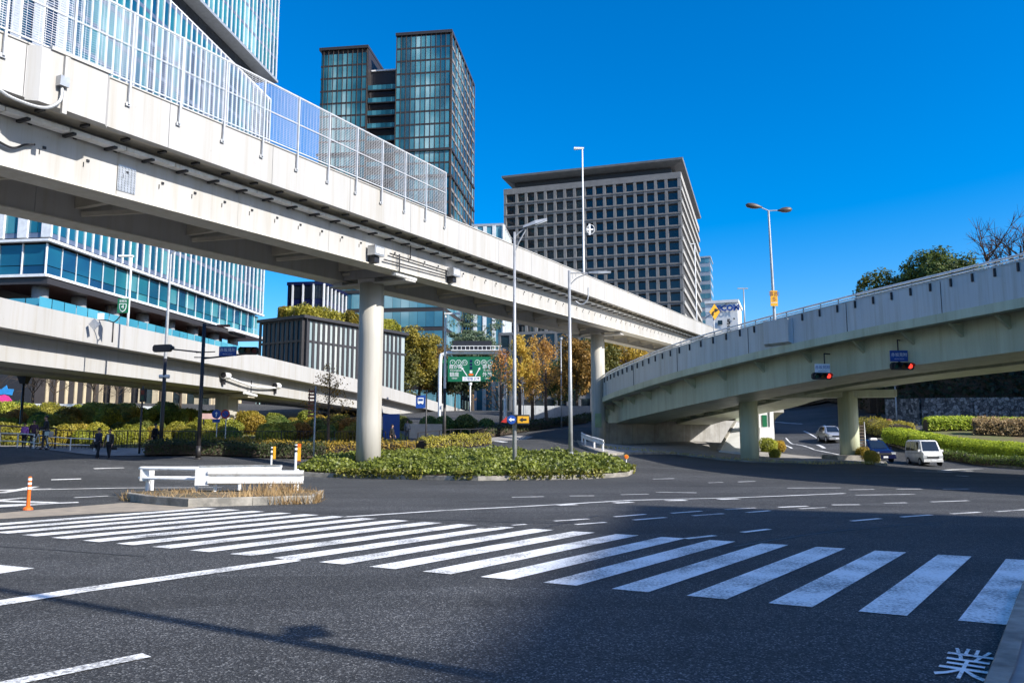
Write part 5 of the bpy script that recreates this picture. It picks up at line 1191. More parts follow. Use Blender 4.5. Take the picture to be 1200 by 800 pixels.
for t_, px, py, lab in ((96, 814, 286, 'distant lamp mast on the high road against the gridded block side'),):
    b = O1(t_, -3.6, 13.9); q = P(px, py, b.y); lp = thing('highway_lamp', lab, 'street lamp', Vector((q.x,b.y,b.z))); pole(lp, Vector((q.x,b.y,b.z)), q.z, .11, .07, M['whitesteel'], base=False)
    mb = MB(); mb.box(q.x-.8,q.x+.1,b.y-.15,b.y+.15,q.z-.05,q.z+.06); mb.build('lamp_head', M['whitesteel'], lp)
# twin lamp on the ramp, with the yellow plate
b = P(908, 377, 50.6); tp = P(900.5, 247, 50.6)
lp = thing('twin_lamp', 'twin-headed lamp on the ramp parapet with a yellow plate', 'street lamp', b)
mb = MB(); mb.tube([b-Z3*.1, b+(tp-b)*.5, tp], [.10,.085,.06], 12); mb.tube([b-Z3*.25, b+Z3*.15], .16, 10); o = mb.build('pole', M['greypole'], lp)
for s_, pa, pb in ((-1,(890,242.5),(876,240.5)),(1,(914,246.5),(926,245.5))):
    A = P(*pa, 50.6); B_ = P(*pb, 50.6); mb = MB(); mb.tube([tp, A], .035); mb.build('arm', M['greypole'], lp)
    d = (B_-A)/2; mb = MB(); mb.tube([A-d*.5, A, A+d*.5, A+d*1.2, A+d*2, A+d*2.3], [.04,.09,.16,.19,.15,.05], 12); mb.build('lamp_head', M['bronze'], lp, smooth=True)
c = P(907, 349.5, 50.4); mb = MB(); mb.box(c.x-.23,c.x+.23,c.y-.02,c.y+.02,c.z-.5,c.z+.5); pt = mb.build('yellow_plate', M['yellow'], lp)
text('事故', .36, c+Vector((0,-.02,.26)), X3, Z3, M['rust'], pt, 'lettering', .01); text('多', .36, c+Vector((0,-.02,-.1)), X3, Z3, M['rust'], pt, 'lettering', .01); 
mb = MB(); mb.box(c.x-.2,c.x+.2,c.y-.03,c.y-.021,c.z-.3,c.z-.27); mb.build('bar', M['signwhite'], pt)
# yellow diamond
b = P(837, 397, 57.0); c = P(837.2, 365.5, 57)
o = thing('warning_sign', 'yellow diamond warning sign with a bent black arrow on the ramp', 'sign', b); pole(o, b, c.z, .04, .04, M['greypole'], base=False)
dm = [(0,.62),(.62,0),(0,-.62),(-.62,0)]; mb = MB(); mb.prism(dm, c-Y3*.06, X3*.62, Z3*.95, .03); pt = mb.build('plate', M['yellow'], o)
mb = MB(); f = c-Y3*.1; mb.tube([f+Vector((-.14,0,-.28)), f+Vector((-.1,0,-.02)), f+Vector((.10,0,.10))], .05, 6); mb.prism([(-.08,.14),(.22,.06),(.0,-.12)], f+Vector((.10,0,.10)), X3, Z3, .03); mb.build('black_arrow', M['dark'], pt)
# twin lamp far along the ramp
b = P(873, 385, 72); q = P(870, 338, 72); o = thing('twin_lamp', 'small far lamp behind the white building with blue letters', 'street lamp', b); pole(o, b, q.z, .07, .05, M['greypole'], base=False)
mb = MB(); mb.bar(q+Vector((-.45,0,0)), q+Vector((.5,0,0)), .12, .08); mb.build('lamp_head', M['greypole'], o)

def signal_head(parent, c, right, face, lit=None, mt='dark', wd=1.25, ht=.42):
    """three-lamp horizontal signal: housing, visors, lenses"""
    right = Vector(right).normalized(); face = Vector(face).normalized(); c = Vector(c)
    T = Matrix(((right.x, face.x, 0, c.x),(right.y, face.y, 0, c.y),(0,0,1,c.z),(0,0,0,1)))
    mb = MB(T); h = wd/2; k = ht/2
    mb.loft([[Vector((x*1.0,y,z)) for x,z in ((-h,-k*.5),(-h+.1,-k),(h-.1,-k),(h,-k*.5),(h,k*.5),(h-.1,k),(-h+.1,k),(-h,k*.5))] for y in (-.1,.1)]); hs_ = mb.build('housing', M[mt], parent)
    for i, (nm) in enumerate(('greenlens','amberlens','redlens')):
        x = (i-1)*wd*.31; mb = MB(T); mb.tube([(x,.10,0),(x,.125,0)], ht*.34, 16); lens = mb.build('lens', M['redlamp'] if (lit == 'red' and i == 2) else M[nm], hs_)
        mb = MB(T); L = []
        for y, r in ((.10, ht*.38),(.36, ht*.40)): L.append([Vector((x+r*math.cos(a_),y-(.0 if math.sin(a_) > 0 else .12*(y > .2)),r*math.sin(a_))) for a_ in np.linspace(-.5, math.pi+.5, 13)])
        mb.loft(L, 0, False, False); mb.build('visor', M[mt], hs_)
    return hs_
# square brown signal pole with arms on both sides
b = base_at(232, 46, 537); zt = P(239, 379, 46).z
o = thing('traffic_signal', 'brown signal pole with two long arms and a blue name plate by the dark hedge', 'traffic signal', b)
pole(o, b, zt, .13, .10, M['brownpole'], n=8)
zc = P(238, 413, 46).z
mb = MB(); mb.tube([(b.x,b.y,zc),(b.x-1.95,b.y-.2,zc+.2)], .045); mb.tube([(b.x,b.y,P(238,414,46).z-.3),(b.x+3.2,b.y,P(280,413,46).z)], .05); mb.tube([(b.x-.5,b.y,zc-.28),(b.x+.7,b.y,zc-.28)], .03); mb.tube([(b.x-.4,b.y,zc-.0),(b.x+.7,b.y,zc+.05)], .03); mb.tube([(b.x,b.y,zt-.1),(b.x+1.1,b.y,zt-.15)], .04)
mb.build('arm', M['brownpole'], o)
q = P(190.5, 408, 45.8); signal_head(o, q, (.95,-.3,0), (.3,.95,0))
q = P(291.5, 411, 45.8); signal_head(o, q, (1,.05,0), (.05,-1,0), None, 'brownpole', 1.15, .44)
q = P(267, 411.5, 45.7); mb = MB(); mb.box(q.x-.5,q.x+.5,q.y-.03,q.y+.03,q.z-.27,q.z+.27); pl_ = mb.build('name_plate', M['signblue'], o); text('赤坂見附', .23, q+Vector((0,-.03,.06)), X3, Z3, M['signwhite'], pl_, 'lettering', .01); text('Akasaka-mitsuke', .085, q+Vector((0,-.03,-.16)), X3, Z3, M['signwhite'], pl_, 'lettering', .01)
q = P(262, 382, 46); mb = MB(); mb.box(q.x-.35,q.x+.35,q.y-.1,q.y+.1,q.z-.05,q.z+.08); mb.build('sensor', M['rust'], o)
# tall grey pole beside it
b = base_at(188, 49, 527); o = thing('street_lamp', 'tall two-tone grey pole rising in front of the lower road', 'street lamp', b)
zm = P(192,420,49).z; pole(o, b, zm, .13, .10, M['brownpole']); mb = MB(); mb.tube([(b.x,b.y,zm),(b.x,b.y,P(197,298,49).z)], [.10,.07], 12); mb.build('upper_pole', M['greypole'], o); mb = MB(); q = P(191,441,49); mb.tube([(b.x-.3,b.y,q.z),(b.x+.3,b.y,q.z)], .12, 8); mb.build('detector', M['whitesteel'], o)
mb = MB(); mb.tube([(b.x,b.y,P(197,298,49).z),(b.x+.5,b.y,P(197,290,49).z),(b.x+1.6,b.y,P(197,287,49).z)], .05); mb.build('arm', M['greypole'], o)
# lamp on the lower road
q, d, n = at2(149, 382); b = P(149.5, 382, 54.9); zt = P(153, 300, 54.9).z; o = thing('highway_lamp', 'slim white lamp pole on the lower road beside the green shield sign', 'street lamp', b); pole(o, b, zt, .085, .06, M['whitesteel'], base=False); mb = MB(); mb.box(b.x-.9,b.x+.1,b.y-.12,b.y+.12,zt-.05,zt+.06); mb.build('lamp_head', M['whitesteel'], o)
# pedestrian signal
b = base_at(163, 48, 533); o = thing('pedestrian_signal', 'slim dark post with a small pedestrian signal behind the walkers', 'pedestrian signal', b); pole(o, b, P(165,452,48).z, .06, .05, M['brownpole'], base=False)
q = P(168, 463, 47.9); mb = MB(); mb.box(q.x-.16,q.x+.16,q.y-.12,q.y+.1,q.z-.4,q.z+.4); hs_ = mb.build('housing', M['dark'], o); mb = MB(); mb.box(q.x-.11,q.x+.11,q.y-.13,q.y-.121,q.z+.04,q.z+.3); mb.build('lens', M['redlens'], hs_); mb = MB(); mb.box(q.x-.11,q.x+.11,q.y-.13,q.y-.121,q.z-.3,q.z-.04); mb.build('lens', M['greenlens'], hs_)
mb = MB(); mb.tube([(b.x,b.y,q.z+.3),(q.x,q.y,q.z+.3)], .03); mb.build('bracket', M['dark'], o)
# lantern post
b = base_at(24, 54, 500); q = P(27.5, 441, 54); o = thing('lantern_post', 'dark post with a square green lantern in front of the bare trees', 'street lamp', b); pole(o, b, q.z-.5, .1, .08, M['brownpole']); mb = MB(); mb.loft([[Vector((b.x+s*dx,b.y+s*dy,z)) for dx,dy in ((-1,-1),(1,-1),(1,1),(-1,1))] for s, z in ((.18,q.z-.5),(.3,q.z-.05),(.32,q.z))]); mb.build('lantern', M['dark'], o)
mb = MB(); mb.loft([[Vector((b.x+s*dx,b.y+s*dy,z)) for dx,dy in ((-1,-1),(1,-1),(1,1),(-1,1))] for s, z in ((.36,q.z+.002),(.2,q.z+.2))]); mb.build('cap', M['signgreen'], o)
# shield sign post on the lower road
b = P(131.5, 400, 48.7); o = thing('route_sign', 'forked post on the lower road with a green route shield and a diamond plate', 'sign', b); zt = P(132.5,377,48.7).z; pole(o, b, zt, .045, .045, M['brownpole'], base=False)
mb = MB(); mb.tube([(b.x,b.y,zt-.05),(b.x-.3,b.y,zt+.08),P(114,374,48.7)], .035); mb.tube([(b.x,b.y,zt-.05),(b.x+.2,b.y,zt+.1),P(143,368,48.7)], .035); mb.build('arm', M['brownpole'], o)
c = P(144.3, 358, 48.6); mb = MB(); mb.box(c.x-.34,c.x+.34,c.y-.02,c.y+.02,c.z-.46,c.z+.44); pt = mb.build('shield_plate', M['signgreen'], o)
sh_ = [(-.22,.2),(.22,.2),(.22,-.05),(.14,-.24),(0,-.33),(-.14,-.24),(-.22,-.05)]; mb = MB(); mb.prism(sh_, c+Vector((0,-.03,-.08)), X3, Z3, .012); mb.build('shield', M['signwhite'], pt); mb = MB(); mb.prism([(x*.82,z*.82) for x,z in sh_], c+Vector((0,-.04,-.08)), X3, Z3, .012); mb.build('shield_field', M['signgreen'], pt)
text('4', .36, c+Vector((0,-.05,-.09)), X3, Z3, M['signwhite'], pt, 'lettering', .01); text('首都高', .16, c+Vector((0,-.02,.27)), X3, Z3, M['signwhite'], pt, 'lettering', .015)
c = P(110.5, 380, 48.3); mb = MB(); mb.prism([(0,.38),(.36,0),(0,-.38),(-.36,0)], c, X3, Z3, .03); mb.build('diamond_plate', M['steel'], o); c = P(118,370.5,48.6); mb = MB(); mb.box(c.x-.2,c.x+.2,c.y,c.y+.04,c.z-.2,c.z+.2); mb.build('small_plate', M['signwhite'], o)
# round signs by the square pier
for px, lab, red in ((254, 'round blue sign on a thin post before the square pier', 0), (264.5, 'round red and blue no-parking sign before the square pier', 1)):
    b = base_at(px-1, 53, 523); c = P(px, 485, 53); o = thing('round_sign', lab, 'sign', b); pole(o, b, c.z+.2, .035, .035, M['greypole'], base=False)
    mb = MB(); mb.disc(c-Y3*.06, Y3, .30, .02, 24); pt = mb.build('disc', M['red'] if red else M['signblue'], o)
    if red:
        mb = MB(); mb.disc(c-Y3*.075, Y3, .22, .012, 24); mb.build('blue_field', M['signblue'], pt); mb = MB(); mb.bar(c+Vector((-.18,-.09,.18)), c+Vector((.18,-.09,-.18)), .012, .06, up=(0,1,0)); mb.build('slash', M['red'], pt)
    else:
        mb = MB(); mb.prism([(-.03,-.16),(.03,-.16),(.03,.02),(.1,.02),(0,.16),(-.1,.02),(-.03,.02)], c-Y3*.08, X3, Z3, .012); mb.build('white_arrow', M['signwhite'], pt); mb = MB(); mb.box(c.x-.25,c.x+.25,c.y-.06,c.y-.04,c.z-.55,c.z-.33); mb.build('lower_plate', M['signblue'], o)
# stacked red plates
def plates(px, pp, ptop, pbot, pbase, Y, n, lab, wd, mt, colr):
    b = base_at(px, Y, pbase); o = thing('plate_stack', lab, 'sign', b); zt = P(px, ptop, Y).z; pole(o, b, zt, .05, .045, mt, base=False); z0 = P(px, pbot, Y).z; hh = (zt-.2-z0)/n; s = -1
    for k in range(n):
        mb = MB(); mb.box(b.x-wd-.06,b.x-.06,b.y-.06,b.y+.06,z0+k*hh+.04,z0+(k+1)*hh-.05); mb.build('plate', colr, o)
    mb = MB(); mb.box(b.x-wd-.05,b.x-wd+.0,b.y+.061,b.y+.1,z0,zt-.15); mb.box(b.x-.1,b.x-.05,b.y+.061,b.y+.1,z0,zt-.15); mb.build('frame', M['dark'], o)
plates(367.5, 363, 452, 489, 539, 45, 8, 'stack of reddish plates on a white post behind the ivy island', .34, M['greypole'], M['rust'])
plates(1015, 1010, 494, 526, 540, 59.5, 8, 'stack of small dark plates on a post before the taxi', .40, M['greypole'], M['bronze'])
# bus stop sign
b = base_at(499, 60, 523); o = thing('bus_sign', 'square blue bus sign on a dark post beyond the round pier', 'sign', b); pole(o, b, P(500,457,60).z, .055, .05, M['brownpole']); c = P(493, 470.5, 59.9); mb = MB(); mb.box(c.x-.36,c.x+.36,c.y-.03,c.y+.03,c.z-.48,c.z+.48); pt = mb.build('plate', M['signblue'], o)
mb = MB(); mb.box(c.x-.22,c.x+.22,c.y-.045,c.y-.031,c.z-.12,c.z+.3); mb.build('white_bus', M['signwhite'], pt); mb = MB(); mb.box(c.x-.17,c.x+.17,c.y-.055,c.y-.046,c.z+.05,c.z+.22); mb.build('bus_window', M['signblue'], pt); mb = MB(); mb.disc(c+Vector((-.13,-.04,-.14)),Y3,.05,.012,12); mb.disc(c+Vector((.13,-.04,-.14)),Y3,.05,.012,12); mb.build('bus_wheel', M['signwhite'], pt)
# tall thin lamp pole
b = base_at(520.5, 66, 528); o = thing('street_lamp', 'thin pole, dark below and pale above, in front of the green sign', 'street lamp', b); zm = P(521,455,66).z; pole(o, b, zm, .14, .11, M['navypaint'] if False else M['brownpole']); mb = MB(); mb.tube([(b.x,b.y,zm),(b.x,b.y,P(523,368,66).z)],[.11,.07],12); mb.build('upper_pole', M['whitesteel'], o); zz = P(523,368,66).z; mb = MB(); mb.box(b.x-.1,b.x+1.2,b.y-.12,b.y+.12,zz-.02,zz+.1); mb.build('lamp_head', M['whitesteel'], o)
# green expressway sign on its gantry
Yg = 99.; L0 = P(514, 410, Yg); L1 = P(594, 410, Yg); zt = P(550, 413, Yg).z; gb = on(L0.x, Yg)
o = thing('expressway_sign', 'wide green expressway sign in a white gantry frame under a dark message board', 'sign', gb)
mb = MB(); pth = smoothpath([(L0.x+.2,Yg+.3,gh(L0.x,Yg)-.1),(L0.x+.2,Yg+.3,zt-1.2),(L0.x+.6,Yg+.3,zt-.2),(L0.x+1.6,Yg+.3,zt),(L1.x-1.6,Yg+.3,zt),(L1.x-.6,Yg+.3,zt-.2),(L1.x-.2,Yg+.3,zt-1.2),(L1.x-.2,Yg+.3,gh(L1.x,Yg)-.1)],6); mb.tube(pth, .22, 10); mb.build('gantry', M['whitesteel'], o, smooth=True)
s0 = P(525, 418, Yg-.1); s1 = P(591, 447, Yg-.1); mb = MB(); mb.box(s0.x,s1.x,Yg-.12,Yg-.02,s1.z,s0.z); sp = mb.build('sign_panel', M['signgreen'], o)
mb = MB(); m0 = P(513.5,419,Yg); m1 = P(524,440,Yg); mb.box(m0.x,m1.x-.05,Yg+.55,Yg+.65,m1.z,m0.z); mb.build('side_panel', M['signgreen'], o)
v0 = P(531, 399.5, Yg); v1 = P(576, 410, Yg); mb = MB(); mb.box(v0.x,v1.x,Yg-.3,Yg+.4,v1.z,v0.z); mb.build('message_board', M['dark'], o)
mb = MB(); mb.box(s0.x+.4,s1.x-.3,Yg-.35,Yg+.35,zt+.22,zt+.32)
for k in range(12): mb.box(s0.x+.6+k*.52,s0.x+.66+k*.52,Yg-.36,Yg-.3,zt+.32,zt+.75)
mb.box(s0.x+.4,s1.x-.3,Yg-.38,Yg-.32,zt+.75,zt+.82); mb.build('walkway', M['whitesteel'], o)
f = Yg-.12
def tx(s, px, py, size, m_='signwhite', sx=1.): q = P(px, py, f); text(s, size, (q.x, f, q.z), X3, Z3, M[m_], sp, 'lettering', .015, sx=sx)
tx('霞が関', 534.2, 430, .56); tx('Kasumigaseki', 534.4, 433.8, .27); tx('銀座', 532.4, 439, .6); tx('Ginza', 532.6, 443, .3); tx('新宿', 571, 430, .6); tx('Shinjuku', 571.4, 433.8, .3); tx('外苑', 571, 439, .6); tx('Gaien', 571.4, 443, .3)
for px, s in ((530.5,'1'),(537.5,'2'),(544.5,'C1'),(559.5,'4'),(567,'20'),(574.5,'3')):
    q = P(px, 424.7, f); mb = MB(); mb.disc((q.x,f-.012,q.z), Y3, .34, .012, 20); ds = mb.build('route_disc', M['signwhite'], sp); mb = MB(); mb.disc((q.x,f-.024,q.z), Y3, .29, .012, 20); mb.build('disc_field', M['signgreen'], ds); text(s, .4, (q.x,f-.03,q.z), X3, Z3, M['signwhite'], ds, 'lettering', .012)
for xa, xb in ((547.5,541),(557,562.5)):
    a_ = P(xa, 440.5, f); b_ = P(xb, 430.5, f); d = (b_-a_).normalized(); n = Vector((d.z,0,-d.x)); mb = MB(); mb.prism([(-.05,0),(.05,0),(.05,.8),(.16,.8),(0,1.05),(-.16,.8),(-.05,.8)], (a_.x,f-.015,a_.z), n, d*(b_-a_).length, .012); mb.build('white_arrow', M['signwhite'], sp)
for k, (py, m_) in enumerate(((423,'navypaint'),(427,'navypaint'),(431,'navypaint'),(435.5,'signwhite'))):
    q = P(552, py, f); mb = MB(); mb.box(q.x-.16,q.x+.16,f-.02,f-.005,q.z-.16,q.z+.16); mb.build('strip_block', M[m_], sp)
q = P(552, 438.8, f); mb = MB(); mb.box(q.x-.28,q.x+.28,f-.02,f-.005,q.z-.12,q.z+.12); mb.build('orange_patch', M['orange'], sp)
q0 = P(542, 441.3, f); q1_ = P(563, 446.3, f); mb = MB(); mb.box(q0.x,q1_.x,f-.025,f-.008,q1_.z,q0.z); jp = mb.build('white_patch', M['signwhite'], sp); text('三宅坂 JCT', .4, ((q0.x+q1_.x)/2,f-.025,(q0.z+q1_.z)/2), X3, Z3, M['signblue'], jp, 'lettering', .012)
# small posts far back
for px, py0, py1, Y, r, m_, lab, hd in ((551,476,451,97,.09,'whitesteel','short white post on the lower road under the green sign',1),(658,494,398,101,.09,'greypole','grey pole at the road bend behind the pale ginkgo',0),(613.5,490,454,100,.05,'whitesteel','thin white post between two ginkgo trunks',0),(1051,490,452,92,.09,'greypole','pale pole in the shade before the stone wall',0)):
    b = P(px, py0, Y); b.z = min(b.z, b.z); o = thing('post', lab, 'post', b); pole(o, b, P(px,py1,Y).z, r, r*.8, M[m_], base=False, z0=(gh(b.x,b.y) if not hd else b.z-.6))
    q = P(px, py1, Y); mb = MB(); mb.tube([(b.x,b.y,q.z),(b.x,b.y,q.z+.3)], r*2.2, 10); mb.build('cap', M[m_], o)
b = G(1042, 503); b = on(P(1042,500,80).x, 80); o = thing('post', 'short red post beside the loose shrubs before the stone wall', 'post', b); mb = MB(); mb.tube([b,b+Z3*1.5], [.28,.24], 12); mb.build('body', M['rust'], o); mb = MB(); mb.tube([b+Z3*1.5,b+Z3*1.6], [.3,.12], 12); mb.build('cap', M['rust'], o)
# stone wall
def stonemat():
    m = bpy.data.materials.new('dry_stone'); m.use_nodes = True; n = m.node_tree.nodes; l = m.node_tree.links; bs = n['Principled BSDF']; g = n.new('ShaderNodeNewGeometry')
    vo = n.new('ShaderNodeTexVoronoi'); vo.inputs['Scale'].default_value = 3.0; l.new(g.outputs['Position'], vo.inputs['Vector']); v2 = n.new('ShaderNodeTexVoronoi'); v2.feature = 'DISTANCE_TO_EDGE'; v2.inputs['Scale'].default_value = 3.0; l.new(g.outputs['Position'], v2.inputs['Vector'])
    rp = n.new('ShaderNodeValToRGB'); rp.color_ramp.elements[0].color = (.04,.04,.045,1); rp.color_ramp.elements[1].color = (.30,.29,.28,1); s = n.new('ShaderNodeSeparateColor'); l.new(vo.outputs['Color'], s.inputs[0]); l.new(s.outputs[0], rp.inputs[0])
    mr = n.new('ShaderNodeMapRange'); mr.inputs['From Max'].default_value = .09; l.new(v2.outputs['Distance'], mr.inputs[0]); mx = n.new('ShaderNodeMixRGB'); mx.inputs[1].default_value = (.02,.02,.02,1); l.new(mr.outputs[0], mx.inputs[0]); l.new(rp.outputs[0], mx.inputs[2]); l.new(mx.outputs[0], bs.inputs['Base Color']); bs.inputs['Roughness'].default_value = .9
    bp = n.new('ShaderNodeBump'); bp.inputs['Strength'].default_value = .8; bp.inputs['Distance'].default_value = .1; l.new(mr.outputs[0], bp.inputs['Height']); l.new(bp.outputs[0], bs.inputs['Normal']); return m
ps = [P(1040,485,94), P(1080,484,90), P(1140,484,88), P(1200,484,87), P(1300,484,86)]; mb = MB()
for a_, b_ in zip(ps[:-1], ps[1:]): mb.bar((a_.x,a_.y,gh(a_.x,a_.y)+.2), (b_.x,b_.y,gh(b_.x,b_.y)+.2), .8, 5.4)
o = mb.build('stone_wall', stonemat(), org=(ps[1].x,ps[1].y,gh(ps[1].x,ps[1].y))); tag(o, 'rough stone retaining wall in the shade behind the hedges', 'wall')
# amber reflector
b = G(734, 548); q = P(734, 535, b.y); o = thing('reflector_post', 'short white post with a round amber reflector at the ivy island tip', 'reflector', b); mb = MB(); mb.tube([b,Vector((b.x,b.y,q.z))], .035, 8); mb.build('pole', M['whitesteel'], o); mb = MB(); mb.disc(Vector((b.x,b.y-.04,q.z)), Y3, .13, .06, 20); mb.build('rim', M['yellow'], o); mb = MB(); mb.disc(Vector((b.x,b.y-.08,q.z)), Y3, .1, .03, 20); mb.build('reflector', M['orange'], o)
# guard rails
def wbeam(mb, pts, h=.35):
    prof = [(0,-.5),(.07,-.42),(.07,-.25),(0,-.12),(0,.12),(.07,.25),(.07,.42),(0,.5)]; prof = [(a_,b_*h) for a_, b_ in prof]; L = []
    for i, p in enumerate(pts):
        d = pts[min(i+1,len(pts)-1)]-pts[max(i-1,0)]; d.z = 0; d.normalize(); n = Vector((d.y,-d.x,0)); L.append([p+n*a_+Z3*b_ for a_, b_ in prof]+[p+n*(a_-.02)+Z3*b_ for a_, b_ in reversed(prof)])
    mb.loft(L)
fr0 = G(246,585); Yf = fr0.y+.25; f0 = P(244,559,Yf); f1 = P(356,559,Yf+.15); zc = f0.z
g = thing('guard_rail', 'white steel guard rail looping round the weedy island', 'guard rail', on(f0.x, f0.y))
mb = MB(); wbeam(mb, [f0, (f0+f1)/2, f1], .44); mb.build('beam', M['whitesteel'], g)
l0 = P(163,550,Yf+1.0); r0_ = P(330,549.5,Yf+1.5); mb = MB(); wbeam(mb, [r0_, P(300,549.5,Yf+1.5), P(232,550.5,Yf+1.35)], .30); mb.build('beam', M['whitesteel'], g)
zt_ = zc+.16; zl_ = zc-.17
mb = MB(); lp_ = [P(233,551,Yf+.15), P(195,550,Yf+.7), P(168,549,Yf+1.05), P(165,549,Yf+1.3), P(172,549,Yf+1.55), P(232,549,Yf+1.5)]
lp_ = smoothpath([Vector((p.x,p.y,zt_+.08)) for p in lp_], 5); mb.tube(lp_, .055, 8); mb.build('pipe_rail', M['whitesteel'], g)
mb = MB(); mb.tube([p-Z3*.32 for p in lp_], .05, 8); mb.build('pipe_rail', M['whitesteel'], g)
mb = MB(); mb.box(f0.x-.42,f0.x+.02,f0.y-.02,f0.y+.14,zc-.26,zc+.26); mb.build('end_panel', M['whitesteel'], g)
mb = MB(); q = P(170,553,Yf+1.1); mb.box(q.x-.12,q.x+.16,q.y-.1,q.y+.1,zc-.16,zc+.22); mb.build('end_panel', M['whitesteel'], g)
for px, dy in ((171,1.1),(176,1.2),(228.5,.25),(250.5,.1),(279,1.5),(324.5,.18),(347,.2)):
    q = P(px, 575, Yf+dy); mb = MB(); mb.tube([(q.x,q.y+.1,gh(q.x,q.y)+.15),(q.x,q.y+.1,zc+.2)], .062, 10); mb.build('post', M['whitesteel'], g)
    mb = MB(); mb.tube([(q.x,q.y+.1,zc+.2),(q.x,q.y+.1,zc+.25)], [.066,.03], 10); mb.build('cap', M['whitesteel'], g)
cr = [G(682,519.5), G(684.5,522), G(692,525.5), G(701,528.5), G(708,531)]
g = thing('guard_rail', 'short curved white guard rail before the second round pier', 'guard rail', on(cr[2].x, cr[2].y)); cr = [on(p.x,p.y,.72) for p in cr]; cr = smoothpath(cr,4); mb = MB(); wbeam(mb, cr, .36); mb.build('beam', M['whitesteel'], g)
for i in (1, 5, 10, 15): q = cr[i]; mb = MB(); mb.tube([(q.x,q.y+.12,gh(q.x,q.y)),(q.x,q.y+.12,q.z+.15)], .07, 8); mb.build('post', M['whitesteel'], g)
# black-banded posts with orange tags behind the guard rail
for px, py, Yp, lab, s in ((318.5, 523.5, Yf+2.6, 'slim white post with black bands and a small orange tag', 1.), (347, 520.5, Yf+3.2, 'stouter white post with black bands and a big orange tag', 1.45)):
    q = P(px, py, Yp); b = on(q.x, q.y); o = thing('marker_post', lab+' behind the guard rail', 'marker post', b); mb = MB(); mb.tube([b,Vector((b.x,b.y,q.z))], .034*s, 10); mb.build('pole', M['whitesteel'], o)
    for k in range(2): mb = MB(); mb.tube([Vector((b.x,b.y,q.z-.12-.16*k)),Vector((b.x,b.y,q.z-.04-.16*k))], .038*s+.002, 10); mb.build('band', M['dark'], o)
    mb = MB(); mb.box(b.x+.05,b.x+.05+.08*s,b.y+.02,b.y+.06,q.z-.42*s,q.z+.02*s); mb.build('tag', M['yellow'] if s < 1.2 else M['orange'], o)
    if s > 1.2: mb = MB(); mb.box(b.x+.06,b.x+.06+.08*s,b.y+.0,b.y+.018,q.z-.40*s,q.z-.1); mb.build('tag', M['yellow'], o)
# orange delineator
b = G(32.5, 597); q = P(34, 558, b.y); o = thing('delineator', 'orange flexible delineator with two white bands on the tan median', 'delineator', b); hh = q.z-b.z
mb = MB(); mb.tube([b,b+Z3*.05,b+Z3*.09], [.13,.12,.06], 16); mb.build('foot', M['orange'], o); mb = MB(); mb.tube([b+Z3*.09,b+Z3*(hh-.02),b+Z3*hh], [.048,.045,.025], 14); mb.build('post', M['orange'], o)
for f_ in (.66,.80,.93): mb = MB(); mb.tube([b+Z3*hh*(f_-.045),b+Z3*hh*(f_+.02)], .05, 14); mb.build('band', M['signwhite'], o)
# fences and railings
def railing(name, label, pts, h, sp, mt, rails=(1.,.5), r=.03, infill=0, cat='railing'):
    pts = [Vector((p[0],p[1])) for p in pts]; c = pts[0]; o = thing(name, label, cat, on(c.x,c.y)); rs_ = resample(pts, sp); k = 0
    for p in rs_:
        b = on(p.x,p.y); mb = MB(); mb.tube([b,b+Z3*h], r*1.25, 6)
        mb.build('post', mt, o)
    for f_ in rails: mb = MB(); mb.tube([on(p.x,p.y,h*f_) for p in rs_], r, 6); mb.build('rail', mt, o)
    if infill:
        mb = MB()
        for p in resample(pts, infill): b = on(p.x,p.y); mb.bar(b+Z3*.08, b+Z3*h*.97, .025, .025)
        tag(mb.build('baluster', mt, o), kind='stuff')
    return o
W2 = lambda *a: [(P(px,500,Y).x, P(px,500,Y).y) for px, Y in a]
railing('bank_fence', 'dark brown picket fence along the foot of the planted bank', W2((66,48.2),(110,50),(150,52.5),(230,55.2),(330,58.3),(452,60.5)), 1.15, 3.0, M['brownpole'], (1.,.16), .03, .22, 'fence')
railing('bank_fence', 'dark two-rail fence behind the man with the bicycle', W2((-60,47.4),(0,47.8),(66,48.2)), 1.25, 3.0, M['brownpole'], (1.,.6), .05, 0, 'fence')
railing('railing', 'white tubular railing in front of the child in purple', W2((1,45.5),(22,45.4),(41,45.2)), .8, 2.1, M['whitesteel'], (1.,.45), .035)
railing('railing', 'low white rail on the pavement behind the walkers', W2((56,47.2),(84,47.6),(112,48.6)), .75, 2.2, M['whitesteel'], (1.,.5), .03)
railing('railing', 'dark kerbside railing running up the centre road', W2((490,63),(515,66),(540,71),(570,80),(600,90)), 1.0, 2.4, M['brownpole'], (1.,.3), .035)
# hoarding and things up the centre road
def panelwall(name, label, pts, h, mt, cat='wall', seg=2.):
    pts = [Vector((p[0],p[1])) for p in pts]; o = thing(name, label, cat, on(pts[0].x,pts[0].y)); rs_ = resample(pts, seg)
    for a_, b_ in zip(rs_[:-1], rs_[1:]): d = (b_-a_).normalized()*.02; mb = MB(); mb.bar(on(a_.x+d.x,a_.y+d.y,h/2-.1), on(b_.x-d.x,b_.y-d.y,h/2-.1), .08, h+.2); mb.build('panel', mt, o)
    return o
panelwall('hoarding', 'grey site hoarding behind the bus sign', W2((478,72),(518,76)), 1.3, M['silver'], 'hoarding'); panelwall('hoarding', 'blue site hoarding just past the round pier', W2((449,68),(468,71)), 2.2, M['signblue'], 'hoarding')
panelwall('white_fence', 'long white panel fence behind the ginkgo trunks', W2((604,112),(650,117),(692,124)), 2.2, M['silver'], 'fence', 1.6)
panelwall('white_fence', 'white rail wall along the bare trees on the bank', W2((-30,82),(60,82),(200,82)), 1.0, M['white'], 'wall', 3)
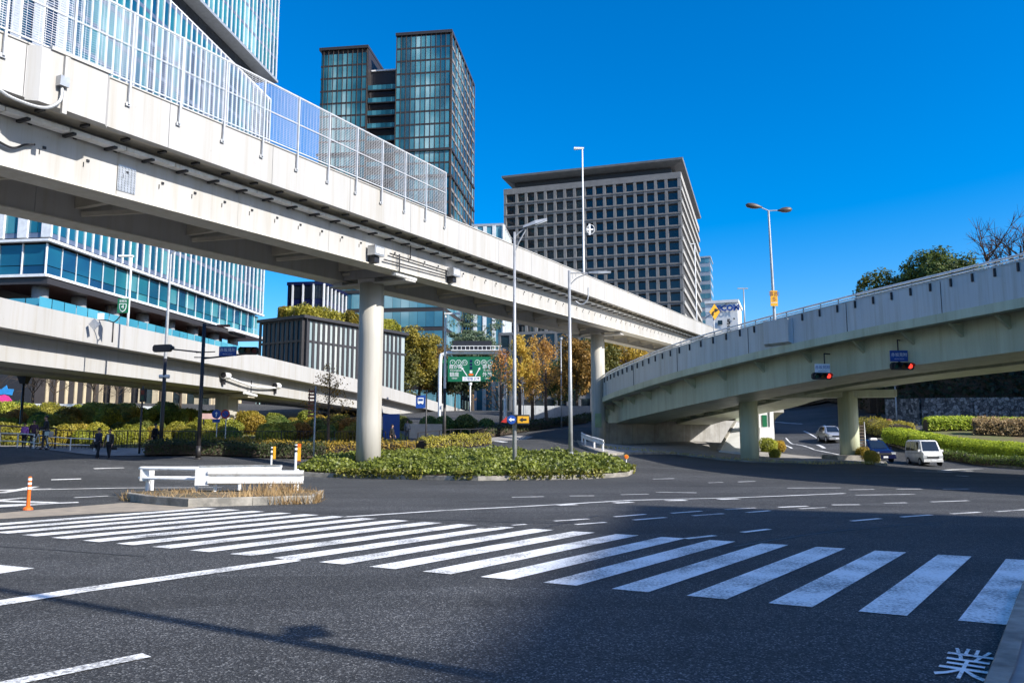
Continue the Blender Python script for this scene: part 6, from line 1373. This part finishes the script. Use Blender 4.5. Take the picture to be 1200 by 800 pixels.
p = P(246.5, 487.5, 64); b = on(p.x,p.y); o = thing('notice_board', 'small pink and white notice board among the shrubs', 'notice board', b); mb = MB(); mb.box(p.x-.75,p.x+.75,p.y-.04,p.y+.04,p.z-.22,p.z+.22); mb.build('board', mat('pink_board', (.7,.45,.42), .6), o); mb = MB(); mb.box(p.x-.6,p.x-.5,p.y+.041,p.y+.1,b.z,p.z+.2); mb.box(p.x+.5,p.x+.6,p.y+.041,p.y+.1,b.z,p.z+.2); mb.build('leg', M['dark'], o)
p = P(4, 464, 80); b = on(p.x,p.y); o = thing('banner', 'bright pink and blue banner by the bare trees', 'banner', b); pk = mat('banner_pink', (.75,.05,.28), .6); bl = mat('banner_blue', (.03,.25,.6), .6)
mb = MB(); mb.prism([(-1.4,-.9),(.7,-.95),(.95,-.5),(.5,0),(.1,.15),(-.4,.05),(-1.4,.1)], p, X3, Z3, .06); mb.build('pink_panel', pk, o); mb = MB(); mb.prism([(-.8,.12),(.1,.2),(.8,.1),(.95,.7),(.3,.75),(.2,1.1),(-.3,.7),(-.8,.75)], p+Y3*.08, X3, Z3, .06); mb.build('blue_panel', bl, o); mb = MB(); mb.box(p.x-.05,p.x+.05,p.y+.12,p.y+.2,b.z,p.z+1); mb.build('pole', M['dark'], o)
# kiosk with green panel and the white wedge
p = P(895,517,72); b = on(p.x,p.y); zt = P(895,475,72).z; o = thing('kiosk', 'white box kiosk with a green panel between the ramp piers', 'kiosk', b); x0 = P(887,500,72).x; x1 = P(904.5,500,72).x; zm = P(895,500,72).z
mb = MB(); mb.box(x0,x1-.05,71.2,73,b.z-.2,zm-.05); mb.box(x0,x1-.02,71.35,73,zm-.049,zt); mb.build('wall', M['white'], o); xa = P(894.5,490,71).x; xb = P(900,490,71).x; mb = MB(); mb.box(xa,xb,71.28,71.34,zm,P(0,486,71).z); mb.build('green_panel', M['signgreen'], o); mb = MB(); mb.box(x0-.1,x1+.1,71.1,73.1,zt+.001,zt+.12); mb.build('roof', M['white'], o); mb = MB(); mb.tube([(x1-.4,71.3,zm),(x1-.4,71.3,zt+.8)], .05); mb.build('pipe', M['greypole'], o)
p0_ = P(842,517,66); p1_ = P(880,525,64); o = thing('concrete_wedge', 'pale sloping concrete wedge beside the first ramp pier', 'barrier', on(p0_.x,p0_.y)); a_ = on(p0_.x,p0_.y); b_ = on(p1_.x-.6,p1_.y); c_ = on(P(884,500,74).x,74); d_ = on(P(862,500,78).x,78)
mb = MB(); mb.loft([[a_-Z3*.1,b_-Z3*.1,c_-Z3*.1,d_-Z3*.1],[a_+Z3*.25,b_+Z3*.35,c_+Z3*1.9,d_+Z3*2.1]]); mb.build('slope', M['white'], o); mb = MB(); mb.bar(a_+Z3*.3, d_+Z3*2.16, .25, .12); mb.build('coping', M['kerb'], o)
# signals hung under the ramp
for (cx, cy), (sx_, sy), Yc, lab, pm, lm, hang in (((963,440.5),(963.5,431.5),48.5,'red-lit signal with a white name plate hung under the ramp','signwhite','signblue',(966,414)),((1057,429),(1053,417),45,'red-lit signal with a blue name plate hung under the ramp','signblue','signwhite',(1052,398))):
    c = P(cx, cy, Yc); o = thing('ramp_signal', lab, 'traffic signal', Vector((c.x,c.y,c.z+1.6)), 'signals hung under the ramp'); signal_head(o, c, (1,.1,0), (.1,-1,0), 'red', 'dark', 1.25 if cx < 1000 else 1.35, .42)
    q = P(sx_, sy, Yc); hw_ = .46 if cx < 1000 else .5; hz = .27 if cx < 1000 else .31; mb = MB(); mb.box(q.x-hw_,q.x+hw_,q.y-.06,q.y,q.z-hz,q.z+hz); pt = mb.build('name_plate', M[pm], o); text('赤坂見附', .23, q+Vector((0,-.06,.05)), X3, Z3, M[lm], pt, 'lettering', .01); text('Akasaka-mitsuke', .08, q+Vector((0,-.06,-.17)), X3, Z3, M[lm], pt, 'lettering', .01)
    h = P(*hang, Yc); mb = MB(); mb.tube([Vector((h.x,q.y+.04,q.z-hz)), Vector((h.x,q.y+.04,h.z))], .04); mb.tube([Vector((h.x,q.y+.04,h.z)), Vector((h.x+1.2,q.y+1.6,h.z+.1))], .04); mb.tube([Vector((h.x,q.y+.04,q.z-hz)),Vector((c.x,c.y+.11,c.z+.2))], .04); mb.build('hanger', M['dark'], o)
# signal mast out of the picture: only its shadow reaches the road
b = on(6.95, 2.35, .14); o = thing('signal_mast', 'signal mast on the near pavement', 'traffic signal', b); pole(o, b, 10.9, .12, .09, M['brownpole'])
signal_head(o, Vector((b.x,b.y+.3,6.75)), (.95,.3,0), (-.3,.95,0), None, 'dark', .42, .13); mb = MB(); mb.tube([(b.x,b.y,6.75),(b.x,b.y+.25,6.75)], .05); mb.build('arm', M['brownpole'], o)
# ------------------------------------------------------------------ vehicles (local: x forward, y left)
def at0(secs, X):
    for a, b in zip(secs[:-1], secs[1:]):
        if a[0] >= X >= b[0]: t = (X-a[0])/(b[0]-a[0]) if b[0] != a[0] else 0; return [a[i]+(b[i]-a[i])*t for i in range(7)]
    return secs[-1]
def car(name, label, pos, head, secs, paint, ws, rear, sides, wheels, wr, lights, width, group=None, extra=None):
    x, y = pos; z = gh(x, y); o = thing(name, label, 'car' if 'van' not in name else 'van', (x, y, z), group)
    def loop(s):
        X, hb, hm, hr, z0, zb, zr = s
        h = [(hb*.92, z0), (hb, z0+.10), (hm, z0+(zb-z0)*.6), (hm*.985, zb), (hr*1.01, zb+(zr-zb)*.93), (hr*.9, zr)]
        return [Vector((X, a, b)) for a, b in h]+[Vector((X, -a, b)) for a, b in reversed(h)]
    mb = MB(); mb.loft([loop(s) for s in secs]); bd = mb.build('body', paint, o, local=True)
    import bmesh
    bm = bmesh.new(); bm.from_mesh(bd.data); bmesh.ops.bevel(bm, geom=list(bm.edges), offset=.025, segments=2, affect='EDGES', clamp_overlap=True); bm.to_mesh(bd.data); bm.free()
    for p in bd.data.polygons: p.use_smooth = True
    for sg in (-1, 1):
        mb = MB(); ln = [Vector((xx, sg*(at0(secs, xx)[2]*.992+.004), at0(secs, xx)[5]-.10)) for xx in np.linspace(secs[2][0]-.25, secs[-2][0]+.3, 7)]; mb.tube(ln, .012, 5); mb.build('side_trim', M['dark'], o, local=True)
        for xs_ in ((sides[0][1]-.12), (sides[1][1]-.02)):
            s_ = at0(secs, xs_); mb = MB(); mb.box(xs_, xs_+.14, sg*s_[2]*.985-.012, sg*s_[2]*.985+.012, s_[5]-.20, s_[5]-.17); mb.build('door_handle', M['dark'] if paint != M['carwhite'] else M['chrome'], o, local=True)
    for wx in wheels:
        for sg in (-1, 1):
            mb = MB(); mb.tube([(wx, sg*(width/2-.03), wr), (wx, sg*(width/2+.004), wr)], wr*1.16, 20); mb.build('wheel_arch', M['dark'], o, local=True)
    def at(X):
        for a, b in zip(secs[:-1], secs[1:]):
            if a[0] >= X >= b[0] or a[0] <= X <= b[0]:
                t = (X-a[0])/(b[0]-a[0]) if b[0] != a[0] else 0; return [a[i]+(b[i]-a[i])*t for i in range(7)]
        return secs[-1]
    def topq(xa, xb, k, name):
        A, B = at(xa), at(xb); q = [Vector((xa,-A[3]*k*.9,A[6])), Vector((xa,A[3]*k*.9,A[6])), Vector((xb,B[3]*k*.88,B[6])), Vector((xb,-B[3]*k*.88,B[6]))]
        n = (q[1]-q[0]).cross(q[3]-q[0]).normalized(); n = n if n.z > 0 or abs(n.z) < .05 else -n
        if n.x*(1 if xa > 0 else -1) < 0: n = -n
        mb = MB(); mb.loft([q, [p+n*.02 for p in q]]); mb.build(name, M['carglass'], o, local=True)
    topq(*ws, .93, 'windscreen'); topq(*rear, .93, 'rear_window')
    for xa, xb, xta, xtb in sides:
        for sg in (-1, 1):
            q = []
            for X, f in ((xa,.10),(xb,.10),(xtb,.86),(xta,.86)):
                s = at(X); yb = s[2]*.985; yt = s[3]*1.01; q.append(Vector((X, sg*(yb+(yt-yb)*f/.93+.004), s[5]+(s[6]-s[5])*f)))
            mb = MB(); mb.loft([q, [p+Vector((0,sg*.016,0)) for p in q]]); mb.build('side_window', M['carglass'], o, local=True)
    for wx in wheels:
        for sg in (-1, 1):
            mb = MB(); yw = sg*(width/2-.08); mb.tube([(wx,yw-.1,wr),(wx,yw+.1,wr)], wr, 20); wl = mb.build('wheel', M['black'], o, local=True); mb = MB(); mb.tube([(wx,yw+sg*.10,wr),(wx,yw+sg*.112,wr)], wr*.62, 16); mb.build('rim', M['chrome'], wl, local=True)
    fx = secs[0][0]
    for sg in (-1, 1):
        mb = MB(); y0 = sg*width*.36; zl = lights; mb.box(fx-.10,fx+.02,y0-.17,y0+.17,zl-.08,zl+.08); mb.build('headlight', M['chrome'], o, local=True)
        mb = MB(); xm = ws[0]-.15 if ws[0] > 0 else .6; mb.box(xm-.06,xm+.06,sg*(width/2-.02) if sg > 0 else -width/2-.16,sg*(width/2)+.16 if sg > 0 else -width/2+.02,at(xm)[5]+.02,at(xm)[5]+.2); mb.build('mirror', paint, o, local=True)
        mb = MB(); rx = secs[-1][0]; mb.box(rx-.02,rx+.06,sg*width*.38-.1,sg*width*.38+.1,.75,1.0); mb.build('tail_light', M['red'], o, local=True)
    mb = MB(); mb.box(fx+.0,fx+.04,-width*.28,width*.28,lights-.12,lights+.02); mb.build('grille', M['dark'], o, local=True)
    mb = MB(); mb.box(fx-.06,fx+.07,-width*.46,width*.46,.28,.48); mb.build('bumper', paint, o, local=True)
    mb = MB(); mb.box(fx+.071,fx+.085,-.17,.17,.33,.46); mb.build('number_plate', M['signwhite'], o, local=True)
    if extra: extra(o)
    o.rotation_euler = (0, 0, head); return o
# secs: (x, half sill, half mid, half roof, z sill, z belt, z roof)
VAN = [(1.72,.60,.66,.60,.34,.62,.70),(1.66,.68,.72,.66,.28,.85,.96),(1.45,.70,.74,.70,.26,.98,1.06),(1.05,.70,.74,.62,.24,1.02,1.80),(.8,.70,.74,.62,.24,1.02,1.88),(-1.3,.70,.74,.63,.24,1.02,1.90),(-1.62,.70,.74,.62,.26,1.02,1.84),(-1.70,.67,.72,.58,.32,1.0,1.6)]
p = P(1084, 546, 60)
car('van', 'small white van with a tall cabin waiting beside the dark taxi', (p.x+.55, 61.2), math.atan2(-.99,-.10), VAN, M['carwhite'], (1.45,1.06), (-1.705,-1.62), [(.95,.35,.85,.38),(.25,-.55,.25,-.55),(-.65,-1.45,-.65,-1.42)], (1.15,-1.1), .28, .66, 1.48)
TAXI = [(2.18,.62,.68,.60,.34,.62,.68),(2.10,.76,.80,.70,.26,.74,.82),(1.3,.80,.84,.74,.22,.90,.98),(1.1,.80,.84,.74,.22,.93,1.02),(.45,.80,.84,.62,.22,.96,1.60),(-.2,.80,.84,.62,.22,.97,1.70),(-1.4,.80,.84,.62,.22,.98,1.66),(-2.0,.80,.84,.64,.24,1.0,1.15),(-2.18,.74,.80,.64,.32,.98,1.06)]
def lantern(o): mb = MB(); mb.loft([[Vector((x,y,z)) for x,y in ((-.2,-.28),(.2,-.28),(.2,.28),(-.2,.28))] for z in (1.69,)]+[[Vector((x*.7,y*.7,1.84)) for x,y in ((-.2,-.28),(.2,-.28),(.2,.28),(-.2,.28))]]); mb.build('roof_lantern', M['signwhite'], o, local=True)
car('taxi', 'dark blue taxi with a roof lantern behind the ramp pier', (P(1033,546,62).x, 63.2), math.atan2(-.99,-.05), TAXI, M['navypaint'], (1.08,.46), (-1.98,-1.42), [(.62,-.2,.36,-.2),(-.28,-1.2,-.28,-1.15)], (1.3,-1.25), .32, .68, 1.69, None, lantern)
car('hatchback', 'silver car coming down the hill road behind the ramp pier', (P(974.5,519,82).x+.3, 83.0), math.atan2(-.99,-.08), TAXI, M['carsilver'], (1.08,.46), (-1.98,-1.42), [(.62,-.2,.36,-.2),(-.28,-1.2,-.28,-1.15)], (1.3,-1.25), .32, .68, 1.69)
# ------------------------------------------------------------------ people
def skinned(name, J, E, mt, parent, sub=1):
    me = bpy.data.meshes.new(name); keys = list(J); me.from_pydata([J[k][0] for k in keys], [(keys.index(a), keys.index(b)) for a, b in E], [])
    o = bpy.data.objects.new(name, me); col.objects.link(o); md = o.modifiers.new('skin', 'SKIN'); md.use_smooth_shade = True
    for i, k in enumerate(keys):
        r = J[k][1]; me.skin_vertices[0].data[i].radius = (r, r) if not isinstance(r, tuple) else r
        me.skin_vertices[0].data[i].use_root = (i == 0)
    s = o.modifiers.new('sub', 'SUBSURF'); s.levels = sub; s.render_levels = sub
    dg = bpy.context.evaluated_depsgraph_get(); m2 = bpy.data.meshes.new_from_object(o.evaluated_get(dg)); bpy.data.objects.remove(o); bpy.data.meshes.remove(me)
    m2.name = name; m2.materials.clear(); m2.materials.append(mt); m2.polygons.foreach_set('use_smooth', [True]*len(m2.polygons)); return mobj(name, m2, parent)
def person(label, pos, head, h=1.72, top=(.03,.03,.04), legs=(.02,.02,.025), stride=.22, arm=(.1,-.1), fwd=(0,0), crouch=0., skirt=False, bag=None):
    """faces local -y"""
    x, y = pos; o = thing('person', label, 'person', (x, y, gh(x, y))); k = h/1.72
    V = lambda a, b, c: (a*k, b*k, c*k)
    J = {'pelvis':(V(0,0,.95-crouch),.12*k)}; J['waist'] = (V(0,-.01,1.08-crouch),.115*k); J['chest'] = (V(0,-.02,1.30-crouch),.14*k); J['neck0'] = (V(0,-.01,1.45-crouch),.07*k); J['neck'] = (V(0,-.02,1.50-crouch),.052*k); J['jaw'] = (V(0,-.045,1.555-crouch),.066*k); J['head'] = (V(0,-.03,1.63-crouch),.088*k); J['crown'] = (V(0,-.015,1.69-crouch),.055*k); J['nose'] = (V(0,-.135,1.60-crouch),.012*k)
    E = [('pelvis','waist'),('waist','chest'),('chest','neck0'),('neck0','neck'),('neck','jaw'),('jaw','head'),('head','crown'),('head','nose')]
    for s, nm in ((1,'l'),(-1,'r')):
        st_ = stride*s; a = arm[0] if s > 0 else arm[1]; f = fwd[0] if s > 0 else fwd[1]
        for n_, p_, r_ in (('hip',V(.09*s,0,.90-crouch),.088),('knee',V(.10*s,-st_*.5-.03-crouch*.6,.50-crouch*.4),.058),('ankle',V(.10*s,-st_+.02,.09),.040),('toe',V(.11*s,-st_-.15,.04),.034)): J[n_+nm] = (p_, r_*k)
        E += [('pelvis','hip'+nm),('hip'+nm,'knee'+nm),('knee'+nm,'ankle'+nm),('ankle'+nm,'toe'+nm)]
        el_ = V(.225*s,-a*.5,1.13-crouch); wr_ = V(.235*s,-a-.06-f,.90-crouch+f*.55)
        J['sh'+nm] = (V(.175*s,-.01,1.40-crouch),.058*k); J['el'+nm] = (el_,.042*k); J['wr'+nm] = (wr_,.030*k); pm = (wr_[0],wr_[1]-.03*k-f*.1,wr_[2]-.07*k+f*.1); J['pm'+nm] = (pm,.034*k)
        E += [('chest','sh'+nm),('sh'+nm,'el'+nm),('el'+nm,'wr'+nm),('wr'+nm,'pm'+nm)]
        for i in range(4):
            ln = (.07,.08,.075,.06)[i]; b0 = (pm[0], pm[1]-.026*k+.018*k*i, pm[2]-.035*k); t0 = (pm[0]-s*.012*k, b0[1]-.008*k, b0[2]-ln*k); J['f%d%s'%(i,nm)] = (b0,.010*k); J['t%d%s'%(i,nm)] = (t0,.008*k); E += [('pm'+nm,'f%d%s'%(i,nm)),('f%d%s'%(i,nm),'t%d%s'%(i,nm))]
        J['th'+nm] = ((pm[0]-s*.02*k,pm[1]-.05*k,pm[2]-.02*k),.011*k); E.append(('pm'+nm,'th'+nm))
    skinned('body', J, E, M['skin'], o)
    jk = {n_: (J[n_][0], J[n_][1]*1.22+.006) for n_ in ('chest','waist','pelvis','neck0','shl','ell','wrl','shr','elr','wrr')}; jk['pelvis'] = ((J['pelvis'][0][0],J['pelvis'][0][1],J['pelvis'][0][2]-.06*k), .155*k)
    skinned('jacket', jk, [('chest','waist'),('waist','pelvis'),('chest','neck0'),('chest','shl'),('shl','ell'),('ell','wrl'),('chest','shr'),('shr','elr'),('elr','wrr')], cloth('jacket_cloth', top), o)
    tr = {n_: (J[n_][0], J[n_][1]*1.22+.004) for n_ in ('pelvis','hipl','kneel','anklel','hipr','kneer','ankler')}
    skinned('trousers', tr, [('pelvis','hipl'),('hipl','kneel'),('kneel','anklel'),('pelvis','hipr'),('hipr','kneer'),('kneer','ankler')], cloth('trouser_cloth', legs), o)
    for nm in 'lr': skinned('shoe', {'a':(J['ankle'+nm][0],.05*k),'b':(J['toe'+nm][0],.045*k)}, [('a','b')], M['black'], o)
    hd = Vector(J['head'][0])+Vector((0,.012,.015))*k; mb = MB(); L = []
    for i in range(7):
        ph = i/6*1.75; L.append([hd+Vector((math.cos(a_)*math.sin(ph)*.095, math.sin(a_)*math.sin(ph)*.112*(1 if math.sin(a_) > 0 else .86), math.cos(ph)*.112+(.03 if math.sin(a_) < -.2 and i > 4 else 0)))*k if False else hd+Vector((math.cos(a_)*math.sin(ph)*.098*k, math.sin(a_)*math.sin(ph)*.112*k*(1 if math.sin(a_) > 0 else .80), (math.cos(ph)*.112+(.045 if math.sin(a_) < -.2 and i > 4 else 0))*k)) for a_ in np.linspace(0, 2*math.pi, 17)[:-1]])
    mb.loft(L); mb.build('hair', M['hair'], o, local=True, smooth=True)
    for s in (-1, 1): mb = MB(); c_ = Vector((.03*s*k, -.112*k, J['head'][0][2]+.0)); mb.tube([c_,c_+Vector((0,-.008,0))], .011*k, 8); mb.build('eye', M['dark'], o, local=True)
    mb = MB(); c_ = Vector((0,-.108*k,J['jaw'][0][2]-.005)); mb.bar(c_+Vector((-.022*k,0,0)), c_+Vector((.022*k,0,0)), .012, .008); mb.build('mouth', M['redlens'], o, local=True)
    o.rotation_euler = (0,0,head); return o
def bag(label, pos, z, mt='dark', s=1.):
    x, y = pos; o = thing('bag', label, 'bag', (x,y,gh(x,y)+z)); b = Vector(o.location); mb = MB(); mb.loft([[b+Vector((dx*s,dy*s,dz*s)) for dx,dy in ((-.16,-.07),(.16,-.07),(.16,.07),(-.16,.07))] for dz in (0,.26)]); mb.build('body', M[mt], o); mb = MB(); mb.tube(smoothpath([b+Vector((-.1,0,.26))*s,b+Vector((-.06,0,.4))*s,b+Vector((.06,0,.4))*s,b+Vector((.1,0,.26))*s],4), .012); mb.build('handle', M[mt], o)
pp = lambda px, Y: (P(px,520,Y).x, Y)
person('walker in a dark jacket beside one with a pale shirt, nearer the fence corner', pp(115,45), math.pi*.92, 1.74, (.035,.04,.075), (.03,.03,.035), .2, (.16,-.14))
person('walker in a dark open jacket over a pale shirt', pp(128.5,44.6), -.1, 1.70, (.05,.05,.055), (.025,.025,.03), .18, (.05,.12))
w_ = [o for o in bpy.data.objects if o.get('label','').startswith('walker in a dark open jacket')][0]
mb = MB(); mb.loft([[Vector((a*.065,-.185-.0*z,z)) for a in (-1,1)]+[Vector((a*.055,-.165,z)) for a in (1,-1)] for z in (1.02,1.40)]); mb.build('shirt', M['signwhite'], w_, local=True)
x, y = pp(128.5,44.6)
bag('dark shoulder bag held low by the walker in a pale shirt', (x+.29,y-.02), .58, s=.75); x, y = pp(115,45); bag('dark bag hanging beside the walker nearer the fence corner', (x-.30,y), .60, s=.8)
person('tall man in dark clothes standing over a white bicycle', pp(53,43.0), -1.2, 1.82, (.02,.025,.03), (.05,.06,.075), .12, (.1,.15), (.15,.15))
person('child in a bright purple jacket behind the white railing', pp(28,46.6), .2, 1.42, (.42,.16,.55), (.03,.03,.04), .1)
person('woman in a plum coat between the child and the cyclist', pp(38.5,46.8), .5, 1.62, (.07,.035,.07), (.05,.04,.05), .14)
person('dark-clad person behind the grey two-tone pole', pp(181,49.2), 1.4, 1.7, (.01,.01,.013), (.01,.01,.012), .3, (.2,-.1))
person('dark figure walking past the round pier on its fence side', pp(459,60), 1.3, 1.72, (.012,.012,.015), (.012,.012,.014), .2)
person('person in grey clothes beside the grey hoarding', pp(477,69), .3, 1.72, (.25,.26,.28), (.12,.12,.13), .16)
# the white bicycle
x, y = pp(47.5, 43.0); o = thing('bicycle', 'white framed bicycle held by the tall man', 'bicycle', (x,y,gh(x,y))); T = lambda a, c, l=0: Vector((a, l, c))
for wx in (-.52,.52):
    mb = MB(); mb.tube([T(wx+.33*math.cos(a_), .34+.33*math.sin(a_)) for a_ in np.linspace(0,2*math.pi,25)], .018, 6, 0, False); w_ = mb.build('wheel', M['black'], o, local=True); mb = MB()
    for a_ in np.linspace(0,math.pi,7)[:-1]: mb.bar(T(wx-.3*math.cos(a_),.34-.3*math.sin(a_)), T(wx+.3*math.cos(a_),.34+.3*math.sin(a_)), .006, .006)
    mb.build('spokes', M['steel'], w_, local=True)
mb = MB(); 
for a_, b_ in ((T(-.52,.34),T(-.18,.82)),(T(-.18,.82),T(-.05,.32)),(T(-.52,.34),T(-.05,.32)),(T(-.16,.74),T(.36,.80)),(T(-.05,.32),T(.38,.68)),(T(.34,.92),T(.52,.34)),(T(.34,.92),T(.32,1.02))): mb.tube([a_,b_], .022, 6)
mb.build('frame', M['whitesteel'], o, local=True); mb = MB(); mb.tube([T(.24,1.04,-.28),T(.34,1.02,-.1),T(.34,1.02,.1),T(.24,1.04,.28)], .016, 6); mb.build('handlebar', M['steel'], o, local=True); mb = MB(); mb.loft([[T(-.32,.88,-.09),T(-.32,.88,.09),T(-.05,.9,.02),T(-.05,.9,-.02)],[T(-.32,.94,-.08),T(-.32,.94,.08),T(-.05,.93,.02),T(-.05,.93,-.02)]]); mb.build('saddle', M['black'], o, local=True); mb = MB(); mb.box(.42,.72,-.15,.15,.74,.96); mb.build('basket', M['steel'], o, local=True); o.rotation_euler = (0,0,-.35)
